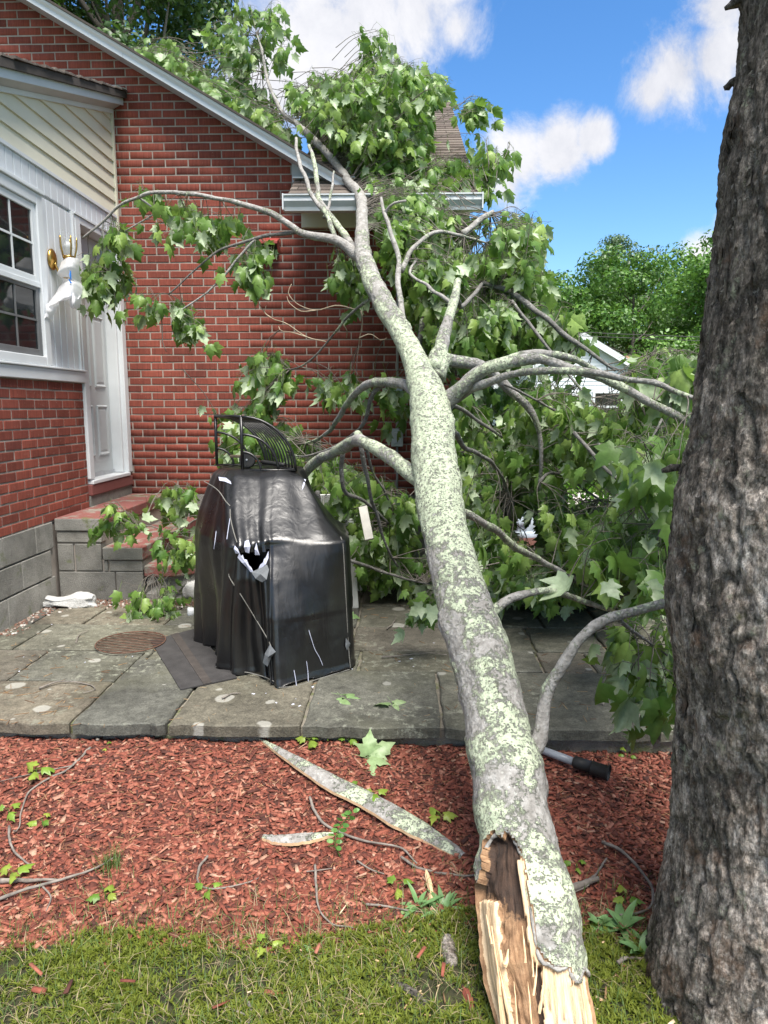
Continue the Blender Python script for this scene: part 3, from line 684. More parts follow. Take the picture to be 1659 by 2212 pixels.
# wall lamp by the door
ly = 5.29; lz = 2.64; lx = PXX + .013
lamp = thing('wall_lamp', 'broken brass wall lamp with clear glass shards beside the white door', 'wall lamp', (lx, ly, lz))
cxl, cyl = PXX + .12, 5.33
mb = MB(); tv, tf = tube_arrays([(lx, ly, lz), (lx + .012, ly, lz), (lx + .022, ly, lz), (lx + .03, ly, lz)], [.06, .06, .045, .015], 20); tv = (tv - [lx, ly, lz]) * [1, 1, 1.25] + [lx, ly, lz]
mb.add(tv, tf, True).build('back_plate', M_BRASS, lamp)
MB().tube(catmull([(lx + .02, ly, lz - .02), (lx + .05, ly + .01, lz - .10), (cxl - .02, cyl, lz - .12), (cxl, cyl, lz - .08)], 12), .009, 8).build('arm', M_BRASS, lamp)
MB().lathe([(.0, -.12), (.008, -.115), (.018, -.10), (.008, -.085), (.006, -.03), (.012, -.025), (.033, -.02), (.036, .015), (.042, .018), (.042, .03), (.0, .031)], (cxl, cyl, lz), 18).build('cup', M_BRASS, lamp)
MB().lathe([(.0, -.26), (.008, -.25), (.016, -.235), (.006, -.22), (.004, -.12)], (cxl, cyl, lz), 14).build('finial', M_BRASS, lamp)
for k in range(5):
    a = 2 * math.pi * k / 5 + .5; c, s = math.cos(a), math.sin(a)
    MB().tube(catmull([(cxl + .040 * c, cyl + .040 * s, lz + .02), (cxl + .058 * c, cyl + .058 * s, lz + .09), (cxl + .062 * c, cyl + .062 * s, lz + .165)], 8), [.006] * 7 + [.004], 7).build('prong', M_BRASS, lamp)
    if k in (0, 2, 3):
        a2 = a + 1.1; v = [(cxl + q * math.cos(t), cyl + q * math.sin(t), lz + h) for q, h in ((.044, .03), (.056, .09), (.06, .14 + .02 * k)) for t in (a + .1, (a + a2) / 2, a2)]
        mesh_obj('glass_shard', v, [(0, 1, 4, 3), (1, 2, 5, 4), (3, 4, 7, 6), (4, 5, 8)], M_SHARD, lamp)
MB().lathe([(.0, .03), (.014, .03), (.014, .055), (.03, .085), (.028, .11), (.012, .13), (.0, .133)], (cxl, cyl, lz), 14).build('bulb', M_PLASTIC, lamp)
# torn plastic bag caught on the lamp
def cloth_strip(rowsp, n=9, wr=.006, seed=1):
    rows_ = [catmull(r, n) for r in rowsp]; m = 22
    G_ = np.array([catmull(np.array([rows_[i][j] for i in range(len(rows_))]), m) for j in range(n)]).transpose(1, 0, 2)
    for i in range(m):
        for j in range(n):
            q = G_[i, j]; G_[i, j] = q + np.array(mn.noise_vector(Vector(q) * 28 + Vector((seed, 0, 0)))) * wr
    f = [(i * n + j, i * n + j + 1, (i + 1) * n + j + 1, (i + 1) * n + j) for i in range(m - 1) for j in range(n - 1)]
    return G_.reshape(-1, 3), f
bag = thing('plastic_bag', 'torn white plastic bag draped over the brass wall lamp', 'plastic bag', (cxl, cyl, lz - .2))
Q = lambda px, py, dx=0.0: PX(px, py, PXX + .12 + dx)
def sheet_obj(nm, rr, seed, m=M_BAG, wr=.006):
    v, f = cloth_strip(rr, 9, wr, seed); o = mesh_obj(nm, v, f, m, bag); o.data.polygons.foreach_set('use_smooth', [True] * len(f)); return o
sheet_obj('upper_sheet', [[Q(136, 560, -.04), Q(150, 556, .05), Q(168, 558, .06)], [Q(132, 570, -.04), Q(150, 562, .06), Q(171, 564, .06)], [Q(124, 590, -.05), Q(150, 575, .08), Q(171, 580, .06)], [Q(133, 600, -.05), Q(152, 600, .06), Q(172, 612, .03)]], 1)
sheet_obj('side_strip', [[Q(133, 510, -.04), Q(137, 508, -.02), Q(141, 512, .0)], [Q(135, 535, -.04), Q(139, 536, -.02), Q(142, 540, 0)], [Q(138, 556, -.03), Q(141, 560, -.01), Q(144, 562, 0)]], 7)
sheet_obj('skirt', [[Q(140, 600, -.03), Q(155, 605, .05), Q(172, 608, .03)], [Q(132, 615, -.05), Q(152, 612, .09), Q(177, 618, .05)], [Q(112, 645, -.07), Q(148, 640, .10), Q(177, 634, .07)], [Q(103, 664, -.08), Q(128, 652, .03), Q(170, 645, .10)]], 2)
sheet_obj('tail', [[Q(108, 650, -.07), Q(120, 655, -.03), Q(132, 645, .02)], [Q(99, 662, -.09), Q(108, 672, -.06), Q(122, 668, -.02)], [Q(98, 668, -.09), Q(103, 680, -.08), Q(112, 690, -.07)], [Q(95, 690, -.085), Q(97, 686, -.08), Q(99, 683, -.08)]], 3)
sheet_obj('pouch', [[Q(146, 636, .05), Q(158, 632, .11), Q(173, 634, .06)], [Q(148, 650, .03), Q(160, 650, .13), Q(175, 648, .05)], [Q(151, 660, .04), Q(160, 664, .12), Q(173, 660, .05)], [Q(156, 667, .06), Q(161, 668, .08), Q(168, 667, .06)]], 4)
for a, b in (((152, 585), (153, 604)), ((149, 603), (154, 612)), ((147, 634), (155, 636)), ((151, 592), (152, 600))):
    MB().bar(Q(*a, .09), Q(*b, .10), .018, .002, (1, 0, 0)).build('blue_drawstring', M_BLUE, bag)
# ---------------------------------------------------------------- bark, wood and leaves
def mat_bark_lichen(name='lichened_bark', dk=1.0):
    m, nt, bs = mat_new(name); wc = wcoords(nt); la = attr(nt, 'lichen')
    n = noi(nt, wc, 26, 7, .7); f = noi(nt, wc, 110, 4, .7); v = vor(nt, wc, 75, out=0)
    c = ramp(nt, n, [(p_, tuple(t_ * dk for t_ in c_)) for p_, c_ in ((.25, (.13, .122, .11)), (.5, (.27, .26, .245)), (.72, (.41, .405, .39)))])
    c = mixc(nt, ramp(nt, noi(nt, wc, 300, 3, .6), [(.6, 0.0), (.75, .6)]), c, (.07, .06, .05))
    c = mixc(nt, ramp(nt, vor(nt, wc, 38), [(.12, .55), (.2, 0.0)]), c, (.46, .48, .44))
    edge = mth(nt, 'ADD', la, mth(nt, 'MULTIPLY', mth(nt, 'SUBTRACT', noi(nt, wc, 60, 6, .75), .5), 1.5))
    lm = ramp(nt, edge, [(.47, 0.0), (.53, 1.0)])
    hole = ramp(nt, mth(nt, 'ADD', mth(nt, 'MULTIPLY', noi(nt, wc, 120, 4, .65), .55), mth(nt, 'MULTIPLY', noi(nt, wc, 38, 4, .7), .45)), [(.52, 1.0), (.60, .0)])
    lf = mth(nt, 'MULTIPLY', lm, hole)
    lc = ramp(nt, mth(nt, 'ADD', mth(nt, 'MULTIPLY', noi(nt, wc, 34, 5, .7), .6), mth(nt, 'MULTIPLY', noi(nt, wc, 190, 3, .7), .4)), [(.3, (.29, .345, .25)), (.5, (.415, .465, .335)), (.72, (.52, .555, .44))])
    link(nt, mixc(nt, lf, c, lc), bs.inputs['Base Color']); bs.inputs['Roughness'].default_value = .93
    bs.inputs['Specular IOR Level'].default_value = .25
    h = mth(nt, 'ADD', mth(nt, 'MULTIPLY', lf, 1.2), mth(nt, 'ADD', mth(nt, 'MULTIPLY', v, .5), mth(nt, 'ADD', mth(nt, 'MULTIPLY', n, .7), mth(nt, 'MULTIPLY', f, .6))))
    bump(nt, bs, h, 1.0, .006); return m
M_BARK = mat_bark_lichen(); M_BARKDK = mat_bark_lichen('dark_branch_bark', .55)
def mat_broken():
    m, nt, bs = mat_new('broken_wood'); wc = wcoords(nt); pa = attr(nt, 'pale'); da = attr(nt, 'dark')
    tc = nd(nt, 'ShaderNodeTexCoord'); uvm = nd(nt, 'ShaderNodeCombineXYZ'); link(nt, attr(nt, 'around'), uvm.inputs[0]); link(nt, mth(nt, 'MULTIPLY', attr(nt, 'along'), .06), uvm.inputs[1])
    g = noi(nt, uvm.outputs[0], 130, 6, .7); n = noi(nt, wc, 30, 7, .72)
    pale = ramp(nt, g, [(.28, (.46, .29, .15)), (.5, (.68, .50, .31)), (.75, (.78, .63, .43))])
    mixed = mth(nt, 'ADD', mth(nt, 'MULTIPLY', g, .55), mth(nt, 'MULTIPLY', n, .45))
    rot = ramp(nt, mixed, [(.3, (.07, .035, .018)), (.45, (.20, .11, .055)), (.58, (.36, .22, .12)), (.72, (.50, .37, .25))])
    dk = ramp(nt, mixed, [(.35, (.012, .008, .006)), (.55, (.05, .026, .015)), (.75, (.13, .08, .05))])
    e = mth(nt, 'MULTIPLY', mth(nt, 'SUBTRACT', n, .5), .9)
    c = mixc(nt, ramp(nt, mth(nt, 'ADD', da, e), [(.45, 0.0), (.55, 1.0)]), rot, dk)
    c = mixc(nt, ramp(nt, mth(nt, 'ADD', pa, mth(nt, 'MULTIPLY', e, .7)), [(.46, 0.0), (.54, 1.0)]), c, pale)
    link(nt, c, bs.inputs['Base Color']); bs.inputs['Roughness'].default_value = .8
    bump(nt, bs, mth(nt, 'ADD', g, n), .9, .006); return m
M_WOOD = mat_broken()
M_FRESH = simple('fresh_wood', (.66, .46, .27), .75, .25, 30, .4)
M_TWIG = simple('twig_bark', (.13, .115, .098), .9, .45, 40, .3)
M_DEADTWIG = simple('pale_dead_twig', (.30, .24, .17), .9, .3, 30, .3)
M_STICK = simple('grey_stick', (.17, .15, .13), .92, .5, 30, .5)
def mat_leaf(name, lo, mid, hi, under, tr=.36, rough=.40):
    m, nt, bs = mat_new(name); r = rnd_piece(nt); g = nd(nt, 'ShaderNodeNewGeometry'); wc = wcoords(nt)
    top = ramp(nt, r, [(0, lo), (.5, mid), (1, hi)]); und = mixc(nt, r, under, tuple(x * 1.3 for x in under))
    c = mixc(nt, g.outputs['Backfacing'], top, und)
    c = mixc(nt, 1.0, c, ramp(nt, noi(nt, wc, 45, 4, .6), [(.3, .78), (.7, 1.2)]), 'MULTIPLY')
    link(nt, c, bs.inputs['Base Color']); bs.inputs['Roughness'].default_value = rough; bs.inputs['Specular IOR Level'].default_value = .4
    bump(nt, bs, noi(nt, wc, 90, 3), .25, .003)
    t = nd(nt, 'ShaderNodeBsdfTranslucent'); link(nt, mixc(nt, .5, top, (.17, .34, .03)), t.inputs[0])
    ms = nd(nt, 'ShaderNodeMixShader'); ms.inputs[0].default_value = tr; link(nt, bs.outputs[0], ms.inputs[1]); link(nt, t.outputs[0], ms.inputs[2])
    link(nt, ms.outputs[0], nt.nodes['Material Output'].inputs['Surface']); return m
M_LEAF = mat_leaf('maple_leaf', (.085, .175, .036), (.145, .255, .056), (.25, .36, .09), (.33, .41, .26))
M_LEAFPALE = mat_leaf('pale_leaf', (.14, .24, .09), (.22, .34, .14), (.30, .40, .20), (.30, .38, .26), .2)
M_LEAFBG = mat_leaf('far_leaf', (.030, .085, .014), (.06, .15, .022), (.12, .24, .035), (.08, .16, .04), .25)
M_LEAFDK = mat_leaf('dark_leaf', (.018, .050, .014), (.035, .085, .02), (.07, .13, .03), (.05, .09, .03), .2)
M_LEAFYL = mat_leaf('seedling_leaf', (.11, .22, .03), (.18, .30, .04), (.30, .36, .06), (.22, .36, .06), .35)
M_WEED = mat_leaf('weed_leaf', (.06, .17, .03), (.10, .24, .05), (.15, .30, .08), (.14, .26, .10), .3)

# ---------------------------------------------------------------- the fallen tree
fallen = thing('fallen_tree', 'uprooted lichen covered maple lying from the lawn up over the house gutter', 'tree', tuple(PS(1178, 2212)))
def lichen_at(p, cov):
    n = mn.fractal(Vector(p) * 5.0, .8, 2.0, 4) * .55
    return .5 + n + (cov - .5) * 1.1
def bark_tube(name, P4, n, cov, parent, disp=.006, m=None):
    P4 = np.asarray(P4); P, r = P4[:, :3], P4[:, 3]
    T, A, B = frames(P); th = np.linspace(0, 2 * math.pi, n, endpoint=False); k = len(P)
    v = np.empty((k, n, 3)); la = np.empty((k, n))
    for i in range(k):
        cv = cov(i / (k - 1)) if callable(cov) else cov
        d = disp * min(1, r[i] / .06)
        for j in range(n):
            u = math.cos(th[j]) * A[i] + math.sin(th[j]) * B[i]; q = P[i] + u * r[i]
            l = lichen_at(q, cv); la[i, j] = l
            v[i, j] = q + u * (d * (1.6 * mn.noise(Vector(q) * 9) + .7 * mn.noise(Vector(q) * 40)) + (.0035 if l > .5 else 0) * min(1, r[i] / .05))
    f = [(i * n + j, i * n + (j + 1) % n, (i + 1) * n + (j + 1) % n, (i + 1) * n + j) for i in range(k - 1) for j in range(n)]
    f += [tuple(range(n - 1, -1, -1)), tuple(range((k - 1) * n, k * n))]
    o = mesh_obj(name, v.reshape(-1, 3), f, m or M_BARK, parent); o.data.polygons.foreach_set('use_smooth', [True] * len(f))
    set_attr(o, 'lichen', la.ravel()); return o
def pxr(P, wpx): return wpx / 2 * ((P - CAMLOC) @ _F) / FOC
TR = [(1197, 2330, 206), (1178, 2212, 205), (1156, 2100, 214), (1144, 1990, 216), (1130, 1906, 194), (1124, 1850, 168), (1118, 1796, 157), (1104, 1741, 158), (1096, 1659, 152), (1079, 1600, 140), (1061, 1500, 130), (1033, 1400, 125),
      (1001, 1300, 110), (973, 1200, 99), (952, 1100, 97), (939, 1000, 92), (932, 900, 86), (922, 850, 74), (903, 796, 56), (884, 753, 45), (868, 720, 44), (845, 680, 43), (827, 653, 43), (796, 586, 39), (784, 545, 35), (783, 500, 28), (782, 460, 25)]
P4 = [np.append(PS(x, y), pxr(PS(x, y), w_)) for x, y, w_ in TR]
for x, y, w_, Yd in ((781, 433, 24, 5.95), (768, 408, 21, 6.12), (753, 393, 19, 6.3), (720, 347, 17, 6.6), (676, 300, 15, 6.9), (636, 263, 12, 7.2), (610, 243, 10, 7.4), (580, 180, 7, 7.6), (566, 110, 5, 7.9), (553, 70, 3, 8.1)):
    q = PY(x, y, Yd); P4.append(np.append(q, pxr(q, w_)))
NR, NC = 640, 150
C_ = catmull(P4, 1500); tt = np.linspace(0, 1, NR) ** 1.55 * 1499
C_ = np.array([[np.interp(t, np.arange(1500), C_[:, k]) for k in range(4)] for t in tt])
P, rad = C_[:, :3], C_[:, 3]; T, A, B = frames(P); th = np.linspace(0, 2 * math.pi, NC, endpoint=False)
HOLLOW = [(1085, 1795), (1060, 1812), (1042, 1870), (1022, 1950), (1018, 2000), (1020, 2100), (1020, 2400), (1400, 2400), (1400, 2120), (1278, 2112), (1262, 2092), (1252, 2118), (1240, 2125), (1228, 2085), (1205, 2096), (1185, 2085), (1170, 2080), (1155, 2030), (1150, 1980), (1140, 1930), (1135, 1890), (1128, 1850), (1108, 1808)]
def inpoly(x, y, poly):
    c = False; j = len(poly) - 1
    for i in range(len(poly)):
        xi, yi = poly[i]; xj_, yj = poly[j]
        if (yi > y) != (yj > y) and x < (xj_ - xi) * (y - yi) / (yj - yi) + xi: c = not c
        j = i
    return c
KN = [(int(rng.integers(60, NR - 200)), int(rng.integers(NC)), rng.uniform(.008, .018), rng.uniform(.014, .03)) for _ in range(46)]
KNP = np.array([P[i] + (math.cos(th[j]) * A[i] + math.sin(th[j]) * B[i]) * rad[i] for i, j, _, _ in KN]); KNH = np.array([k[2] for k in KN]); KNS = np.array([k[3] for k in KN])
V = np.empty((NR, NC, 3)); LA = np.zeros((NR, NC)); WD = np.zeros((NR, NC), bool); PA = np.zeros((NR, NC)); DK = np.zeros((NR, NC))
AL = np.concatenate([[0], np.cumsum(np.linalg.norm(np.diff(P, axis=0), axis=1))])
for i in range(NR):
    cy_ = proj(P[i])[1]
    cov = float(np.interp(cy_, [60, 420, 560, 640, 800, 1000, 1180, 1260, 1500, 1640, 1760, 2200], [.1, .12, .46, .58, .86, .86, .80, .52, .46, .64, .48, .78]))
    for j in range(NC):
        u = math.cos(th[j]) * A[i] + math.sin(th[j]) * B[i]; q = P[i] + u * rad[i]
        facing = u @ (q - CAMLOC) < .04
        x, y = proj(q); jx, jy = 9 * mn.noise(Vector(q) * 45), 16 * mn.noise(Vector(q) * 38 + Vector((5, 0, 0)))
        wood = facing and y > 1780 and inpoly(x + jx, y + jy, HOLLOW)
        l = lichen_at(q, cov + .10 * (u @ np.array([-.6, 0, .3]) if cy_ > 1600 else .0)); kd = ((KNP - q) ** 2).sum(1); d = .008 * mn.noise(Vector(q) * 7) + .003 * mn.noise(Vector(q) * 45) + float((KNH * np.exp(-kd / (2 * KNS ** 2)) * (1 - 1.5 * np.exp(-kd / (.18 * KNS ** 2)))).sum()) * min(1, rad[i] / .08)
        if wood:
            WD[i, j] = True; dep = .012
            pale = 1.0 if (x > 1168 + 8 * mn.noise(Vector(q) * 20) and y > 2060) else 0.0
            lft = 1036 + max(0, y - 1950) * .145
            if y > 1945 and lft - 30 < x < lft + 26 + jx: pale = .85
            rb = np.interp(y, [1850, 1890, 1930, 1980, 2030, 2080], [1128, 1135, 1140, 1150, 1155, 1170])
            if 1855 < y < 2085 and x > rb - 14 + jx * .6: pale = .9; dep = .004
            if y > 2080 and 1150 + (y - 2080) * .06 < x < 1172 + (y - 2080) * .02: DK[i, j] = .75; dep = .035; pale = 0
            elif pale == 0: dep = .030 + .018 * mn.noise(Vector(q) * 12) + .008 * mn.noise(Vector(q) * 40)
            if pale == 0 and DK[i, j] == 0: DK[i, j] = float(np.interp(y - (x - 1040) * .6, [1800, 1900, 1990], [.95, .7, .2]))
            PA[i, j] = pale
            g = mn.noise(Vector((th[j] * 14, AL[i] * 2.0, 3))); V[i, j] = q - u * (dep + .005 * g + .003 * mn.noise(Vector((th[j] * 40, AL[i] * 5, 8))))
        else:
            LA[i, j] = l; V[i, j] = q + u * (d + (.004 if l > .5 else 0) * min(1, rad[i] / .06))
idx = lambda i, j: i * NC + j % NC
fb_, fw = [], []
for i in range(NR - 1):
    for j in range(NC):
        q = (idx(i, j), idx(i, j + 1), idx(i + 1, j + 1), idx(i + 1, j))
        (fw if WD[i, j] or WD[i, (j + 1) % NC] or WD[i + 1, j] or WD[i + 1, (j + 1) % NC] else fb_).append(q)
fb_.append(tuple(range((NR - 1) * NC, NR * NC))); fw.append(tuple(range(NC - 1, -1, -1)))
def submesh(name, faces, m, attrs):
    used = sorted({k for f in faces for k in f}); mp = {k: n for n, k in enumerate(used)}
    o = mesh_obj(name, V.reshape(-1, 3)[used], [tuple(mp[k] for k in f) for f in faces], m, fallen)
    o.data.polygons.foreach_set('use_smooth', [True] * len(faces))
    for nm, arr in attrs: set_attr(o, nm, arr.ravel()[used])
    return o
submesh('trunk', fb_, M_BARK, [('lichen', LA)])
submesh('broken_wood', fw, M_WOOD, [('pale', PA), ('dark', DK), ('around', np.tile(th * .12, (NR, 1))), ('along', np.tile(AL[:, None], (1, NC)))])
for x0, y0, x1, y1, wd in ((1062, 2000, 1090, 2230, 10), (1078, 2090, 1108, 2235, 9), (1175, 2085, 1166, 2190, 7), (1160, 2075, 1152, 2150, 6), (1098, 2050, 1090, 2085, 12), (1200, 2100, 1207, 2240, 5), (1236, 2105, 1250, 2240, 5), (1070, 2060, 1082, 2150, 5), (1110, 2120, 1118, 2235, 6), (1128, 2000, 1136, 2080, 5), (1146, 2040, 1152, 2110, 4), (1186, 2092, 1192, 2180, 4), (1215, 2098, 1222, 2200, 4), (1255, 2120, 1268, 2235, 5), (1050, 1975, 1062, 2040, 6), (1140, 2120, 1150, 2238, 5)):
    a, b = PS(x0, y0), PS(x1, y1); up = np.array([-.0, -.60, .80]); k = ((a - CAMLOC) @ _F) / FOC
    ra = np.interp(y0, [1800, 2212], [.085, .115])
    def surf(px, py):
        d = ray(px, py); i = int(np.argmin(np.abs(np.array([proj(P[q])[1] for q in range(0, 160, 4)]) - py))) * 4
        c = P[i] - CAMLOC; dn = d / np.linalg.norm(d); tcl = c @ dn; off = np.linalg.norm(c - dn * tcl)
        return CAMLOC + dn * (tcl - math.sqrt(max(0, rad[i] ** 2 - off ** 2)) - .0)
    a, b = surf(x0, y0), surf(x1, y1); mid = (a + b) / 2
    t = catmull([a, mid - _F * .008, b], 8); v, f = tube_arrays(t, np.linspace(.2, 1, 8) * wd * k * .5, 5, True, .25); mesh_obj('splinter', v, f, M_FRESH, fallen)

def surf_at(px, py, lift=0.0):
    d = ray(px, py); i = int(np.argmin(np.abs(ROWY - py))); c = P[i] - CAMLOC; dn = d / np.linalg.norm(d); tcl = c @ dn; off = np.linalg.norm(c - dn * tcl)
    return CAMLOC + dn * (tcl - math.sqrt(max(0, rad[i] ** 2 - off ** 2)) - lift)
ROWY = np.array([proj(q)[1] for q in P])
for pts, r_ in (([(1050, 1835), (1062, 1812), (1078, 1798), (1090, 1793), (1107, 1806), (1126, 1845), (1134, 1890), (1140, 1930), (1150, 1980), (1156, 2030), (1170, 2076), (1187, 2083), (1206, 2094), (1228, 2086), (1240, 2120), (1252, 2116), (1262, 2092), (1272, 2108)], .0062),):
    L = catmull([surf_at(x, y, .001) for x, y in pts], 150); L += np.array([np.array(mn.noise_vector(Vector(q) * 60)) * .004 for q in L])
    bark_tube('bark_rim', np.c_[L, [r_ * (.75 + .7 * abs(mn.noise(Vector(q) * 35))) for q in L]], 8, .3, fallen, .004)
BS = []                                     # branch samples for twigs to start from
def add_samples(P4, step=3): BS.extend([tuple(p) for p in np.asarray(P4)[::step]])
add_samples(C_[330:], 6)
KEY = [(*proj(q[:3]), (q[:3] - CAMLOC) @ _F, q[3]) for q in C_[340:]]
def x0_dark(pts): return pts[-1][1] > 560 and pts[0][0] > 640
def br(pts, ws, Ys, cov=.35, n=12, name='branch', m=None, key=True):
    k = len(pts); w_ = np.interp(np.linspace(0, 1, k), np.linspace(0, 1, len(ws)), ws); y_ = np.interp(np.linspace(0, 1, k), np.linspace(0, 1, len(Ys)), Ys)
    L = []
    for (x, y), wd, Yd in zip(pts, w_, y_):
        q = PY(x, y, Yd); L.append(np.append(q, pxr(q, wd)))
    ln = sum(math.dist(L[i][:3], L[i + 1][:3]) for i in range(k - 1))
    Q_ = catmull(L, max(8, int(ln / .035))); Q_[:, :3] += np.array([np.array(mn.noise_vector(Vector(q[:3]) * 6)) * min(.020, q[3] * .95) for q in Q_]) * np.minimum(1, np.arange(len(Q_)) / 4)[:, None]
    Q_[:, 3] *= [1 + .16 * mn.noise(Vector(q[:3]) * 13) + .10 * mn.noise(Vector(q[:3]) * 32) for q in Q_]
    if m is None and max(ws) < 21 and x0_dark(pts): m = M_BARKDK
    if key and max(ws) > 8.5: KEY.extend([(*proj(q[:3]), (q[:3] - CAMLOC) @ _F, q[3]) for q in Q_])
    o = bark_tube(name, Q_, n, cov, fallen, .004, m); add_samples(Q_); return o
YT = lambda y: float(PS(930, y)[1])
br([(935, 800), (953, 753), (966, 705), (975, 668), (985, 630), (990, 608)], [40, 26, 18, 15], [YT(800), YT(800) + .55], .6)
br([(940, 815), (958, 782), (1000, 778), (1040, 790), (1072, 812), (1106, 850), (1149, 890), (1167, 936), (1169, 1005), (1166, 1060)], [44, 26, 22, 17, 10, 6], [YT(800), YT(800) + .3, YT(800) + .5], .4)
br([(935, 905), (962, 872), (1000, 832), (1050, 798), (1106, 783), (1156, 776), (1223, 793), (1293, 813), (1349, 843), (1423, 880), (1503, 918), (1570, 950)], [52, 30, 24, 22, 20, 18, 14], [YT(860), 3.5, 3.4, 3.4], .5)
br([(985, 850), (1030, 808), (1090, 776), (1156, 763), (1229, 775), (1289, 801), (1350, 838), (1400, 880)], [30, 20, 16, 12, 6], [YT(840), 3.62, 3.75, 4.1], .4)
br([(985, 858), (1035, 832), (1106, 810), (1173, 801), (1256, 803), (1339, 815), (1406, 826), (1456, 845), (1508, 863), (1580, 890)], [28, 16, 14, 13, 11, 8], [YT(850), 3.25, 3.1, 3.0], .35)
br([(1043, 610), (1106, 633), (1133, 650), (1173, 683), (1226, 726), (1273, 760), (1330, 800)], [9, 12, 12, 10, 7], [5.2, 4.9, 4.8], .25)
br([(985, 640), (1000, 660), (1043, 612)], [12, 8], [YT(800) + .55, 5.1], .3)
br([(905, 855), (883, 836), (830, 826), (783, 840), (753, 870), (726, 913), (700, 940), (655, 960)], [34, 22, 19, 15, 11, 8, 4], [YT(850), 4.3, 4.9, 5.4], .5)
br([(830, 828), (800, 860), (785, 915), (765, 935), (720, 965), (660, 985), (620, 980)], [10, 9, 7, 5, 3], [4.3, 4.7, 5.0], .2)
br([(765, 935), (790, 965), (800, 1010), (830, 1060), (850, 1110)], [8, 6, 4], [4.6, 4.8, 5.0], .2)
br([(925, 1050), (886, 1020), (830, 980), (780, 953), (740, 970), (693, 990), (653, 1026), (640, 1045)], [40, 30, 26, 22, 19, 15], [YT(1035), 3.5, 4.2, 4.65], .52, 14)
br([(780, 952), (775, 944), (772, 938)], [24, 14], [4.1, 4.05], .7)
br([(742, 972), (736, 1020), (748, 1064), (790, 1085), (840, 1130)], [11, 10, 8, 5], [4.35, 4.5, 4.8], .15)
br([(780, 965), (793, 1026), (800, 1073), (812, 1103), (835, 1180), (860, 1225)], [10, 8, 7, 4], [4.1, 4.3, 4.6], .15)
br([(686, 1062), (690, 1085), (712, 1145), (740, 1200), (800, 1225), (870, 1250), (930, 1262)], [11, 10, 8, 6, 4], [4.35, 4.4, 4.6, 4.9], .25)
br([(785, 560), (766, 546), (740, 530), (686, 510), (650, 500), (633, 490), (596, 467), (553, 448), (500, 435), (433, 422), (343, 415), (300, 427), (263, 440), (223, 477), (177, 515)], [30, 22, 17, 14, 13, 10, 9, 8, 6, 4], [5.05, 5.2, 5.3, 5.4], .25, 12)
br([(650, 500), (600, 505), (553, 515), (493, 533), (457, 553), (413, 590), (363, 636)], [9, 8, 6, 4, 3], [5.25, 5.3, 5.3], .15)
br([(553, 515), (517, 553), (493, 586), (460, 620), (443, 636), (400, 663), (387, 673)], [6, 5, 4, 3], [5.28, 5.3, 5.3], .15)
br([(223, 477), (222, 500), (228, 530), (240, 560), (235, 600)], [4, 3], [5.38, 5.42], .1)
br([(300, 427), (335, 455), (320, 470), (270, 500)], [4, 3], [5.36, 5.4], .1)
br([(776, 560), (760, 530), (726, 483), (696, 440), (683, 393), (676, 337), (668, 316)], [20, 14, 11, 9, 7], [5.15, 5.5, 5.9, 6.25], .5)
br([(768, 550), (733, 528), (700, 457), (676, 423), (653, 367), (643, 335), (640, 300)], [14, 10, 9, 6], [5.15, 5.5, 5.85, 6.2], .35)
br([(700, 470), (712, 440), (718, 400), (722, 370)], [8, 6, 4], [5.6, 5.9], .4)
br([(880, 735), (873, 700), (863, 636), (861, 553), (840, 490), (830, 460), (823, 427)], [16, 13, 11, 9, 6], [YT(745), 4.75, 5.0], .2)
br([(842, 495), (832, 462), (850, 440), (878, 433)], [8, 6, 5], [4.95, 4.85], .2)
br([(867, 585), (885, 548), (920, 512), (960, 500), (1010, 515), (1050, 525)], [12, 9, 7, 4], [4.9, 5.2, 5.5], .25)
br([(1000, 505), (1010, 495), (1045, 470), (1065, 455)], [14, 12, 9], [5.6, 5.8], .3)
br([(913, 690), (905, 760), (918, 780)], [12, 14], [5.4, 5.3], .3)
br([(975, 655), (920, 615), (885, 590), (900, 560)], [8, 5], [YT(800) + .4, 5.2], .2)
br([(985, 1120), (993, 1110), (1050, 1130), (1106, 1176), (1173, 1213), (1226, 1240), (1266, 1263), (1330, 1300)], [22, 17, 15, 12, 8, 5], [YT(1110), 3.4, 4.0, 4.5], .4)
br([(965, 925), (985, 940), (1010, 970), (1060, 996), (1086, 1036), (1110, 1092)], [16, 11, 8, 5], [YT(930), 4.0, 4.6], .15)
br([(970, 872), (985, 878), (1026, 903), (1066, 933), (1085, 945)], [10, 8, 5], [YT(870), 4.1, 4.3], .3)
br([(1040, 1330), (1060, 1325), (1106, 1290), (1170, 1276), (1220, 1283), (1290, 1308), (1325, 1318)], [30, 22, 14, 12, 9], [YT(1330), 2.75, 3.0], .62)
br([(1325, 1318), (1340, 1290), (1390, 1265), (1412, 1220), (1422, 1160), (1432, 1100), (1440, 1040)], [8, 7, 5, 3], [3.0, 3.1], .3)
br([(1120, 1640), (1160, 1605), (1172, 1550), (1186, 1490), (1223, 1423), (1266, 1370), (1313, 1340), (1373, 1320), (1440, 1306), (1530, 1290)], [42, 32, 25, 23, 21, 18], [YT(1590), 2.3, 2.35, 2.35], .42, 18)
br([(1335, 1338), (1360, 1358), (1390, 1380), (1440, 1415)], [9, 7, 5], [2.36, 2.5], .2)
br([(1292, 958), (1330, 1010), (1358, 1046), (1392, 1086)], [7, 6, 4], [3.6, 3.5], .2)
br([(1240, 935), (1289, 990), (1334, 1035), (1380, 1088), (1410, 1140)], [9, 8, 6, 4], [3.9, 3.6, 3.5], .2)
br([(1430, 905), (1395, 985), (1420, 1040), (1425, 1100)], [5, 4], [3.2, 3.0], .3)
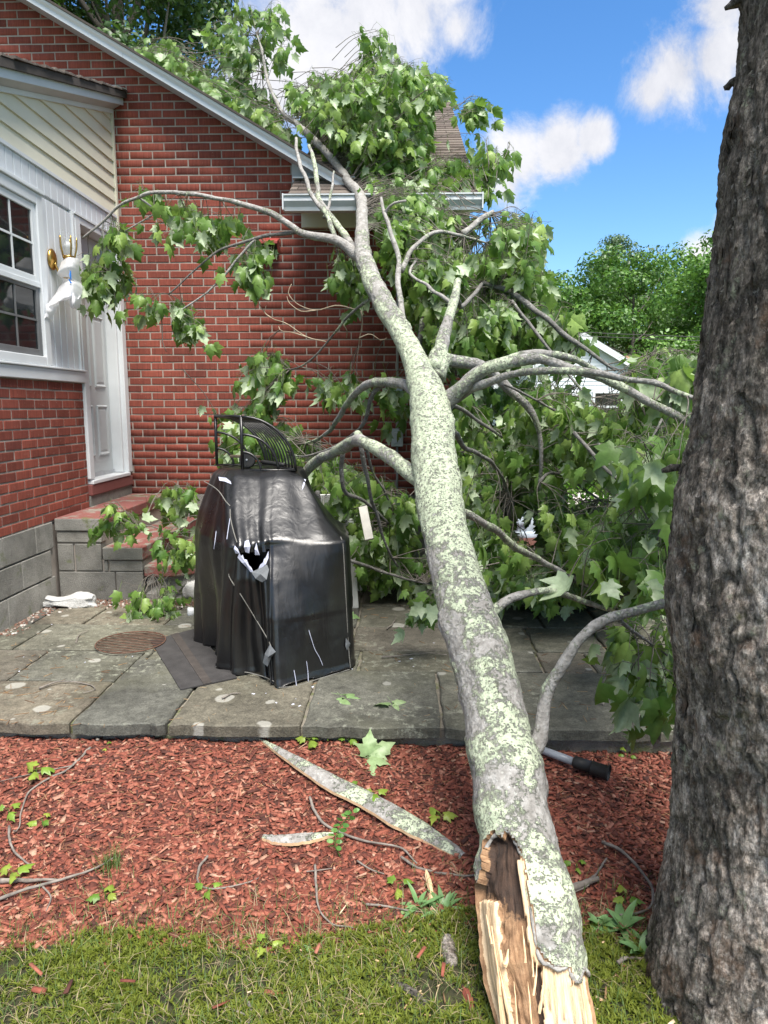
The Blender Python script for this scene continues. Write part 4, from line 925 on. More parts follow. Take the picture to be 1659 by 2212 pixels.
br([(1166, 1040), (1190, 1020), (1230, 1035), (1290, 1075), (1340, 1110)], [8, 6, 4], [4.2, 4.5, 4.6], .2)
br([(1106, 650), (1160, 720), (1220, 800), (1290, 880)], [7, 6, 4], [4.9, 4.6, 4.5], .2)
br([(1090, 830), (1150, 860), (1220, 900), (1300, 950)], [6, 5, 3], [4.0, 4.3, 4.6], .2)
# bare twigs against the wall
br([(802, 645), (766, 670), (733, 706), (706, 740), (660, 786), (620, 800)], [7, 5, 4, 3], [4.75, 5.2, 5.5], .3, 8)
for pts in ([(766, 668), (726, 660), (683, 670), (643, 657), (623, 633), (630, 613)], [(683, 670), (650, 672), (625, 655), (620, 640)], [(704, 738), (663, 728), (620, 700), (586, 687), (562, 662), (558, 645)], [(663, 728), (630, 718), (608, 715), (602, 705)],
            [(780, 672), (783, 700), (776, 735), (775, 755)], [(776, 730), (800, 722), (822, 735), (836, 730)], [(586, 687), (572, 675), (575, 660)], [(740, 700), (750, 715), (748, 730)]):
    br(pts, [3.2, 2.2, 1.5], [5.2, 5.35], .0, 6, 'dead_twig', M_DEADTWIG)
br([(345, 660), (350, 700), (352, 740), (360, 760)], [2.5, 1.6], [5.3, 5.3], .0, 6, 'dead_twig', M_TWIG)

# leaf shapes
def leaf_shape(fold, curl, tw, seed, lobes=1.0):
    r = np.random.default_rng(seed)
    half = [(.15, -.11), (.36, -.10), (.34, .08), (.58 * lobes, .43), (.40, .43), (.275, .44), (.335, .64), (.19, .72), (.085, .90)]
    mid = [(0, 0), (0, .22), (0, .45), (0, .72), (0, 1.05)]
    v = list(mid)
    for s in (1, -1): v += [(s * (x + r.normal(0, .012)), y + r.normal(0, .012)) for x, y in half]
    f = []
    for s, o in ((1, 5), (-1, 14)):
        q = [(0, o, o + 1), (0, o + 1, o + 2), (0, o + 2, 1), (1, o + 2, o + 3), (1, o + 3, o + 4), (1, o + 4, o + 5), (1, o + 5, 2), (2, o + 5, o + 6), (2, o + 6, o + 7), (2, o + 7, 3), (3, o + 7, o + 8), (3, o + 8, 4)]
        f += q if s == 1 else [(a, c, b) for a, b, c in q]
    V_ = []
    for x, y in v:
        z = -fold * abs(x) * (1 + .3 * y) - curl * (y - .1) ** 2 - .35 * curl * abs(x) ** 1.6 + tw * x * y + .02 * math.sin(7 * x + 3 * y + seed)
        V_.append((x, y, z))
    n = len(V_); L = .75 + r.uniform(0, .3)      # petiole
    for t in (0, 1):
        c = np.array([.03 * math.sin(3 * t + seed), -L * t, .22 * t * (1 - .3 * t)])
        for k in range(3): V_.append(tuple(c + np.array([.011 * math.cos(2.1 * k), 0, .011 * math.sin(2.1 * k)])))
    for i in range(1):
        for k in range(3):
            a, b, c, d = n + i * 3 + k, n + i * 3 + (k + 1) % 3, n + (i + 1) * 3 + (k + 1) % 3, n + (i + 1) * 3 + k; f += [(a, b, c), (a, c, d)]
    return np.array(V_), np.array(f)
SHAPES = [leaf_shape(.45, .5, .1, 1), leaf_shape(.3, .9, -.25, 2), leaf_shape(.75, .4, .2, 3, .92), leaf_shape(.5, 1.1, .3, 4), leaf_shape(-.2, .6, -.2, 5, 1.05), leaf_shape(1.05, .6, 0, 6, .9), leaf_shape(.2, .35, .35, 7)]
SHAPE_ME = []
for k, (v, f) in enumerate(SHAPES):
    SHAPE_ME.append(fast_mesh('leaf', v, f, M_LEAF))
def leaf_frame(a, n):
    a = a / np.linalg.norm(a); n = n - a * (a @ n); n /= np.linalg.norm(n) + 1e-9; x = np.cross(a, n); return np.stack([x, a, n], 1)
DOWN = np.array([0, 0, -1.0])
LEAVES, TW_V, TW_F, TW_N = [], [], [], 0     # leaves as (priority, base point, frame, size, shape)
def twig(pts, r0, r1, n=4):
    global TW_N
    v, f = tube_arrays(pts, np.linspace(r0, r1, len(pts)), n, False); TW_V.append(v); TW_F.append(np.array(f) + TW_N); TW_N += len(v)
def zroof(x, y):
    z = -9
    if 6.1 < y < 11.2 and RL < x < .62: z = mz(y) + .05
    if 6.35 < y < 11.4 and -6 < x < -.4: z = max(z, rake_z(x) + .13)
    return z
def settle(px, py, Yd):
    for _ in range(40):
        q = PY(px, py, Yd)
        if q[2] < PZ + .04: Yd -= .08; continue
        if q[1] > 6.42 and q[0] < .65 and q[2] < 3.3: Yd = 6.38 - rng.uniform(0, .25); continue
        if q[2] < zroof(q[0], q[1]): Yd -= .12; continue
        break
    q = PY(px, py, Yd); q[2] = max(q[2], PZ + .05); return q
def leaf_cluster(c, start, nl, size, droop=.8, prio=1.0, spread=.55):
    d = c - start; L = np.linalg.norm(d)
    mid = start + d * .5 + np.array([0, 0, .10 * L]) + rng.normal(0, .05 * L, 3)
    pts = catmull([start, mid, c, c + d / (L + 1e-6) * .05 + DOWN * .04], 9)
    r0 = min(.007, .002 + .004 * L); tl = np.gradient(pts, axis=0); shoots = []; mine = []; tried = 0
    for k in range(nl):
        t = 8 * (1 - spread * rng.random() ** .8 * min(1, .55 / (L + .05))); i = min(int(t), 7); p = pts[i] + (pts[i + 1] - pts[i]) * (t - i)
        if rng.random() < .45:                   # side shoot
            o = rng.normal(0, 1, 3); o /= np.linalg.norm(o); o[2] = o[2] * .6 - .15; e = p + o * rng.uniform(.06, .17)
            sh_ = np.array([p, (p + e) / 2 + (0, 0, .012), e]); p = e
        else: sh_ = None
        out = rng.normal(0, 1, 3); out /= np.linalg.norm(out)
        a = out * .55 + DOWN * droop + tl[i] / (np.linalg.norm(tl[i]) + 1e-9) * .25
        s = size * (.5 + .8 * rng.beta(2.2, 2.0))
        n = np.array([0, -.25, .55]) + rng.normal(0, .62, 3) + out * .3
        M3 = leaf_frame(a, n); base = p + M3 @ np.array([0, .8, -.1]) * s
        if base[1] > 6.5 and base[2] < 3.3 and base[0] < .6: base[1] = 6.5
        if base[2] < PZ + .02 and base[1] > PFY: base[2] = PZ + .02
        px_, py_ = proj(base); dp = (base - CAMLOC) @ _F; tried += 1
        d2 = (KEYA[:, 0] - px_) ** 2 + (KEYA[:, 1] - py_) ** 2; nr = d2 < (22 + KEYA[:, 3] / KEYA[:, 2] * FOC) ** 2
        if nr.any() and dp < KEYA[nr, 2].max() + .12 and rng.random() < .9: continue     # limbs that lie on the foliage stay clear
        if any(inpoly(px_, py_, h) for h in GAPS) and rng.random() < (.35 if py_ < 930 and px_ > 1090 else .9): continue          # gaps in the crown stay gaps
        if sh_ is not None: shoots.append(sh_)
        mine.append((prio * s / np.linalg.norm(base - CAMLOC), base, M3, s, int(rng.integers(len(SHAPES)))))
    if len(mine) < .7 * tried: return
    LEAVES.extend(mine); twig(pts, r0, .0014)
    for q in shoots: twig(q, .0016, .001, 3)
def nearest(c, tries=None):
    d = np.linalg.norm(BSA[:, :3] - c, axis=1); d2 = d + .25 * (BSA[:, 1] > c[1] + .3) + .15 * rng.random(len(d)); i = int(np.argmin(d2)); return BSA[i, :3]
BSA = np.array(BS); KEYA = np.array(KEY)
def foliage(poly, n, Yr, nl=9, size=.105, droop=.8, prio=1.0, inside=True):
    size *= .92; n = n * 1.18
    xs, ys = [p[0] for p in poly], [p[1] for p in poly]; k = 0
    while k < n:
        x, y = rng.uniform(min(xs), max(xs)), rng.uniform(min(ys), max(ys))
        if not inpoly(x, y, poly): continue
        if any(inpoly(x, y, h) and rng.random() < (.3 if y < 930 and x > 1090 else .93) for h in GAPS): k += .34; continue
        c = settle(x, y, rng.uniform(*Yr)); s = nearest(c); L = np.linalg.norm(c - s)
        if L > .5: s = c + (s - c) / L * rng.uniform(.25, .5)
        leaf_cluster(c, s, max(3, int(rng.normal(nl, 2))), size, droop, prio); k += 1
GAPS = [[(1150, 750), (1246, 728), (1390, 800), (1400, 850), (1330, 910), (1270, 890), (1190, 830)], [(1205, 1025), (1320, 1035), (1350, 1090), (1215, 1088)], [(1105, 1100), (1168, 1100), (1168, 1172), (1105, 1172)], [(925, 215), (972, 215), (1003, 330), (935, 330)], [(965, 415), (1045, 415), (1045, 464), (965, 464)], [(1060, 450), (1080, 500), (1020, 560)],
        [(600, 640), (720, 640), (700, 760), (600, 760)]]
# mass lying on the roof
foliage([(262, 88), (330, 72), (430, 150), (560, 190), (650, 300), (610, 330), (520, 250), (400, 178), (330, 135)], 85, (6.8, 8.6), 9)
foliage([(440, 60), (500, 0), (600, 0), (600, 60), (570, 150), (560, 180), (470, 120)], 38, (7.4, 8.6), 9)
foliage([(600, 65), (650, 80), (640, 120), (600, 110)], 4, (7.4, 7.6), 9)
foliage([(600, 170), (700, 165), (770, 140), (830, 110), (885, 130), (970, 165), (975, 220), (935, 260), (930, 330), (1000, 340), (1060, 380), (1045, 440), (960, 470), (850, 430), (790, 395), (700, 290), (640, 230)], 410, (6.2, 7.9), 10, .102)
foliage([(860, 135), (935, 150), (960, 215), (925, 260), (880, 240)], 26, (6.9, 7.9), 9, .11)
foliage([(770, 150), (800, 60), (850, 60), (850, 140)], 12, (7.2, 7.6), 9)
foliage([(680, 320), (780, 380), (880, 430), (900, 520), (830, 500), (790, 420), (700, 370)], 26, (5.9, 6.3), 9)
foliage([(860, 400), (1000, 390), (1045, 430), (1010, 520), (900, 530), (850, 470)], 70, (5.5, 6.1), 10)
foliage([(1035, 170), (1068, 195), (1040, 255), (1012, 262)], 6, (6.9, 7.2), 8)
foliage([(1000, 285), (1105, 300), (1085, 345), (1020, 400), (1000, 380)], 16, (6.5, 7.0), 8)
# mid right mass
foliage([(830, 450), (1000, 480), (1150, 460), (1175, 520), (1170, 600), (1120, 640), (1000, 640), (890, 620), (850, 540)], 215, (5.0, 6.3), 10, .097)
foliage([(900, 610), (1100, 600), (1190, 630), (1245, 690), (1250, 740), (1120, 760), (1000, 760), (950, 790), (895, 740)], 165, (4.8, 6.3), 10)
foliage([(700, 545), (770, 560), (800, 640), (760, 620), (700, 570)], 14, (5.3, 6.0), 8)
# lower right mass
foliage([(970, 850), (1100, 820), (1250, 830), (1320, 900), (1380, 1000), (1360, 1150), (1300, 1260), (1100, 1240), (1000, 1120), (975, 1000)], 390, (4.3, 6.8), 10, .094)
foliage([(990, 1060), (1300, 1030), (1440, 1130), (1440, 1260), (1300, 1270), (1100, 1250), (1010, 1150)], 235, (4.0, 5.6), 10, .092)
foliage([(975, 1190), (1340, 1185), (1345, 1268), (1100, 1272), (985, 1250)], 80, (4.4, 6.0), 9, .09)
foliage([(1180, 850), (1330, 860), (1500, 850), (1490, 960), (1300, 1000), (1180, 950)], 95, (3.8, 5.5), 10, .094)
foliage([(1260, 770), (1510, 740), (1515, 860), (1400, 830), (1290, 790)], 34, (3.4, 4.6), 8, .11)
foliage([(1290, 950), (1490, 890), (1455, 1080), (1440, 1300), (1330, 1290), (1290, 1150)], 80, (2.75, 3.5), 8, .115, .85, 2)
foliage([(1340, 1345), (1455, 1335), (1465, 1495), (1355, 1490), (1365, 1420)], 17, (2.4, 2.7), 8, .10, .9, 2)
foliage([(1000, 1075), (1090, 1070), (1080, 1140), (1015, 1130)], 10, (3.1, 3.5), 8, .11, .8, 1.6)
# sprays on the left limb
for poly, n, Yr in (([(205, 410), (270, 362), (330, 385), (335, 425), (265, 455), (210, 440)], 11, (5.25, 5.5)), ([(385, 372), (425, 380), (420, 410), (390, 415)], 4, (5.3, 5.45)), ([(320, 440), (420, 420), (520, 410), (555, 450), (560, 500), (500, 560), (480, 520), (420, 520), (330, 480)], 22, (5.2, 5.6)),
                    ([(500, 545), (560, 510), (572, 570), (530, 605)], 10, (5.25, 5.5)), ([(305, 625), (370, 612), (400, 650), (445, 690), (408, 715), (360, 670)], 10, (5.25, 5.4)), ([(190, 545), (262, 540), (268, 600), (215, 645), (195, 600)], 14, (5.4, 5.75)), ([(208, 470), (262, 470), (262, 495), (215, 500)], 5, (5.35, 5.5)),
                    ([(520, 775), (600, 755), (662, 800), (610, 835), (525, 835)], 13, (5.3, 5.9)), ([(690, 810), (775, 815), (770, 840), (700, 840)], 6, (5.2, 5.7)), ([(480, 875), (560, 865), (620, 905), (560, 935)], 10, (5.4, 5.9)), ([(770, 800), (880, 820), (870, 920), (800, 900)], 6, (5.4, 6.1))):
    foliage(poly, n, Yr, 8, .105, .85, 1.3)
# behind the grill and at the foot of the wall
foliage([(590, 935), (690, 925), (730, 990), (880, 1060), (900, 1100), (905, 1220), (770, 1240), (745, 1180), (700, 1060), (620, 1000)], 125, (4.7, 6.2), 9, .11)
foliage([(465, 920), (560, 885), (640, 930), (680, 1000), (600, 1000), (480, 990)], 26, (4.9, 5.8), 9)
foliage([(740, 1200), (930, 1210), (925, 1255), (780, 1245)], 26, (4.9, 5.5), 8, .10)
foliage([(1060, 1230), (1330, 1240), (1330, 1265), (1100, 1270)], 26, (4.3, 5.2), 8, .10)
# on the steps
BSA = np.vstack([BSA, [np.append(PY(x, y, d), .005) for x, y, d in ((440, 1120, 5.0), (400, 1150, 4.9), (350, 1165, 4.85), (330, 1240, 4.8), (300, 1140, 4.9))]])
twig(catmull([PY(475, 1100, 5.0), PY(430, 1118, 4.95), PY(370, 1150, 4.88), PY(320, 1135, 4.86), PY(250, 1150, 4.86)], 16), .007, .003)
twig(catmull([PY(400, 1140, 4.9), PY(360, 1180, 4.82), PY(350, 1250, 4.75), PY(340, 1310, 4.68)], 12), .005, .002)
foliage([(215, 1088), (260, 1072), (312, 1112), (290, 1128), (220, 1134)], 6, (4.8, 4.95), 8, .082, .7, 1.6)
foliage([(318, 1160), (350, 1125), (410, 1100), (428, 1115), (428, 1195), (355, 1190), (322, 1200)], 9, (4.6, 4.9), 9, .078, .85, 1.6)
foliage([(290, 1285), (330, 1290), (325, 1325), (300, 1320)], 4, (4.62, 4.7), 7, .085, .8, 1.6); foliage([(330, 1255), (360, 1260), (362, 1330), (325, 1325)], 7, (4.6, 4.7), 7, .085, .8, 1.6)
foliage([(352, 1040), (430, 1035), (420, 1085), (375, 1085)], 10, (5.0, 5.6), 8, .095, .8, 1.4)
foliage([(885, 1282), (935, 1280), (930, 1310), (895, 1312)], 7, (3.75, 3.85), 7, .085, .5, 1.5)
fast_obj('twigs', np.concatenate(TW_V), np.concatenate(TW_F), M_TWIG, fallen, 'stuff', True)
LEAVES.sort(key=lambda q: -q[0])
for _, base, M3, s, k in LEAVES[:300]:
    o = bpy.data.objects.new('leaf', SHAPE_ME[k]); COL.objects.link(o); o.parent = fallen
    o.matrix_basis = Matrix.LocRotScale(Vector(base) - origin(fallen), Matrix(M3.tolist()).to_quaternion(), Vector((s, s, s)))
def joined_leaves(lst, name, m, parent, kind='stuff'):
    VV, FF, o = [], [], 0
    for k in range(len(SHAPES)):
        sel = [q for q in lst if q[4] == k]
        if not sel: continue
        v, f = SHAPES[k]; b = np.array([q[1] for q in sel]); M_ = np.array([q[2] for q in sel]); s = np.array([q[3] for q in sel])
        X = np.einsum('nij,kj->nki', M_, v) * s[:, None, None] + b[:, None]
        FF.append((f[None] + (np.arange(len(sel)) * len(v))[:, None, None] + o).reshape(-1, 3)); VV.append(X.reshape(-1, 3)); o += X.shape[0] * X.shape[1]
    return fast_obj(name, np.concatenate(VV), np.concatenate(FF), m, parent, kind)
joined_leaves(LEAVES[300:], 'leaves', M_LEAF, fallen)
print('LEAVES', len(LEAVES))
# ---------------------------------------------------------------- living tree close to the camera
def mat_oldbark():
    m, nt, bs = mat_new('furrowed_bark'); wc = wcoords(nt, (1, 1, .45)); w1 = wcoords(nt)
    n = noi(nt, wc, 14, 8, .72); f = noi(nt, wc, 75, 5, .7); hz = attr(nt, 'bark_tone'); v = vor(nt, wcoords(nt, (1, 1, .6)), 42)
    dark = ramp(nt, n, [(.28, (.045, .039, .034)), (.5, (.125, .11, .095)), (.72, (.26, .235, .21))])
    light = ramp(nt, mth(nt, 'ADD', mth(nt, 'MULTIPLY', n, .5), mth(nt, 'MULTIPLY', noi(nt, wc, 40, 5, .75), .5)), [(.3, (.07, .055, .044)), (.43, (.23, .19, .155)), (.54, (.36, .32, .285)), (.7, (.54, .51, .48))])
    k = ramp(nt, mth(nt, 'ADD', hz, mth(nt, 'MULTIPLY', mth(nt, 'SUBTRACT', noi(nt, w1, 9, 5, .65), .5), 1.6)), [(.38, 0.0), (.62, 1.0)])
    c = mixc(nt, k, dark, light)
    c = mixc(nt, 1.0, c, ramp(nt, noi(nt, wc, 60, 5, .75), [(.36, .35), (.5, 1.0), (.66, 1.7)]), 'MULTIPLY')
    c = mixc(nt, 1.0, c, ramp(nt, noi(nt, wcoords(nt, (1, 1, .55)), 150, 4, .7), [(.36, .55), (.64, 1.45)]), 'MULTIPLY')
    c = mixc(nt, ramp(nt, noi(nt, w1, 8, 6, .7), [(.56, 0.0), (.66, .55)]), c, (.16, .095, .06))
    lich = mth(nt, 'MULTIPLY', ramp(nt, noi(nt, w1, 17, 6, .75), [(.585, 0.0), (.64, 1.0)]), ramp(nt, f, [(.4, .1), (.6, .7)]))
    c = mixc(nt, lich, c, (.34, .37, .27))
    c = mixc(nt, ramp(nt, noi(nt, w1, 55, 3, .6), [(.64, 0.0), (.68, .55)]), c, (.45, .42, .38))
    c = mixc(nt, ramp(nt, noi(nt, w1, 6, 6, .7), [(.64, 0.0), (.72, .7)]), c, (.075, .085, .02))
    link(nt, c, bs.inputs['Base Color']); bs.inputs['Roughness'].default_value = .93; bs.inputs['Specular IOR Level'].default_value = .2
    bump(nt, bs, mth(nt, 'ADD', n, mth(nt, 'ADD', mth(nt, 'MULTIPLY', f, .8), mth(nt, 'MULTIPLY', v, .5))), 1.0, .024); return m
M_OLD = mat_oldbark()
live = thing('standing_tree', 'thick standing tree trunk with dark furrowed bark at the picture edge', 'tree', (1.08, 1.75, 0))
EDGE = [(1605, -260), (1602, 0), (1585, 120), (1570, 180), (1556, 330), (1548, 450), (1530, 600), (1518, 700), (1510, 780), (1500, 880), (1492, 945), (1472, 1010), (1456, 1080), (1453, 1150), (1446, 1230), (1438, 1310), (1436, 1390), (1443, 1450), (1452, 1520), (1460, 1590), (1458, 1680), (1450, 1760), (1440, 1850), (1424, 1950), (1412, 2060), (1405, 2212), (1385, 2400)]
zs, xl = [], []
for x, y in EDGE: q = PY(x, y, 1.75); zs.append(q[2]); xl.append(q[0])
zs, xl = np.array(zs)[::-1], np.array(xl)[::-1]
NZ, NT = 560, 230
zz = np.concatenate([np.linspace(-.12, 2.9, NZ - 40), np.linspace(2.9, 6.5, 41)[1:]])[:NZ]; NT = 320; th = np.concatenate([np.linspace(R(238 - 105), R(238 + 105), 280, endpoint=False), np.linspace(R(343), R(493), 40, endpoint=False)])
V2 = np.empty((len(zz), NT, 3)); HZ = np.empty((len(zz), NT))
for i, z in enumerate(zz):
    xe = float(np.interp(z, zs, xl)); xc = float(np.interp(z, [0, 1.0, 2.7, 6], [1.06, 1.07, 1.13, 1.2])); r = (xc - xe) * math.cos(math.atan2(xe, 1.75))
    if z < .4: r += .030 * (1 - max(z, -.1) / .4) ** 2
    if z > zs[-1]: r = .28 - .02 * (z - zs[-1])
    for j in range(NT):
        u = Vector((math.cos(th[j]), math.sin(th[j]), 0)); p = Vector((xc, 1.75, z)) + u * r
        w_ = Vector((mn.noise(p * 5), mn.noise(p * 5 + Vector((7, 0, 0))), 0)) * .02
        q = Vector((p.x * 19, p.y * 19, z * 4.2)) + w_ * 20 + Vector((mn.noise(p * 22), mn.noise(p * 22 + Vector((5, 5, 5))), 0)) * .25
        ridge = 1 - abs(mn.noise(q)) * 2; ridge2 = 1 - abs(mn.noise(q * 2.3 + Vector((3, 1, 0)))) * 2
        fur = max(0, ridge - .55) / .45
        plate = mn.noise(Vector((p.x * 30, p.y * 30, z * 14)))
        low = min(1, max(0, (2.05 - z) / .7))
        d = -.012 * fur ** 1.4 - .004 * max(0, ridge2) + .0035 * plate + .004 * mn.noise(Vector((p.x * 75, p.y * 75, z * 40))) + .0028 * mn.noise(Vector((p.x * 150, p.y * 150, z * 90))) + .016 * mn.noise(p * 3.1)
        V2[i, j] = p + u * d
        HZ[i, j] = .14 + .9 * low * (.35 + .65 * min(1, max(0, (p.x - xe - .03) / .14))) - .28 * fur  # bark tone: paler low down and away from the left edge, darker in furrows
f = np.array([(i * NT + j, i * NT + (j + 1) % NT, (i + 1) * NT + (j + 1) % NT, (i + 1) * NT + j) for i in range(len(zz) - 1) for j in range(NT)])
o = fast_obj('trunk', V2.reshape(-1, 3), f, M_OLD, live, None, True); set_attr(o, 'bark_tone', HZ.ravel())
# stubs and loose bark plates that stand off the trunk
for (x, y), ln in (((1590, 4), .03), ((1566, 178), .02), ((1462, 1010), .05)):
    W_ = V2[60:520:2, ::2].reshape(-1, 3); D_ = W_ - CAMLOC; ww = D_ @ _F; dd = np.hypot(829.5 + FOC * (D_ @ _R) / ww - x - 4, 1106 - FOC * (D_ @ _U) / ww - y)
    a = W_[int(np.argmin(dd))]; ou = np.array([a[0] - 1.1, a[1] - 1.75, 0]); ou /= np.linalg.norm(ou); b = a + ou * ln + np.array([0, 0, -.008]); a = a - ou * .03
    MB().tube(catmull([a, (a + b) / 2 + (0, 0, .006), b], 7), [.012, .013, .012, .011, .010, .008, .005], 8, True, .2).build('branch_stub', M_OLD, live)
nb = 0
while nb < 70:
    i = int(rng.integers(60, 500)); j = int(rng.integers(NT)); q = V2[i, j]; x, y = proj(q); u = np.array([math.cos(th[j]), math.sin(th[j]), 0])
    if u @ (q - CAMLOC) > -.1 or not (1380 < x < 1680): continue
    tang = np.array([-u[1], u[0], 0]); w_, h = rng.uniform(.006, .014), rng.uniform(.012, .035); v = []
    for s in (-1, 0, 1):
        for t in (-1, 0, 1): v.append(q + tang * (s * w_ * rng.uniform(.6, 1.2)) + np.array([0, 0, t * h * rng.uniform(.6, 1.2)]) + u * (.003 + (.005 * abs(t) + .003 * abs(s)) * rng.random()))
    mesh_obj('bark_plate', v, [(0, 3, 4, 1), (1, 4, 5, 2), (3, 6, 7, 4), (4, 7, 8, 5)], M_OLD, live); nb += 1

# ---------------------------------------------------------------- covered grill
def mat_cover():
    m, nt, bs = mat_new('black_vinyl'); c = wcoords(nt); n = noi(nt, c, 5, 6, .65); w_ = noi(nt, wcoords(nt, (1, 1, .22)), 15, 4, .5, 1.2)
    col = ramp(nt, noi(nt, c, 7, 6, .7), [(.35, (.0035, .0035, .004)), (.7, (.007, .007, .008))])
    col = mixc(nt, ramp(nt, noi(nt, wcoords(nt, (1, 1, .25)), 30, 6, .75), [(.64, 0.0), (.78, .45)]), col, (.04, .036, .028))
    link(nt, col, bs.inputs['Base Color']); link(nt, ramp(nt, n, [(.3, .25), (.7, .42)]), bs.inputs['Roughness'])
    bs.inputs['Specular IOR Level'].default_value = .8
    bump(nt, bs, mth(nt, 'ADD', mth(nt, 'MULTIPLY', w_, 1.0), mth(nt, 'MULTIPLY', noi(nt, c, 40, 3, .5), .14)), .34, .008); return m
M_COVER = mat_cover(); M_LINING = simple('white_lining', (.42, .44, .55), .9, .1, 60, .4); M_GREYBACK = simple('grey_cover_back', (.13, .14, .15), .7, .2, 40, .3)
grill = thing('covered_grill', 'barbecue grill under a torn black vinyl cover on the flagstones', 'grill', (-.75, 3.9, PZ))
LV = [  # z : A, B, W, BR, BL, E, N, C, K
    (.172, [(-.63, 3.415), (-.278, 3.685), (-.30, 3.96), (-.50, 4.42), (-1.02, 4.52), (-1.232, 4.115), (-1.075, 3.96), (-.955, 3.625), (-.715, 3.56)]),
    (.30, [(-.635, 3.43), (-.280, 3.69), (-.30, 3.97), (-.48, 4.42), (-1.05, 4.52), (-1.235, 4.115), (-1.06, 3.93), (-.95, 3.615), (-.73, 3.575)]),
    (.52, [(-.64, 3.47), (-.288, 3.70), (-.30, 3.99), (-.46, 4.42), (-1.08, 4.52), (-1.238, 4.12), (-1.05, 3.89), (-.93, 3.60), (-.745, 3.575)]),
    (.70, [(-.65, 3.54), (-.296, 3.71), (-.31, 4.02), (-.45, 4.42), (-1.08, 4.52), (-1.237, 4.13), (-1.06, 3.85), (-.905, 3.585), (-.76, 3.555)]),
    (.82, [(-.655, 3.60), (-.30, 3.715), (-.32, 4.06), (-.43, 4.42), (-1.10, 4.52), (-1.236, 4.14), (-1.07, 3.83), (-.885, 3.575), (-.77, 3.603)]),
    (.872, [(-.66, 3.622), (-.305, 3.725), (-.32, 4.08), (-.42, 4.42), (-1.10, 4.52), (-1.232, 4.15), (-1.07, 3.83), (-.88, 3.575), (-.77, 3.60)]),
    (.892, [(-.66, 3.62), (-.33, 3.76), (-.375, 4.09), (-.47, 4.42), (-1.10, 4.52), (-1.23, 4.16), (-1.06, 3.83), (-.885, 3.60), (-.77, 3.61)]),
    (.98, [(-.685, 3.725), (-.42, 3.84), (-.47, 4.12), (-.53, 4.42), (-1.10, 4.52), (-1.215, 4.18), (-1.05, 3.88), (-.925, 3.70), (-.80, 3.71)]),
    (1.09, [(-.70, 3.85), (-.50, 3.94), (-.56, 4.15), (-.59, 4.42), (-1.09, 4.50), (-1.18, 4.22), (-1.04, 3.97), (-.965, 3.83), (-.83, 3.835)]),
    (1.19, [(-.71, 3.965), (-.57, 4.02), (-.605, 4.18), (-.62, 4.41), (-1.07, 4.48), (-1.14, 4.26), (-1.05, 4.06), (-.99, 3.96), (-.85, 3.955)]),
    (1.222, [(-.72, 4.03), (-.62, 4.07), (-.62, 4.2), (-.64, 4.38), (-1.05, 4.45), (-1.10, 4.28), (-1.03, 4.12), (-.98, 4.04), (-.86, 4.035)])]
SEG = 20; NCV = 9 * SEG; ZR = 96
ctrl = np.array([[(*p, z) for p in pts] for z, pts in LV])
zlev = np.array([z for z, _ in LV]); tz = np.concatenate([np.linspace(zlev[0], .85, 58), np.linspace(.85, zlev[-1], ZR - 57)[1:]])
rowsC = np.empty((ZR, 9, 3))
for k in range(9):
    for a in range(3): rowsC[:, k, a] = np.interp(tz, zlev, ctrl[:, k, a])
CV = np.empty((ZR, NCV, 3))
for i in range(ZR):
    ring = rowsC[i]
    for k in range(9):
        p0, p1, p2, p3 = ring[k - 1], ring[k], ring[(k + 1) % 9], ring[(k + 2) % 9]
        for t_ in range(SEG):
            t = t_ / SEG; s = .6 if tz[i] > .5 else .45; lin = p1 + (p2 - p1) * t
            cr = .5 * (2 * p1 + (p2 - p0) * t + (2 * p0 - 5 * p1 + 4 * p2 - p3) * t * t + (3 * p1 - p0 - 3 * p2 + p3) * t ** 3)
            CV[i, k * SEG + t_] = lin * (1 - s) + cr * s
cen = CV.mean(1, keepdims=True)
for i in range(ZR):
    lowf = np.clip((1.0 - tz[i]) / .8, 0, 1)
    for j in range(NCV):
        q = Vector(CV[i, j]); out = (CV[i, j] - cen[i, 0]) * [1, 1, 0]; out /= np.linalg.norm(out) + 1e-9; k = j / SEG
        left_side = 1.0 if 4.6 < k < 8.9 else .35
        ang = k * 2 * math.pi / 9
        fold = math.sin(ang * 15 + 3 * mn.noise(q * 2.5)) * (.024 if left_side > .5 else .014) * (.15 + lowf) * left_side + .010 * mn.noise(Vector((q.x * 9, q.y * 9, q.z * 2))) * (.3 + lowf)
        wr = (.004 if tz[i] < .86 else .0015) * mn.noise(Vector((q.x * 10, q.y * 10, q.z * 4 + q.x * 8))) + .0012 * mn.noise(q * 30)
        CV[i, j] += out * (fold + wr); CV[i, j, 2] += .003 * mn.noise(q * 6) * (1 if 0 < i else 0)
        if tz[i] > .89: CV[i, j, 2] += .0055 * math.sin(2 * math.pi * (q.x * 4.6 + q.z * 1.3) + 2.2 * mn.noise(q * 3)) + .005 * mn.noise(q * 4)
    if i == 0:
        CV[0, :, 2] = [PZ + .004 + .03 * abs(mn.noise(Vector((j * .09, 0, 0)))) + .012 * abs(mn.noise(Vector((j * .4, 3, 0)))) + .02 * (6.3 < j / SEG < 6.9) for j in range(NCV)]
CV[0:3, :, :2] += ((CV[0:3] - cen[0:3]) * [1, 1, 0])[..., :2] * .012
TEAR = [(517, 1188), (524, 1194), (540, 1192), (556, 1198), (572, 1190), (581, 1188), (579, 1204), (566, 1218), (556, 1232), (545, 1236), (534, 1222), (522, 1212), (512, 1202)]
f = []
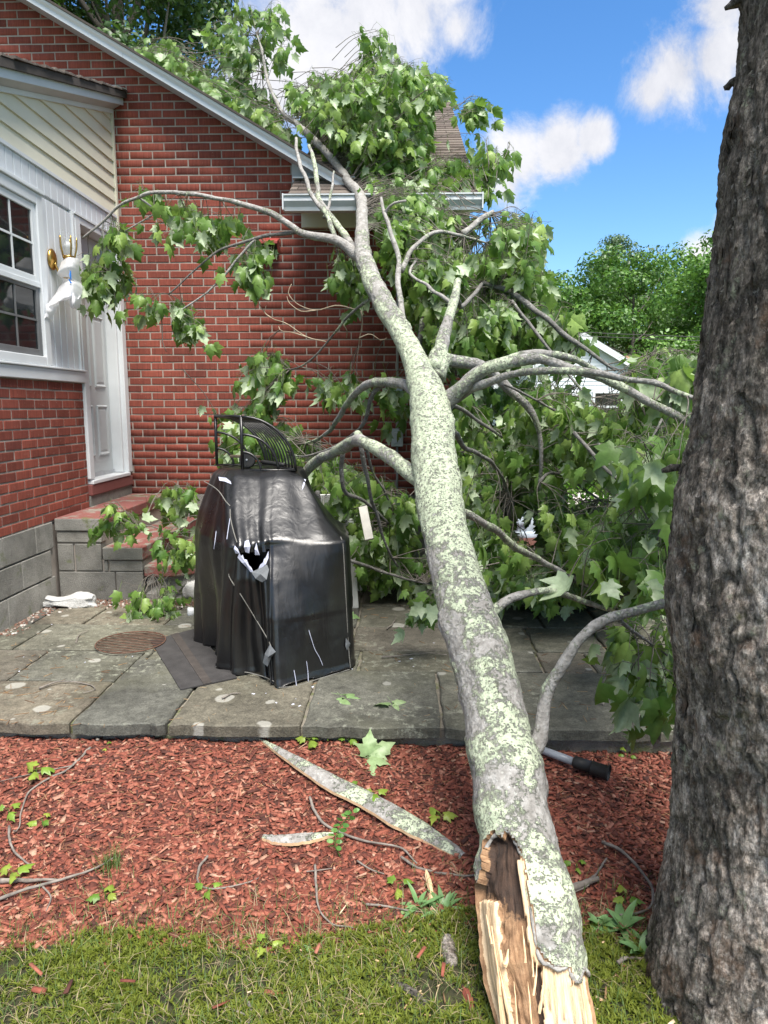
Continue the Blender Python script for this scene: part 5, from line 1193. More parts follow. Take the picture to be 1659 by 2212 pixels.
for i in range(ZR - 1):
    for j in range(NCV):
        a = (i * NCV + j, i * NCV + (j + 1) % NCV, (i + 1) * NCV + (j + 1) % NCV, (i + 1) * NCV + j)
        c = (CV[i, j] + CV[i, (j + 1) % NCV] + CV[i + 1, (j + 1) % NCV] + CV[i + 1, j]) / 4
        if c[1] < 3.75 and .6 < c[2] < .86:
            x, y = proj(c)
            if inpoly(x, y, TEAR): continue
        f.append(a)
f.append(tuple(range((ZR - 1) * NCV, ZR * NCV)))
cov_o = mesh_obj('cover', CV.reshape(-1, 3), f, M_COVER, grill); cov_o.data.polygons.foreach_set('use_smooth', [True] * len(f))
# the grill body inside, seen through the tear
MB().box(-.80, -.45, 3.78, 4.3, .45, .82).build('firebox', M_BLACKIRON, grill, .02)
for x, y in ((-.8, 3.75), (-.45, 3.8), (-1.05, 4.35), (-.55, 4.35)): MB().box(x - .02, x + .02, y - .02, y + .02, PZ, .5).build('leg', M_BLACKIRON, grill)
def on_cover(px, py, lift=.004):
    d = ray(px, py); d /= np.linalg.norm(d); W = CV.reshape(-1, 3) - CAMLOC; t = W @ d; off = np.linalg.norm(W - t[:, None] * d, axis=1)
    near = np.where(off < .03)[0]
    if len(near) == 0: return CAMLOC + d * t[int(np.argmin(off))]
    tmin = t[near].min(); sel = near[t[near] < tmin + .06]; wgt = 1 / (off[sel] + .002) ** 2
    return CAMLOC + d * ((t[sel] * wgt).sum() / wgt.sum() - lift)
def rag(name, poly, m, lift=.006, cur=.012):
    P_ = [on_cover(x, y, lift + (cur * rng.random())) for x, y in poly]; c = sum(P_) / len(P_) - _F * cur
    n = len(P_); mesh_obj(name, P_ + [c], [(i, (i + 1) % n, n) for i in range(n)], m, grill)
rag('lining_flap', [(513, 1204), (517, 1195), (521, 1201), (524, 1198), (528, 1208), (533, 1209), (538, 1221), (543, 1226), (547, 1235), (541, 1236), (533, 1226), (523, 1216)], M_LINING, .005, .006)
rag('lining_flap', [(580, 1190), (580, 1205), (574, 1219), (564, 1228), (558, 1230), (562, 1220), (568, 1217), (570, 1208), (575, 1203)], M_LINING, .005, .006)
rag('lining_flap', [(529, 1169), (537, 1166), (541, 1180), (538, 1195), (530, 1193), (527, 1182)], M_LINING); rag('lining_flap', [(554, 1172), (557, 1186), (561, 1199), (551, 1199), (550, 1186)], M_LINING)
rag('lining_flap', [(507, 1178), (514, 1186), (518, 1196), (509, 1196), (505, 1186)], M_LINING)
rag('torn_flap', [(543, 1236), (556, 1230), (577, 1220), (581, 1230), (576, 1252), (566, 1258), (552, 1250)], M_GREYBACK, .012, .02)
rag('torn_flap', [(583, 1392), (596, 1408), (586, 1420), (578, 1440), (568, 1432), (572, 1412)], M_GREYBACK, .012, .02)
rag('torn_flap', [(747, 1378), (757, 1390), (750, 1405), (746, 1396)], M_GREYBACK, .004, .006)
def seam(name, pts, wd, m, lift=.005):
    P_ = catmull([on_cover(x, y, lift) for x, y in pts], max(6, len(pts) * 5)); v, f_ = tube_arrays(P_, wd, 5); mesh_obj(name, v, f_, m, grill)
for pts in ([(667, 1361), (672, 1378), (680, 1402), (690, 1420), (697, 1437)], [(635, 1447), (639, 1470), (641, 1486)], [(662, 1428), (665, 1450), (666, 1472)], [(497, 1118), (492, 1150), (490, 1165)], [(467, 1147), (464, 1172), (462, 1186)]):
    seam('slit', pts, [.0008] + [.0020] * (len(catmull(pts, max(6, len(pts) * 5))) - 2) + [.0018], M_LINING, .004)
M_THREAD = simple('grey_stitching', (.16, .155, .14), .9, .5, 300, .2)
for pts in ([(736, 1160), (741, 1180), (745, 1250), (749, 1330), (753, 1400), (757, 1443)], [(441, 1040), (462, 1052), (475, 1064), (487, 1082), (497, 1093)], [(497, 1100), (498, 1120), (505, 1150), (512, 1172)], [(494, 1240), (497, 1250), (520, 1285), (548, 1330), (575, 1375), (585, 1395)], [(602, 1485), (640, 1482), (690, 1466), (755, 1446)], [(488, 1452), (530, 1452), (570, 1462), (592, 1472)], [(697, 1050), (709, 1062), (700, 1075), (699, 1090)]):
    seam('seam', pts, .0028, M_THREAD, .003)
rag('lining_flap', [(472, 1030), (488, 1032), (498, 1040), (500, 1046), (486, 1040), (474, 1038)], M_LINING, .004, .004)
rag('lining_flap', [(655, 1034), (661, 1036), (657, 1050), (652, 1060)], M_LINING, .004, .003)

# quarter-round wire basket standing on the cover
bk = thing('wire_basket', 'black quarter-round wire basket standing on the covered grill', 'wire basket', (-.9, 4.1, 1.235))
n0 = PY(524, 1016, 4.05); f0 = PY(468, 985, 4.42); ax = f0 - n0; ax[2] = 0; zb = n0[2]; RAD = .305
rt = PY(640, 1008, 4.06) - n0; rt[2] = 0; rt /= np.linalg.norm(rt)
def bp(s, r, t): return n0 + ax * s + rt * (r * math.sin(t)) + np.array([0, 0, r * math.cos(t)])
arc = lambda s, r: [bp(s, r, t) for t in np.linspace(0, math.pi / 2, 14)]
for s in np.linspace(0, 1, 11): MB().tube(arc(s, RAD), .0052 if 0 < s < 1 else .0085, 7).build('hoop', M_BLACKIRON, bk)
for s in (0, 1):
    MB().tube([bp(s, 0, 0), bp(s, RAD / 2, 0), bp(s, RAD, 0)], .0098, 8).build('upright', M_BLACKIRON, bk)
    for r in (.105, .205): MB().tube(arc(s, r), .0078, 7).build('end_arc', M_BLACKIRON, bk)
    MB().tube([bp(s, 0, 0), bp(s, RAD / 2, math.pi / 2), bp(s, RAD, math.pi / 2)], .0085, 8).build('base_rail', M_BLACKIRON, bk)
MB().tube([bp(0, RAD, 0), bp(.5, RAD, 0), bp(1, RAD, 0)], .0098, 8).build('top_rail', M_BLACKIRON, bk)
MB().tube([bp(0, RAD, math.pi / 2), bp(.5, RAD, math.pi / 2), bp(1, RAD, math.pi / 2)], .0098, 8).build('top_rail', M_BLACKIRON, bk)
for r in np.linspace(.0, RAD - .02, 6): MB().bar(bp(-.03, r, math.pi / 2), bp(1.03, r, math.pi / 2), .016, .006).build('base_slat', M_BLACKIRON, bk)
c = bp(.25, .07, math.pi / 2) + np.array([0, 0, .052])
wv, wf = tube_arrays([c + _F * q for q in (-.022, -.02, .018, .02)], [.040, .046, .046, .040], 22); wheel = thing('spool_wheel', 'small round black plastic wheel inside the wire basket', 'wheel', tuple(c)); mesh_obj('disc', wv, wf, M_RUBBER, wheel)
wv, wf = tube_arrays([c - _F * .0235, c - _F * .0265], [.006, .005], 10); mesh_obj('hub_pin', wv, wf, M_STEELBOX, wheel)
brp = [bp(.62, .10, math.pi / 2) + (0, 0, .05), bp(.45, .16, math.pi / 2) + (0, 0, .04), bp(.2, .28, math.pi / 2) + (0, 0, .025)]
brush = thing('grill_brush', 'grill brush with rusty bristle head and black handle inside the wire basket', 'brush', tuple(brp[1]))
pp = catmull(brp, 16); MB().tube(pp[7:], [.008] + [.013] * 7 + [.010], 8).build('handle', M_RUBBER, brush); MB().tube(pp[:8], .006, 6).build('shaft', simple('rusty_orange', (.25, .08, .03), .7, .3, 30, .3), brush)
hb = MB(); hb.bar(bp(.75, .05, math.pi / 2) + (0, 0, .062), bp(.6, .2, math.pi / 2) + (0, 0, .062), .035, .016)
hb.build('head', simple('brush_head', (.10, .075, .05), .9, .4, 60, .5), brush, .003)

# ---------------------------------------------------------------- things lying on the patio
gc = PG(283, 1392, PZ); grate = thing('round_grate', 'rusty round cooking grate lying on the flagstones beside the black mat', 'grate', (gc[0], gc[1], PZ))
M_RUST = simple('rust', (.10, .05, .032), .9, .5, 40, .5)
rg = .20; ring = [(gc[0] + rg * math.cos(t), gc[1] + rg * math.sin(t), PZ + .016) for t in np.linspace(0, 2 * math.pi, 41)]
MB().tube(ring, .0035, 6, False).build('ring', M_RUST, grate)
for k in range(-6, 7):
    x = k * rg / 6.6; h = math.sqrt(rg * rg - x * x)
    a_ = .25; R2 = lambda u, v: (gc[0] + u * math.cos(a_) - v * math.sin(a_), gc[1] + u * math.sin(a_) + v * math.cos(a_), PZ + .018)
    MB().tube([R2(-h, x), R2(0, x), R2(h, x)], .0030, 5).build('rod', M_RUST, grate)
mc = [PG(x, y, PZ) for x, y in ((325, 1387), (420, 1361), (512, 1467), (390, 1493))]
mat_ = thing('rubber_mat', 'thin black rubber mat with a seam strip beside the grill', 'mat', tuple(sum(mc) / 4))
def slabq(q, z0, z1): return [(p[0], p[1], z0) for p in q] + [(p[0], p[1], z1) for p in q], [(3, 2, 1, 0), (4, 5, 6, 7), (0, 1, 5, 4), (1, 2, 6, 5), (2, 3, 7, 6), (3, 0, 4, 7)]
M_MAT = simple('worn_rubber', (.035, .033, .033), .85, .3, 14, .6, bscale=220)
mesh_obj('sheet', *slabq(mc, PZ + .004, PZ + .010), M_MAT, mat_)
l = lambda a, b, t: a + (b - a) * t
mesh_obj('seam_strip', *slabq([l(mc[0], mc[1], .45), l(mc[0], mc[1], .62), l(mc[3], mc[2], .55), l(mc[3], mc[2], .40)], PZ + .0105, PZ + .013), simple('strip_rubber', (.045, .038, .034), .8, .3, 20, .4), mat_)
def rock(name, label, cat, c, size, m, seed, group=None, rotz=0.0, n1=22, n2=14, profile=None):
    v = []
    for i in range(n2 + 1):
        ph = math.pi * i / n2
        for j in range(n1):
            a = 2 * math.pi * j / n1; d = Vector((math.sin(ph) * math.cos(a), math.sin(ph) * math.sin(a), math.cos(ph)))
            e = Vector([math.copysign(abs(t) ** .6, t) for t in d]); k = 1 + .28 * mn.noise(d * 1.7 + Vector((seed, 0, 0))) + .12 * mn.noise(d * 5 + Vector((0, seed, 0))) + .05 * mn.noise(d * 14)
            p = Vector((e.x * size[0], e.y * size[1], e.z * size[2])) * k
            if profile: p.z *= profile(p.x / size[0])
            p.z = max(p.z, -size[2] * .75); v.append((c[0] + p.x * math.cos(rotz) - p.y * math.sin(rotz), c[1] + p.x * math.sin(rotz) + p.y * math.cos(rotz), c[2] + p.z + size[2] * .75))
    f_ = [(i * n1 + j, i * n1 + (j + 1) % n1, (i + 1) * n1 + (j + 1) % n1, (i + 1) * n1 + j) for i in range(n2) for j in range(n1)]
    o = mesh_obj(name, v, f_, m); o.data.polygons.foreach_set('use_smooth', [True] * len(f_)); return tag(o, label, cat, group)
q = PG(146, 1312, PZ)
rock('concrete_chunk', 'long white broken concrete chunk leaning at the foot of the block steps', 'concrete chunk', (q[0], q[1] + .02, PZ), (.19, .055, .055), M_RUBBLE, 3, None, .1, 40, 22, lambda t: .62 + .62 * max(0, t - .1) + .22 * math.sin(t * 5))
q = PG(421, 1290, PZ); rock('white_rock', 'rounded white rock half behind the left side of the black grill cover', 'rock', (q[0], q[1], PZ), (.075, .06, .07), M_RUBBLE, 5)
q = PG(404, 1284, PZ); rock('grey_stone', 'small grey stone beside the white rock left of the grill', 'stone', (q[0] - .01, q[1] + .02, PZ), (.035, .03, .026), M_BLOCK, 8)
q = PG(417, 1328, PZ); rock('plastic_scrap', 'crumpled pale plastic scrap on the flagstones by the left edge of the grill cover', 'scrap', (q[0] - .01, q[1], PZ), (.03, .03, .03), M_BAG, 9, None, .3, 10, 7)
def boxes_np(n, posf, sizef, m, name, kind='stuff', tilt=.25):
    base = np.array([(x, y, z) for z in (0, 1) for y in (-.5, .5) for x in (-.5, .5)], float)
    fq = np.array([(4, 5, 7, 6), (0, 1, 5, 4), (2, 6, 7, 3), (0, 4, 6, 2), (1, 3, 7, 5)])
    p = posf(n); s = sizef(n); a = rng.uniform(0, 2 * math.pi, n); b = rng.normal(0, tilt, n); g_ = rng.normal(0, tilt, n)
    v = base[None] * s[:, None]
    v = v + np.stack([np.zeros((n, 8)), (base[None, :, 0] * rng.normal(0, .12, n)[:, None]) * s[:, :1], np.zeros((n, 8))], -1)
    v[..., 1] *= 1 + base[None, :, 0] * rng.uniform(-.7, .5, n)[:, None]
    z = v[..., 2] + v[..., 0] * np.sin(b)[:, None] + v[..., 1] * np.sin(g_)[:, None]
    x = v[..., 0] * np.cos(a)[:, None] - v[..., 1] * np.sin(a)[:, None]; y = v[..., 0] * np.sin(a)[:, None] + v[..., 1] * np.cos(a)[:, None]
    V_ = np.stack([x, y, z], -1) + p[:, None]
    return fast_obj(name, V_.reshape(-1, 3), (fq[None] + (np.arange(n) * 8)[:, None, None]).reshape(-1, 4), m, None, kind)
def mat_chips(name, stops):
    m, nt, bs = mat_new(name); r = rnd_piece(nt); c = ramp(nt, r, stops)
    c = mixc(nt, 1.0, c, ramp(nt, noi(nt, wcoords(nt), 120, 4, .7), [(.3, .65), (.7, 1.3)]), 'MULTIPLY')
    link(nt, c, bs.inputs['Base Color']); bs.inputs['Roughness'].default_value = .85; bump(nt, bs, noi(nt, wcoords(nt), 220, 3), .5, .002); return m
M_CHIP = mat_chips('red_mulch', [(0, (.05, .016, .010)), (.25, (.125, .033, .020)), (.5, (.19, .050, .030)), (.75, (.25, .075, .045)), (.93, (.32, .13, .085)), (1, (.38, .23, .16))])
M_PEB = mat_chips('pebbles', [(0, (.10, .055, .04)), (.5, (.19, .09, .06)), (.8, (.27, .23, .19)), (1, (.50, .48, .45))])
def peb_pos(n):
    t = rng.random(n); x = -2.5 + 1.25 * t + rng.normal(0, .05, n); y = 4.98 - .05 * t + rng.normal(0, .07, n); w_ = rng.random(n) < .25
    y = np.where(w_, 4.2 + .9 * rng.random(n), y); x = np.where(w_, -2.53 + np.abs(rng.normal(0, .05, n)), x); return np.stack([x, np.minimum(y, 5.03), np.full(n, PZ)], -1)
boxes_np(1300, peb_pos, lambda n: np.abs(rng.normal(.8, .5, (n, 1))) * [.013, .009, .006], M_PEB, 'gravel', tilt=.3)
def scrap_pos(n):
    L = [PG(rng.normal(650, 60), rng.normal(1480, 28), PZ) if rng.random() < .5 else PG(rng.uniform(560, 1000), rng.uniform(1380, 1500), PZ) if rng.random() < .6 else PG(rng.uniform(20, 480), rng.uniform(1330, 1520), PZ) for _ in range(n)]; return np.array(L)
boxes_np(60, scrap_pos, lambda n: np.abs(rng.normal(1, .4, (n, 1))) * [.010, .006, .0015], simple('white_lint', (.6, .62, .72), .8, .1, 30, .2), 'lint_scraps', tilt=.1)
def litter_pos(n): return np.array([PG(rng.uniform(-60, 1500), rng.uniform(1300, 1568), PZ) for _ in range(n)])
boxes_np(420, litter_pos, lambda n: np.stack([rng.uniform(.02, .07, n), rng.uniform(.0012, .003, n), np.full(n, .002)], -1), mat_chips('needle_litter', [(0, (.10, .05, .025)), (.6, (.22, .13, .06)), (1, (.36, .26, .14))]), 'needle_litter', tilt=.03)

# chair and plank under the branches
ch = thing('plastic_chair', 'white resin patio chair hidden under maple leaves behind the grill', 'chair', (-.6, 5.0, PZ))
cx0, cy0 = -.60, 4.95
def grid_sheet(fn, nu, nv, th_):
    Pt = np.array([[fn(u, v) for u in np.linspace(0, 1, nu)] for v in np.linspace(0, 1, nv)]); N_ = np.cross(np.gradient(Pt, axis=1), np.gradient(Pt, axis=0)); N_ /= np.linalg.norm(N_, axis=2)[..., None] + 1e-9
    v = np.concatenate([Pt.reshape(-1, 3), (Pt - N_ * th_).reshape(-1, 3)]); k = nu * nv
    f_ = [(j * nu + i, j * nu + i + 1, (j + 1) * nu + i + 1, (j + 1) * nu + i) for j in range(nv - 1) for i in range(nu - 1)]
    bd = [i for i in range(nu)] + [j * nu + nu - 1 for j in range(1, nv)] + [(nv - 1) * nu + i for i in range(nu - 2, -1, -1)] + [j * nu for j in range(nv - 2, 0, -1)]
    f_ += [tuple(k + t for t in reversed(q)) for q in f_]; f_ += [(bd[i], k + bd[i], k + bd[(i + 1) % len(bd)], bd[(i + 1) % len(bd)]) for i in range(len(bd))]; return v, f_
mesh_obj('seat', *grid_sheet(lambda u, v: np.array([cx0 - .24 + .48 * u, cy0 - .05 + .46 * v, PZ + .42 - .02 * math.sin(u * math.pi) + .02 * (1 - v)]), 10, 10, .012), M_PLASTIC, ch)
mesh_obj('backrest', *grid_sheet(lambda u, v: np.array([cx0 - .23 + .46 * u, cy0 - .07 - .10 * v + .07 * (2 * u - 1) ** 2, PZ + .42 + .40 * v]), 12, 8, .014), M_PLASTIC, ch)
for sx in (-1, 1):
    MB().bar((cx0 + sx * .24, cy0 - .12, PZ + .62), (cx0 + sx * .27, cy0 + .38, PZ + .62), .05, .02).build('armrest', M_PLASTIC, ch, .005)
    for sy in (-.06, .40): MB().bar((cx0 + sx * .27, cy0 + sy * 1.05, PZ), (cx0 + sx * .235, cy0 + sy * .95, PZ + .61), .045, .03, (0, 1, 0)).build('leg', M_PLASTIC, ch, .006)
pk0, pk1 = PY(784, 1095, 4.55), PY(798, 1166, 4.45)
pk = thing('wooden_stake', 'loose white wooden stake hanging among the leaves behind the grill', 'slat', tuple(pk1)); MB().bar(pk0, pk1, .055, .03, (0, 1, 0)).build('board', simple('weathered_white_wood', (.55, .53, .47), .7, .12, 12, .3), pk, .003)
fr_a, fr_b = PY(752, 1140, 5.1), PY(775, 1112, 5.15)
tl_ = thing('metal_pole', 'thin grey metal pole lying slanted among the leaves behind the stake', 'pole', tuple(fr_a)); MB().tube([PY(735, 1165, 5.0), fr_a, fr_b, PY(790, 1095, 5.2)], .012, 8).build('tube', M_STEELBOX, tl_)

# ---------------------------------------------------------------- mulch, lawn, moss
def mulch_pos(n):
    x = rng.uniform(-2.0, 2.4, n); y = 1.86 + 1.16 * rng.random(n) ** 1.25; e = np.array([edge_y(t) for t in x]); y = np.where(y < e - .05 + rng.normal(0, .05, n), e + .9 * rng.random(n), y)
    z = np.array([gz(a, b) for a, b in zip(x, y)]) + rng.uniform(-.004, .008, n); return np.stack([x, np.minimum(y, 3.02), z], -1)
boxes_np(38000, mulch_pos, lambda n: np.stack([rng.gamma(3.0, .0066, n) + .005, rng.gamma(4, .0017, n) + .002, rng.uniform(.0015, .006, n)], -1), M_CHIP, 'mulch_chips', tilt=.22)
boxes_np(6500, mulch_pos, lambda n: np.stack([rng.uniform(.03, .10, n), rng.uniform(.0010, .0018, n), np.full(n, .0012)], -1), mat_chips('pine_needles', [(0, (.12, .04, .02)), (.6, (.26, .12, .06)), (1, (.38, .24, .12))]), 'pine_needles', tilt=.12)
boxes_np(240, lambda n: (lambda p: np.c_[p[:, 0], np.where(rng.random(n) < .14, rng.uniform(1.5, 1.9, n), p[:, 1]), p[:, 2] + .006])(mulch_pos(n)), lambda n: np.stack([rng.uniform(.03, .055, n), rng.uniform(.007, .012, n), rng.uniform(.003, .006, n)], -1), M_CHIP, 'large_chips', tilt=.18)
def blades(n, pos, hmin, hmax, wd, lean, m, name, kind='stuff', parent=None):
    p = pos(n); a = rng.uniform(0, 2 * math.pi, n); h = rng.uniform(hmin, hmax, n); le = np.abs(rng.normal(lean, lean * .5, n)); w_ = wd * rng.uniform(.6, 1.3, n)
    dx, dy = np.cos(a), np.sin(a); V_ = np.zeros((n, 5, 3))
    for k, (t, s) in enumerate(((0, -1), (0, 1), (.55, -.8), (.55, .8), (1, 0))):
        out = le * h * t ** 1.6; V_[:, k, 0] = p[:, 0] + dx * out - dy * s * w_; V_[:, k, 1] = p[:, 1] + dy * out + dx * s * w_; V_[:, k, 2] = p[:, 2] + h * t * np.sqrt(np.maximum(.05, 1 - (le * t) ** 2 * .45))
    f_ = np.array([(0, 1, 3), (0, 3, 2), (2, 3, 4)]); return fast_obj(name, V_.reshape(-1, 3), (f_[None] + (np.arange(n) * 5)[:, None, None]).reshape(-1, 3), m, parent, kind)
def chip_pos(n):
    q = np.array([PG(rng.normal(1120, 190), rng.uniform(1960, 2240)) for _ in range(n)]); q[:, 2] += rng.uniform(.008, .022, n); return q
boxes_np(150, chip_pos, lambda n: np.stack([rng.gamma(2.5, .009, n) + .008, rng.uniform(.002, .006, n), rng.uniform(.001, .003, n)], -1), mat_chips('fresh_splinters', [(0, (.10, .055, .03)), (.4, (.34, .20, .10)), (.8, (.60, .43, .26)), (1, (.70, .55, .38))]), 'wood_splinters', tilt=.3)
M_GRASS = mat_leaf('grass_blade', (.040, .085, .016), (.075, .14, .025), (.18, .185, .065), (.07, .12, .028), .25, .6)
M_MOSS = mat_leaf('moss', (.058, .078, .007), (.120, .152, .011), (.195, .22, .020), (.11, .135, .013), .25, .7)
M_DRY = mat_leaf('dry_grass', (.16, .13, .07), (.26, .21, .12), (.40, .33, .20), (.25, .20, .12), .1, .8)
def lawn_pos(y0, top, gate=None):
    def f_(n):
        X, Yv = [], []
        while len(X) < n:
            x = rng.uniform(-1.55, 1.35); y = rng.uniform(y0, edge_y(x) + top * (rng.random() if rng.random() < .8 else 2))
            if gate is not None:
                g_ = .80 + 1.1 * fbm((x, y, gate), 3.2) + .35 * fbm((x, y, gate), 12)
                if y > edge_y(x) - .06: g_ -= .3
                if rng.random() > g_: continue
            X.append(x); Yv.append(y)
        return np.array([(x, y, gz(x, y) - .002 + .010 * max(0, fbm((x, y, 2), 9))) for x, y in zip(X, Yv)])
    return f_
def moss_tufts(n, pos):
    p = pos(n); K = 7; B_ = []; 
    P_ = np.repeat(p, K, 0); P_[:, 2] += np.repeat(rng.uniform(0, .012, n), K); return P_
mp_ = moss_tufts(14500, lawn_pos(1.18, .0, 4.0))
blades(len(mp_), lambda n: mp_, .012, .024, .0026, .8, M_MOSS, 'moss')
blades(14000, lawn_pos(1.18, .12), .02, .06, .0011, .7, M_GRASS, 'grass')
blades(5000, lawn_pos(1.18, .10, 13.0), .02, .07, .0010, 1.15, M_DRY, 'dry_grass')
tg = PG(240, 1880); blades(90, lambda n: np.array([tg[0], tg[1], 0]) + rng.normal(0, [.022, .022, 0], (n, 3)), .04, .10, .0012, .6, M_GRASS, 'grass_tuft', None)
tag(bpy.data.objects['grass_tuft'], 'small green grass tuft growing alone in the red mulch', 'grass tuft')

# ---------------------------------------------------------------- sticks, bark and tools on the mulch
def stick(pts, r0, r1, label, m=None, name='stick', cat='stick', group='dry sticks on the mulch', z=.012, forks=()):
    P_ = catmull([PG(x, y, z) + (0, 0, rng.uniform(-.002, .010)) for x, y in pts], max(10, 6 * len(pts)))
    P_ += np.array([np.array(mn.noise_vector(Vector(q) * 18)) * (.004, .004, .003) for q in P_]); b = MB().tube(P_, np.linspace(r0, r1, len(P_)), 7, True, .12)
    for fk in forks:
        Q_ = catmull([PG(x, y, z) + (0, 0, .004) for x, y in fk], 10); b.tube(Q_, np.linspace(r1 * 1.2, r1 * .6, 10), 6)
    return tag(b.build(name, m or M_STICK), label, cat, group)
ST = [([(196, 1616), (150, 1660), (90, 1690), (55, 1730), (40, 1790), (30, 1800)], .006, .002, 'long curved grey twig through the mulch by the left picture edge', [[(160, 1655), (110, 1665), (40, 1680), (0, 1690)]]),
      ([(20, 1790), (25, 1830), (60, 1865), (68, 1870)], .005, .003, 'short dark twig crossing a longer stick at the lower left of the mulch', []),
      ([(-10, 1945), (60, 1925), (130, 1905), (200, 1880), (250, 1850)], .006, .003, 'long straight grey stick running past the grass tuft', [[(90, 1915), (110, 1940), (100, 1970)]]),
      ([(0, 1905), (60, 1900), (125, 1898)], .009, .004, 'thick pale stick at the left edge below the seedlings', []),
      ([(450, 1848), (430, 1880), (432, 1910), (460, 1925), (520, 1915), (560, 1895)], .005, .002, 'hooked dark twig in the middle of the mulch', []),
      ([(668, 1725), (690, 1770), (735, 1800), (800, 1822), (865, 1835), (900, 1865)], .006, .003, 'long pale twig running under the round-leaved sprig', []),
      ([(680, 1870), (683, 1920), (690, 1970), (720, 2000), (765, 2010)], .005, .002, 'bent grey twig curving down to the moss edge', [[(662, 1885), (690, 1882), (718, 1878)]]),
      ([(868, 1855), (910, 1878), (990, 1892), (1035, 1895)], .005, .003, 'dark stick ending at the fallen trunk', [[(772, 1862), (800, 1880), (830, 1890)]]),
      ([(790, 1960), (840, 1958), (880, 1968), (930, 1975)], .004, .002, 'thin dark twig under the rosette weed', []),
      ([(1230, 1915), (1280, 1895), (1310, 1855)], .005, .003, 'grey forked stick just right of the fallen trunk', [[(1280, 1895), (1270, 1915), (1240, 1930)]]),
      ([(1235, 1920), (1265, 1910), (1290, 1898)], .012, .008, 'thick broken stick end beside the fallen trunk', []),
      ([(1300, 1820), (1350, 1845), (1390, 1890), (1410, 1930), (1400, 1965), (1340, 1980)], .006, .003, 'long dark curved twig between the two trunks', []),
      ([(1335, 2085), (1350, 2072), (1380, 2070), (1420, 2076)], .006, .004, 'pale bent twig lying on moss beside the standing tree', []),
      ([(40, 1600), (80, 1580), (115, 1572)], .006, .003, 'short dark stick near the patio edge at far left', []),
      ([(210, 1600), (240, 1575), (270, 1560)], .007, .003, 'grey stick close to the flagstone edge left of the grill', []),
      ([(535, 2170), (545, 2190), (535, 2215)], .005, .003, 'forked pale twig standing in the moss at the bottom edge', [[(505, 2185), (530, 2195), (540, 2200)]]),
      ([(1150, 1295), (1190, 1308), (1228, 1322)], .018, .012, 'broken lichened branch piece with orange end on the flagstones', [])]
for pts, a, b, lb, fk in ST:
    if pts[0] == (1150, 1295):
        P_ = catmull([PG(x, y, PZ + .02) for x, y in pts], 12); o = bark_tube('branch_piece', np.c_[P_, np.linspace(.016, .015, 12)], 10, .5, None, .004); tag(o, lb, 'branch piece')
        e = P_[-1]; d = P_[-1] - P_[-2]; d /= np.linalg.norm(d); v, f_ = tube_arrays([e - d * .03, e + d * .004, e + d * .02], [.0155, .0165, .008], 10, True, .15); mesh_obj('broken_end', v, f_, simple('orange_wood', (.42, .16, .06), .8, .3, 40, .4), o)
    else: stick(pts, a, b, lb, forks=fk)
for pts, lb in (([(480, 1510), (500, 1500), (520, 1498)], 'small twig on the flagstones left of the mat corner'), ([(825, 1421), (880, 1417), (930, 1412), (965, 1418)], 'long thin twig on the flagstones running towards the fallen trunk'), ([(895, 1345), (920, 1343), (950, 1355)], 'pale twig on the flagstones against the fallen trunk'), ([(835, 1360), (850, 1345), (855, 1330)], 'tiny forked twig on the flagstones right of the grill'), ([(85, 1488), (130, 1475), (190, 1478), (205, 1490), (180, 1498)], 'curled dark twig on the flagstones left of the mat'), ([(165, 1388), (170, 1374), (192, 1364)], 'small curved twig above the round grate'), ([(1302, 1522), (1315, 1510), (1338, 1504)], 'bent twig on the flagstones right of the curved branch')):
    stick(pts, .005, .002, lb, z=PZ + .006, group='twigs on the flagstones', name='twig', cat='twig')
def bark_strip(name, cpts, wpx, label, z, thick=.012, seed=0):
    C3 = catmull([np.append(PG(x, y, z + dz), w_ / 2 * ((PG(x, y, z) - CAMLOC) @ _F) / FOC) for (x, y, dz), w_ in zip(cpts, wpx)], 70); n = 11; V_, LA_ = [], []
    for i in range(len(C3)):
        t = C3[min(i + 1, len(C3) - 1), :3] - C3[max(i - 1, 0), :3]; s = np.cross(t, [0, 0, 1]); s /= np.linalg.norm(s); r = C3[i, 3] / .9
        for layer in (0, 1):
            for k in range(n):
                u = (k / (n - 1) - .5) * 2; jag = 1 + .12 * mn.noise(Vector((i * .22, u * .5 + seed, 0))) * (abs(u) > .7)
                p = C3[i, :3] + s * u * r * jag + np.array([0, 0, (1 - u * u) * r * .45 - layer * thick + .003 * mn.noise(Vector((i * .3, u * 2, seed)))]); V_.append(p); LA_.append(lichen_at(p, .42))
    m_ = 2 * n; top = [(i * m_ + k, i * m_ + k + 1, (i + 1) * m_ + k + 1, (i + 1) * m_ + k) for i in range(len(C3) - 1) for k in range(n - 1)]
    bot = [(q[3] + n, q[2] + n, q[1] + n, q[0] + n) for q in top]; ed = []
    for i in range(len(C3) - 1):
        for k in (0, n - 1): q = (i * m_ + k, (i + 1) * m_ + k, (i + 1) * m_ + k + n, i * m_ + k + n); ed.append(q if k else q[::-1])
    o = mesh_obj(name, V_, top, M_BARK); set_attr(o, 'lichen', LA_); o.data.polygons.foreach_set('use_smooth', [True] * len(top)); tag(o, label, 'bark')
    mesh_obj('torn_wood', V_, bot + ed + [tuple(range(n)) + tuple(range(2 * n - 1, n - 1, -1))], M_FRESH, o); return o
bark_strip('bark_strip', [(560, 1594, .01), (640, 1642, .035), (720, 1690, .03), (800, 1730, .03), (880, 1775, .025), (940, 1810, .02), (1002, 1850, .012)], [4, 26, 44, 48, 52, 40, 26], 'long lichen covered bark strip lying diagonally across the red mulch', .0, seed=2)
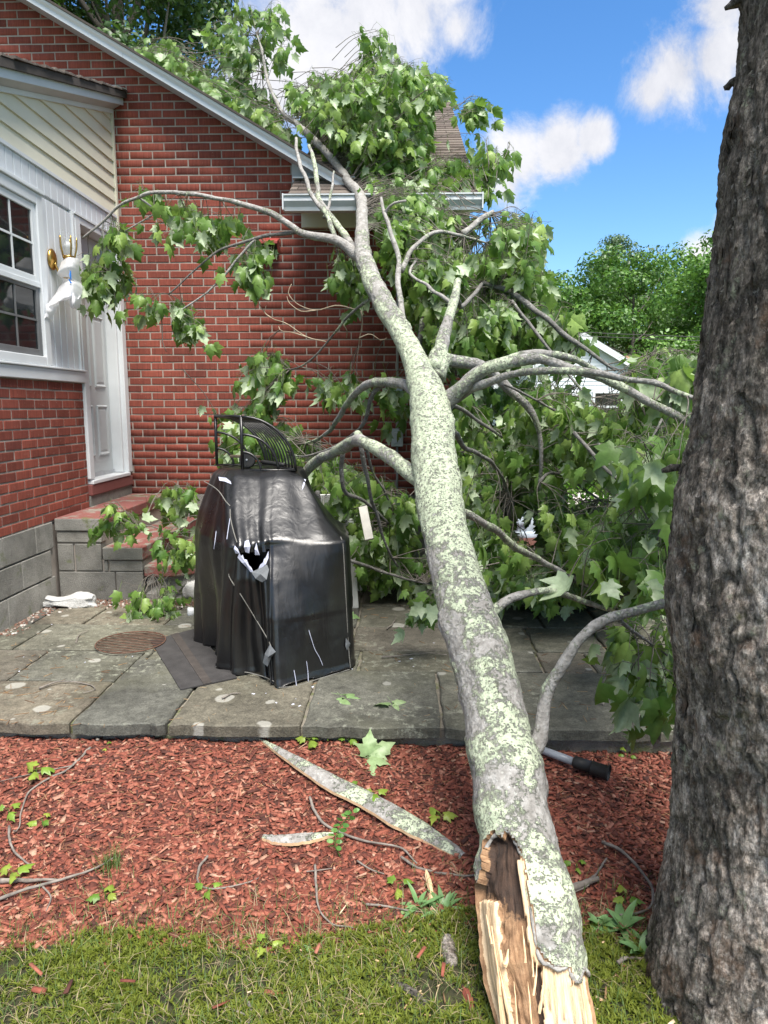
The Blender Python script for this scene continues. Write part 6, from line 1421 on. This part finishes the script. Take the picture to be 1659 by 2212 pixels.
bark_strip('bark_piece', [(568, 1806, .02), (610, 1812, .022), (660, 1808, .022), (720, 1800, .015)], [10, 26, 28, 6], 'short lichen covered bark piece in the middle of the mulch', .0, seed=5)
q0, q1 = PG(965, 2040), PG(975, 2095); o = bark_tube('bark_chunk', np.c_[catmull([q0 + (0, 0, .012), (q0 + q1) / 2 + (0, 0, .016), q1 + (0, 0, .010)], 16), np.full(16, .020)], 12, .28, None, .012, M_OLD); tag(o, 'dark grey bark chunk lying in the moss left of the broken trunk base', 'bark'); set_attr(o, 'bark_tone', np.full(16 * 12, .55))
for (x0, y0, x1, y1), lb, m in (((920, 1820 + 60, 938, 1965), 'pale wood splinter standing beside the rosette weed', M_FRESH), ((1000, 2130, 1022, 2190), 'red wood sliver in the moss beside the broken trunk', M_CHIP), ((855, 2120, 935, 2185), 'dark bark sliver in the moss beside the red sliver', M_OLD)):
    a, b = PG(x0, y0, .02), PG(x1, y1, .01); v, f_ = tube_arrays(catmull([a, (a + b) / 2 + (0, 0, .006), b], 8), [.003, .007, .009, .010, .010, .009, .007, .003], 5, True, .2); tag(mesh_obj('wood_splinter', v, f_, m), lb, 'splinter')
# black tube
ta, tb, tcx = PG(1150, 1612, .03), PG(1238, 1645, .05), PG(1316, 1670, .05)
tub = thing('pole_tube', 'grey pole ending in a ribbed black plastic sleeve on the mulch', 'pole', tuple(tb))
MB().tube([ta, l(ta, tb, .5), tb], .017, 14).build('pole', simple('grey_pole', (.25, .27, .30), .35, .1, 10, .05), tub)
MB().tube([tb, l(tb, tcx, .03), l(tb, tcx, .04), l(tb, tcx, .5)], [.018, .024, .026, .026], 22).build('sleeve', M_RUBBER, tub); d_ = (tcx - tb)
MB().tube([l(tb, tcx, .505), l(tb, tcx, .52), l(tb, tcx, .94), l(tb, tcx, .95), l(tb, tcx, 1.0)], [.025, .028, .028, .032, .033], 22, False).build('sleeve', M_RUBBER, tub)
MB().tube([l(tb, tcx, .93), l(tb, tcx, .935), l(tb, tcx, .94)], .026, 20).build('end_plug', M_BLACKIRON, tub)
# loose leaves and weeds
def leaf_obj(name, label, cat, items, m=M_LEAFPALE, stems=(), group=None):
    o = joined_leaves(items, name, m, None, None); tag(o, label, cat, group)
    for P_ in stems: v, f_ = tube_arrays(P_, .0018, 5); mesh_obj('stem', v, f_, M_WEED, o)
    return o
def flat_leaf(px, py, z, size, ang, k, tilt=.3):
    b = PG(px, py, z + .012); a = np.array([math.cos(ang), math.sin(ang), rng.uniform(-.05, tilt)]); n = np.array([rng.normal(0, .3), rng.normal(-.3, .3), 1.0]); return (0, b, leaf_frame(a, n), size, k)
leaf_obj('maple_sprig', 'torn maple leaf sprig lying on the flagstones in front of the grill', 'leaf sprig', [flat_leaf(745, 1510, PZ, .085, -.9, 0), flat_leaf(752, 1503, PZ, .09, -.3, 2), flat_leaf(748, 1500, PZ, .08, .6, 6), flat_leaf(738, 1508, PZ, .06, 2.8, 1)])
leaf_obj('maple_sprig', 'pale folded maple leaf sprig on the flagstones nearest the trunk', 'leaf sprig', [flat_leaf(838, 1522, PZ, .085, 2.9, 4), flat_leaf(850, 1520, PZ, .085, -1.2, 2), flat_leaf(852, 1518, PZ, .07, .3, 0)])
leaf_obj('maple_sprig', 'cut maple leaves lying on the flagstones behind the right side of the grill', 'leaf sprig', [flat_leaf(x, y, PZ, .105, a, k) for x, y, a, k in ((765, 1262, 2.5, 0), (775, 1255, .5, 2), (790, 1258, -.3, 4), (760, 1270, -2.2, 6), (770, 1252, 1.4, 1))])
leaf_obj('maple_sprig', 'small pale maple leaf on bare flagstones between grill and trunk', 'leaf sprig', [flat_leaf(822, 1272, PZ, .09, .4, 2), flat_leaf(830, 1268, PZ, .08, 1.3, 0)])
leaf_obj('maple_sprig', 'single pale leaf on the flagstones right behind the grill cover', 'leaf sprig', [flat_leaf(756, 1332, PZ, .07, .2, 4)])
leaf_obj('large_maple_leaf', 'two large green maple leaves standing in the mulch by the patio edge', 'leaf', [(0, PG(795, 1640) + (0, 0, .02), leaf_frame(np.array([.1, .3, .9]), np.array([.1, -1, .3])), .10, 4), (0, PG(800, 1640) + (0, 0, .02), leaf_frame(np.array([.5, .1, .35]), np.array([0, -.6, .8])), .11, 0), (0, PG(798, 1645) + (0, 0, .015), leaf_frame(np.array([.9, -.3, .1]), np.array([0, -.2, 1])), .09, 6), (0, PG(805, 1650) + (0, 0, .012), leaf_frame(np.array([.1, -.9, .05]), np.array([0, -.2, 1])), .085, 2)])
leaf_obj('large_maple_leaf', 'dark drooping leaf cluster in the mulch against the fallen trunk', 'leaf', [(0, PG(980, 1600) + (0, 0, .06), leaf_frame(np.array([a, -.5, -.3]), np.array([0, -.5, 1])), .10, k) for a, k in ((-.6, 0), (.1, 2), (.7, 5))])
SEED = [(80, 1683, 'yellow-green seedling on the twig at the far left of the mulch', .075), (20, 1765, 'yellow-green leaf low at the left edge of the mulch', .05), (92, 1784, 'small three-leaf seedling left in the mulch', .045), (28, 1905, 'broad yellow-green leaf at the left edge above the pale stick', .06), (237, 1620, 'lone light green leaf near the patio edge at left', .03), (228, 1945, 'pair of bent seedling leaves near the lawn edge', .045), (450, 1932, 'cluster of yellow-green seedlings under the hooked twig', .045), (590, 1588, 'bright seedling near the patio edge at the tip of the bark strip', .05), (668, 1612, 'green two-leaf seedling beside the upper end of the bark strip', .06), (712, 1600, 'pale yellow leaf in the mulch near the patio edge', .05), (753, 1608, 'round yellow leaf just left of the large maple leaves', .05), (808, 1732, 'bright yellow-green leaf pair on the middle of the bark strip', .06), (948, 1780, 'tall yellow-green seedling over the lower end of the bark strip', .07), (755, 1815 - 110, 'small seedling between the bark strip and the large leaves', .04), (575, 1965 + 90, 'seedling at the moss edge in the lower middle', .045), (860, 1925, 'yellow seedlings left of the wood splinter', .045), (1205, 1612, 'small yellow seedling beyond the pole sleeve', .03), (1340, 1625, 'yellow leafed seedling by the patio wall near the standing tree', .05), (1355, 1545 + 90, 'tiny yellow flower-like seedling left of the standing tree', .03), (1420, 1620, 'bright seedling hugging the standing trunk below the patio', .05), (1245, 1850 + 30, 'seedling beside the fallen trunk on its right', .04), (1350, 1950, 'orange-yellow leaf near the right weeds', .05)]
for x, y, lb, s in SEED:
    b = PG(x, y); n = 3 if s > .035 else 2; h = s * .7; a0 = rng.uniform(0, 6)
    s *= .72; h = s * .8
    items = [(0, b + np.array([.02 * math.cos(a0 + 2.1 * i), .02 * math.sin(a0 + 2.1 * i), h + rng.uniform(-.004, .01)]), leaf_frame(np.array([math.cos(a0 + 2.1 * i), math.sin(a0 + 2.1 * i), .15]), np.array([rng.normal(0, .3), rng.normal(-.4, .3), 1])), s * rng.uniform(.8, 1.2), int(rng.integers(7))) for i in range(n)]
    leaf_obj('seedling', lb, 'seedling', items, M_LEAFYL, [[b, b + (0, 0, h / 2), b + (0, 0, h)]], 'seedlings in the mulch')
def strap(base, ang, L, wd, lean, nseg=6):
    d = np.array([math.cos(ang), math.sin(ang), 0]); s = np.array([-d[1], d[0], 0]); v = []
    for i in range(nseg + 1):
        t = i / nseg; c = base + d * L * (t * lean + .3 * lean * t * t) + np.array([0, 0, L * (t * (1.25 - lean) - .45 * t * t * lean)]); w_ = wd * math.sin(math.pi * min(1, .12 + .88 * t) ** .9) + .0006
        v += [c - s * w_ + (0, 0, w_ * .35), c, c + s * w_ + (0, 0, w_ * .35)]
    f_ = [(i * 3 + k, i * 3 + k + 1, i * 3 + k + 4, i * 3 + k + 3) for i in range(nseg) for k in (0, 1)]; return v, f_
def rosette(px, py, n, L, wd, label):
    b = PG(px, py); o = thing('rosette_weed', label, 'weed', tuple(b), 'rosette weeds at the lawn edge')
    for k in range(n):
        v, f_ = strap(b + rng.normal(0, .004, 3) * (1, 1, 0), rng.uniform(0, 6.3), L * rng.uniform(.6, 1.1), wd * rng.uniform(.8, 1.2), rng.uniform(.45, .85)); q = mesh_obj('leaf', v, f_, M_WEED, o); q.data.polygons.foreach_set('use_smooth', [True] * len(f_))
rosette(905, 1965, 16, .10, .0085, 'green rosette weed with long leaves left of the broken trunk'); rosette(960, 1970, 15, .10, .0085, 'second green rosette weed touching the fallen trunk side')
rosette(1345, 2010, 12, .11, .013, 'broad leaved weed between the trunks at the mulch edge'); rosette(1385, 2065, 11, .10, .012, 'low broad weed against the standing tree'); rosette(1290, 2000, 9, .07, .012, 'small broad weed right of the fallen trunk in the grass')
rosette(680, 2075, 8, .06, .008, 'small rosette weed in the moss at the lower middle'); rosette(1010, 2075, 6, .06, .008, 'narrow weed in the moss against the broken base')
b = PG(735, 1852); sp = thing('locust_sprig', 'sprig of paired round blue-green leaflets in the middle of the mulch', 'sprig', tuple(b))
P_ = catmull([b, b + (-.02, .01, .05), b + (.0, .03, .10), b + (.04, .04, .15)], 10); v, f_ = tube_arrays(P_, .0018, 5); mesh_obj('stem', v, f_, M_WEED, sp)
for i in range(2, 10):
    for s in (-1, 1):
        a = np.array([s * .9, -.2, .2]) + rng.normal(0, .15, 3); nrm = np.array([0, -.6, .8]) + rng.normal(0, .55, 3); Fm = leaf_frame(a, nrm); v = [P_[i] + Fm @ np.array([.008 * math.sin(t), .017 - .013 * math.cos(t), .003 * abs(math.sin(t))]) for t in np.linspace(0, 2 * math.pi, 11)[:-1]]; mesh_obj('leaflet', v, [tuple(range(10))], M_WEED, sp)
# ---------------------------------------------------------------- garden and neighbours behind
q = PG(1140, 1148, .05); st = thing('garden_statue', 'small blue-grey cast stone garden statue in folded robes under the branches', 'statue', (q[0], q[1], 0))
def lump(name, prof, c, seed, folds, m, n=40):
    v = []; L = catmull([(r, 0, z) for r, z in prof], 26)
    for r, _, z in L:
        for k in range(n):
            a = 2 * math.pi * k / n; rr = max(.002, r) * (1 + folds * math.sin(a * 7 + z * 9 + seed) + .12 * mn.noise(Vector((math.cos(a) * 2, math.sin(a) * 2, z * 6 + seed))))
            v.append((c[0] + rr * math.cos(a) * 1.15, c[1] + rr * math.sin(a) * .85, c[2] + z))
    f_ = [(i * n + k, i * n + (k + 1) % n, (i + 1) * n + (k + 1) % n, (i + 1) * n + k) for i in range(25) for k in range(n)]
    o = mesh_obj(name, v, f_, m, st); o.data.polygons.foreach_set('use_smooth', [True] * len(f_)); return o
lump('base', [(.30, 0), (.31, .05), (.27, .09), (.0, .10)], (q[0], q[1], 0), 0, .01, M_STATUE); lump('robe', [(.26, .09), (.27, .2), (.20, .32), (.15, .45), (.13, .58), (.06, .66), (0, .67)], (q[0], q[1], 0), 2, .07, M_STATUE)
lump('head', [(0, .64), (.06, .66), (.075, .74), (.06, .82), (0, .85)], (q[0], q[1], 0), 4, .0, M_STATUE); lump('knee', [(0, .12), (.12, .16), (.13, .24), (.08, .30), (0, .31)], (q[0] + .16, q[1] - .14, 0), 6, .07, M_STATUE); lump('knee', [(0, .12), (.12, .16), (.13, .24), (.08, .30), (0, .31)], (q[0] - .14, q[1] - .15, 0), 7, .07, M_STATUE)
sheet('garden_bed', 1.1, 4.2, 7.25, 8.6, 30, 14, lambda x, y: .02 + gz(x, y), bpy.data.materials['mulch_soil'])
dr = [PG(x, y, .02) for x, y in ((1215, 1040), (1300, 1038), (1420, 1082), (1265, 1092))]
M_PATH = simple('pale_concrete', (.46, .42, .39), .9, .12, 1.5, .2)
tag(mesh_obj('driveway', [(2.6, 9.0, .004), (30, 9.6, .004), (30, 16.2, .004), (2.8, 13.2, .004)], [(0, 1, 2, 3)], M_PATH), kind='structure')
tag(mesh_obj('road', [(-200, 48, .006), (300, 48, .006), (300, 55, .006), (-200, 55, .006)], [(0, 1, 2, 3)], simple('asphalt', (.06, .06, .062), .9, .2, 2, .3)), kind='structure')

def leaf_cards(n, P_, Nrm, size, droop=.25):
    a = rng.normal(0, 1, (n, 3)); a[:, 2] -= droop; N_ = Nrm + rng.normal(0, .75, (n, 3)); N_ /= np.linalg.norm(N_, axis=1)[:, None]
    a -= N_ * (a * N_).sum(1)[:, None]; a /= np.linalg.norm(a, axis=1)[:, None]; b = np.cross(N_, a); s = size * rng.uniform(.5, 1.25, n)[:, None]
    tpl = [(-.9, 0, 0), (-.1, .55, .12), (1, 0, -.18), (-.1, -.55, .12)]
    V_ = np.stack([P_ + a * s * t[0] + b * s * t[1] + N_ * s * t[2] for t in tpl], 1)
    f_ = np.array([(0, 3, 2), (0, 2, 1)]); return V_.reshape(-1, 3), (f_[None] + (np.arange(n) * 4)[:, None, None]).reshape(-1, 3)
def bg_tree(x, y, h, rx, label, m, n=9000, size=.16, base=.12, clumps=90, name='deciduous_tree', group=None, ry=None, top=1.0, trunk_m=None, trr=None):
    o = thing(name, label, 'tree', (x, y, 0), group); ry = ry or rx; tr_ = trr or .035 * h * .5
    P_ = catmull([(x, y, -.1), (x + rng.normal(0, .1), y, h * .3), (x + rng.normal(0, .2), y, h * .6), (x, y, h * .9)], 14); v, f_ = tube_arrays(P_, np.linspace(tr_, tr_ * .15, 14), 9, True, .05); mesh_obj('trunk', v, f_, trunk_m or M_TWIG, o)
    zc = h * (base + 1) / 2; rz = h * (1 - base) / 2; cl_ = []
    lb = MB()
    for _ in range(clumps):
        d = rng.normal(0, 1, 3); d /= np.linalg.norm(d); k = rng.uniform(.45, 1.0) ** .6; t = (d[2] + 1) / 2
        wz = 1 - (.55 * max(0, t - .45) ** 1.0 if top < 1 else 0) * (1 - top) * 2
        c = np.array([x + d[0] * rx * k * wz, y + d[1] * ry * k * wz, zc + d[2] * rz * k]); cl_.append(c)
        if rng.random() < .4:
            s_ = P_[int(np.clip(np.searchsorted(P_[:, 2], c[2] - .25 * h), 2, 12))]; lb.tube(catmull([s_, (s_ + c) / 2 + (0, 0, -.03 * h), c], 6), np.linspace(tr_ * .28, tr_ * .05, 6), 5)
    lb.build('limb', trunk_m or M_TWIG, o)
    cl_ = np.array(cl_); w_ = rng.uniform(.6, 1.4, clumps); which = rng.choice(clumps, n, p=w_ / w_.sum()); rad_ = rng.uniform(.17, .34, clumps) * min(rx, rz) * 1.05
    d = rng.normal(0, 1, (n, 3)); d /= np.linalg.norm(d, axis=1)[:, None]; k = rng.random(n) ** .38
    P2 = cl_[which] + d * (rad_[which] * k)[:, None] * [1.25, 1.25, .75]; v, f_ = leaf_cards(n, P2, d * 1.5 + [0, -.1, .5], size)
    fast_obj('crown', v, f_, m, o, 'stuff'); return o
bg_tree(10.2, 33, 8.1, 4.0, 'broad mid-green tree behind the white house', M_LEAFBG, 30000, .11, .10, 52)
bg_tree(8.6, 37, 8.3, 4.0, 'round pale green tree left of the tall pine beyond the white house', M_LEAFBG, 24000, .12, .10, 50)
bg_tree(13.4, 30, 7.9, 4.0, 'large bright green maple beside the standing trunk in the distance', mat_leaf('bright_leaf', (.04, .11, .016), (.085, .20, .03), (.15, .29, .045), (.08, .16, .04), .25), 38000, .10, .04, 62)
bg_tree(14.2, 47, 12.6, 2.6, 'tall feathery pine rising above the neighbouring treetops', mat_leaf('pine_leaf', (.04, .085, .035), (.07, .13, .055), (.11, .18, .08), (.08, .13, .06), .2), 22000, .11, .3, 110, 'pine_tree', None, None, .6)
bg_tree(18.2, 44, 11.6, 3.6, 'pale yellow-green tree peeping out right of the pine', M_LEAFBG, 20000, .15, .2, 100)
bg_tree(22, 33, 11, 5, 'dark tree hidden behind the standing trunk', M_LEAFDK, 8000, .24, .05, 80); bg_tree(5.0, 41, 7.5, 4.2, 'shaded tree low behind the fallen crown', M_LEAFBG, 16000, .12, .02, 90)
bg_tree(3.2, 40, 8.0, 4.5, 'bushy tree in the gap right of the brick house', M_LEAFBG, 8000, .24, .03, 80)
bg_tree(27, 42, 13, 6, 'big round tree at the far right beyond the fence', M_LEAFBG, 8000, .28, .05, 80); bg_tree(-1, 52, 11, 6, 'tree standing well behind the shingled roof', M_LEAFDK, 7000, .28, .03, 70)
# tall dark trees that show above the left roof slope
bg_tree(-6.6, 17.5, 17.5, 2.5, 'tall dark oak rising above the roof at the top left', M_LEAFDK, 42000, .085, .22, 170, 'oak_tree', None, 2.6)
bg_tree(-9.0, 16.0, 17.0, 1.9, 'tall light feathery hemlock over the roof at the far left', mat_leaf('hemlock_leaf', (.035, .085, .012), (.065, .14, .02), (.12, .22, .035), (.07, .13, .03), .25), 30000, .075, .22, 150, 'hemlock_tree', None, 2.0)
bg_tree(-13.5, 19, 17, 3.2, 'dark tree over the house left of the hemlock', M_LEAFDK, 7000, .2, .3, 80, 'oak_tree')
# treeline that closes the horizon all round
V_, F_, o_ = [], [], 0
for k in range(150):
    a = rng.uniform(-1.5, 1.5); d = rng.uniform(75, 115); c = np.array([d * math.sin(a), d * math.cos(a), 0]); h = rng.uniform(7, 11); n = 420
    e = rng.normal(0, 1, (n, 3)); e /= np.linalg.norm(e, axis=1)[:, None]; P2 = c + [0, 0, h * .5] + e * [5, 4, h * .52] * (rng.random(n) ** .3)[:, None]; v, f_ = leaf_cards(n, P2, e, .75); V_.append(v); F_.append(f_ + o_); o_ += len(v)
fast_obj('treeline', np.concatenate(V_), np.concatenate(F_), M_LEAFBG, None, 'stuff')
# leafy shrub beside the corner of the house
def shrub(x, y, h, r, label, n, size, m):
    o = thing('leafy_shrub', label, 'shrub', (x, y, 0)); v, f_ = tube_arrays(catmull([(x, y, 0), (x, y, h * .4), (x + .05, y, h * .7)], 6), np.linspace(.02, .008, 6), 6); mesh_obj('stem', v, f_, M_TWIG, o)
    e = rng.normal(0, 1, (n, 3)); e /= np.linalg.norm(e, axis=1)[:, None]; P2 = np.array([x, y, h * .52]) + e * [r, r, h * .5] * (rng.random(n) ** .35)[:, None]; P2 += np.array([np.array(mn.noise_vector(Vector(p) * 2.5)) for p in P2]) * .12; v, f_ = leaf_cards(n, P2, e, size); fast_obj('foliage', v, f_, m, o, 'stuff')
M_SHRUB = mat_leaf('shrub_leaf', (.05, .16, .012), (.09, .24, .02), (.16, .34, .035), (.10, .2, .03), .3)
shrub(1.35, 9.2, 1.35, .8, 'bright green clipped shrub beyond the house corner behind the trunk', 5000, .035, M_SHRUB); shrub(2.7, 9.6, 1.2, .75, 'second bright shrub right of the clipped one', 3500, .04, M_SHRUB); shrub(4.3, 11.5, 1.1, .9, 'low dark shrub by the chain fence', 3000, .045, M_LEAFBG)
shrub(5.9, 13.6, .8, .8, 'small round shrub beyond the pale driveway', 2200, .05, M_LEAFBG); shrub(8.0, 16.8, 1.2, 1.1, 'spreading shrub in front of the white house', 3000, .06, M_LEAFBG)
# white neighbour house: gable end towards us
def house_box(name, label, x0, x1, y0, y1, ze, zr, wallm, roofm, board=.14):
    o = thing(name, label, 'house', (x0, y0, 0)); xm = (x0 + x1) / 2
    w_ = MB().prism([(x0, -.05), (x1, -.05), (x1, ze), (xm, zr), (x0, ze)], 1, y0, y1).build('wall', wallm, o); k = 0; z = .45
    while z < zr - .1:
        t = max(0, (z + board - ze) / (zr - ze)); a, b = x0 + (xm - x0) * t, x1 - (x1 - xm) * t
        if b - a > .1: mesh_obj('siding_board', [(a, y0 - .028, z), (b, y0 - .028, z), (b, y0 - .006, z + board), (a, y0 - .006, z + board), (a, y0 - .001, z), (b, y0 - .001, z)], [(0, 1, 2, 3), (4, 5, 1, 0)], wallm, w_)
        z += board
    for s in (-1, 1):
        xe = x0 - .35 if s < 0 else x1 + .35; zl = ze - .35 * (zr - ze) / (xm - x0)
        v = [(xe, y, zl + d) for d in (0.02, .14) for y in (y0 - .3, y1 + .3)] + [(xm, y, zr + d) for d in (0.02, .14) for y in (y0 - .3, y1 + .3)]
        mesh_obj('roof', v, [(0, 1, 5, 4), (2, 6, 7, 3), (0, 4, 6, 2), (1, 3, 7, 5), (0, 2, 3, 1), (4, 5, 7, 6)], roofm, o)
        v = [(xe, y0 - .33, zl - .12), (xe, y0 - .33, zl + .12), (xm, y0 - .33, zr + .12), (xm, y0 - .33, zr - .12)]; mesh_obj('rake_trim', v + [(a, b + .028, c) for a, b, c in v], [(0, 1, 2, 3), (4, 7, 6, 5), (0, 3, 7, 4), (1, 5, 6, 2)], M_WHITE, o)
    return o
M_WSIDE = simple('white_siding', (.70, .73, .78), .55, .04, 1, .05)
nh = house_box('white_house', 'white sided neighbour house with gable and green shutters seen through the branches', 3.7, 9.5, 27.0, 36, 2.45, 4.15, M_WSIDE, simple('grey_roof', (.22, .22, .23), .9, .15, 3, .3))
def far_window(parent, xa, xb, za, zb, y):
    f_ = MB().box(xa - .09, xa, y - .07, y - .03, za - .09, zb + .09).box(xb, xb + .09, y - .07, y - .03, za - .09, zb + .09).box(xa, xb, y - .07, y - .03, zb, zb + .09).box(xa, xb, y - .07, y - .03, za - .09, za).box(xa, xb, y - .065, y - .035, (za + zb) / 2 - .04, (za + zb) / 2 + .04).build('window', M_WHITE, parent)
    for p, r_ in ((za, (za + zb) / 2 - .04), ((za + zb) / 2 + .04, zb)): MB().box(xa, xb, y - .05, y - .04, p, r_).build('pane', M_GLASS, f_)
far_window(nh, 7.15, 8.1, 1.1, 2.1, 27); far_window(nh, 5.0, 5.9, 1.1, 2.1, 27)
M_SHUT = simple('green_shutter', (.13, .30, .20), .6, .1, 4, .1)
for xa in (8.32, 6.55):
    sh = MB().box(xa, xa + .4, 26.95, 26.972, 1.0, 2.2).build('shutter', M_SHUT, nh)
    for k in range(8): MB().box(xa + .04, xa + .36, 26.93, 26.949, 1.03 + k * .145, 1.13 + k * .145).build('slat', M_SHUT, sh)
dk = thing('white_railing', 'white deck railing in front of the neighbour house', 'railing', (7.4, 24, 0))
for z in (.35, .8, 1.05): MB().box(5.2, 9.4, 24, 24.06, z, z + .07).build('rail', M_WHITE, dk)
for k in range(8): MB().box(5.2 + k * .6, 5.28 + k * .6, 23.99, 24.07, 0, 1.16).build('post', M_WHITE, dk)
th_ = house_box('tan_house', 'neighbour house with tan shingled roof between the far trees', 9.5, 18.5, 38, 46, 2.6, 4.7, simple('beige_siding', (.45, .40, .34), .7, .06, 1, .05), simple('tan_roof', (.40, .24, .16), .95, .2, 4, .3))
fn = thing('chain_link_fence', 'galvanised chain link fence with thin posts beyond the driveway', 'fence', (4, 17.5, 0))
for k in range(9): MB().tube([(2.6 + k * 1.5, 17.5, -.05), (2.6 + k * 1.5, 17.5, .5), (2.6 + k * 1.5, 17.5, 1.18)], .028, 8).build('post', M_STEELBOX, fn)
MB().tube([(2.6, 17.5, 1.14), (8, 17.5, 1.14), (14.6, 17.5, 1.14)], .022, 8).build('rail', M_STEELBOX, fn)
wm = MB()
for k in range(110):
    x = 2.6 + k * .11
    for s in (-1, 1): wm.bar((x, 17.5 + s * .004, .04), (x + s * .55 * 1.0, 17.5 + s * .004, 1.12), .006, .006)
wm.build('wire_mesh', M_STEELBOX, fn, kind='stuff')
cb = thing('power_line', 'thin overhead service cable running across the far trees', 'cable', (5, 24, 4))
for dz in (0, .12): MB().tube(catmull([(2, 25.5, 4.25 + dz), (8, 24.5, 3.85 + dz), (14, 23.5, 3.55 + dz), (20, 23, 3.5 + dz)], 24), .012, 5).build('wire', M_CABLE, cb)
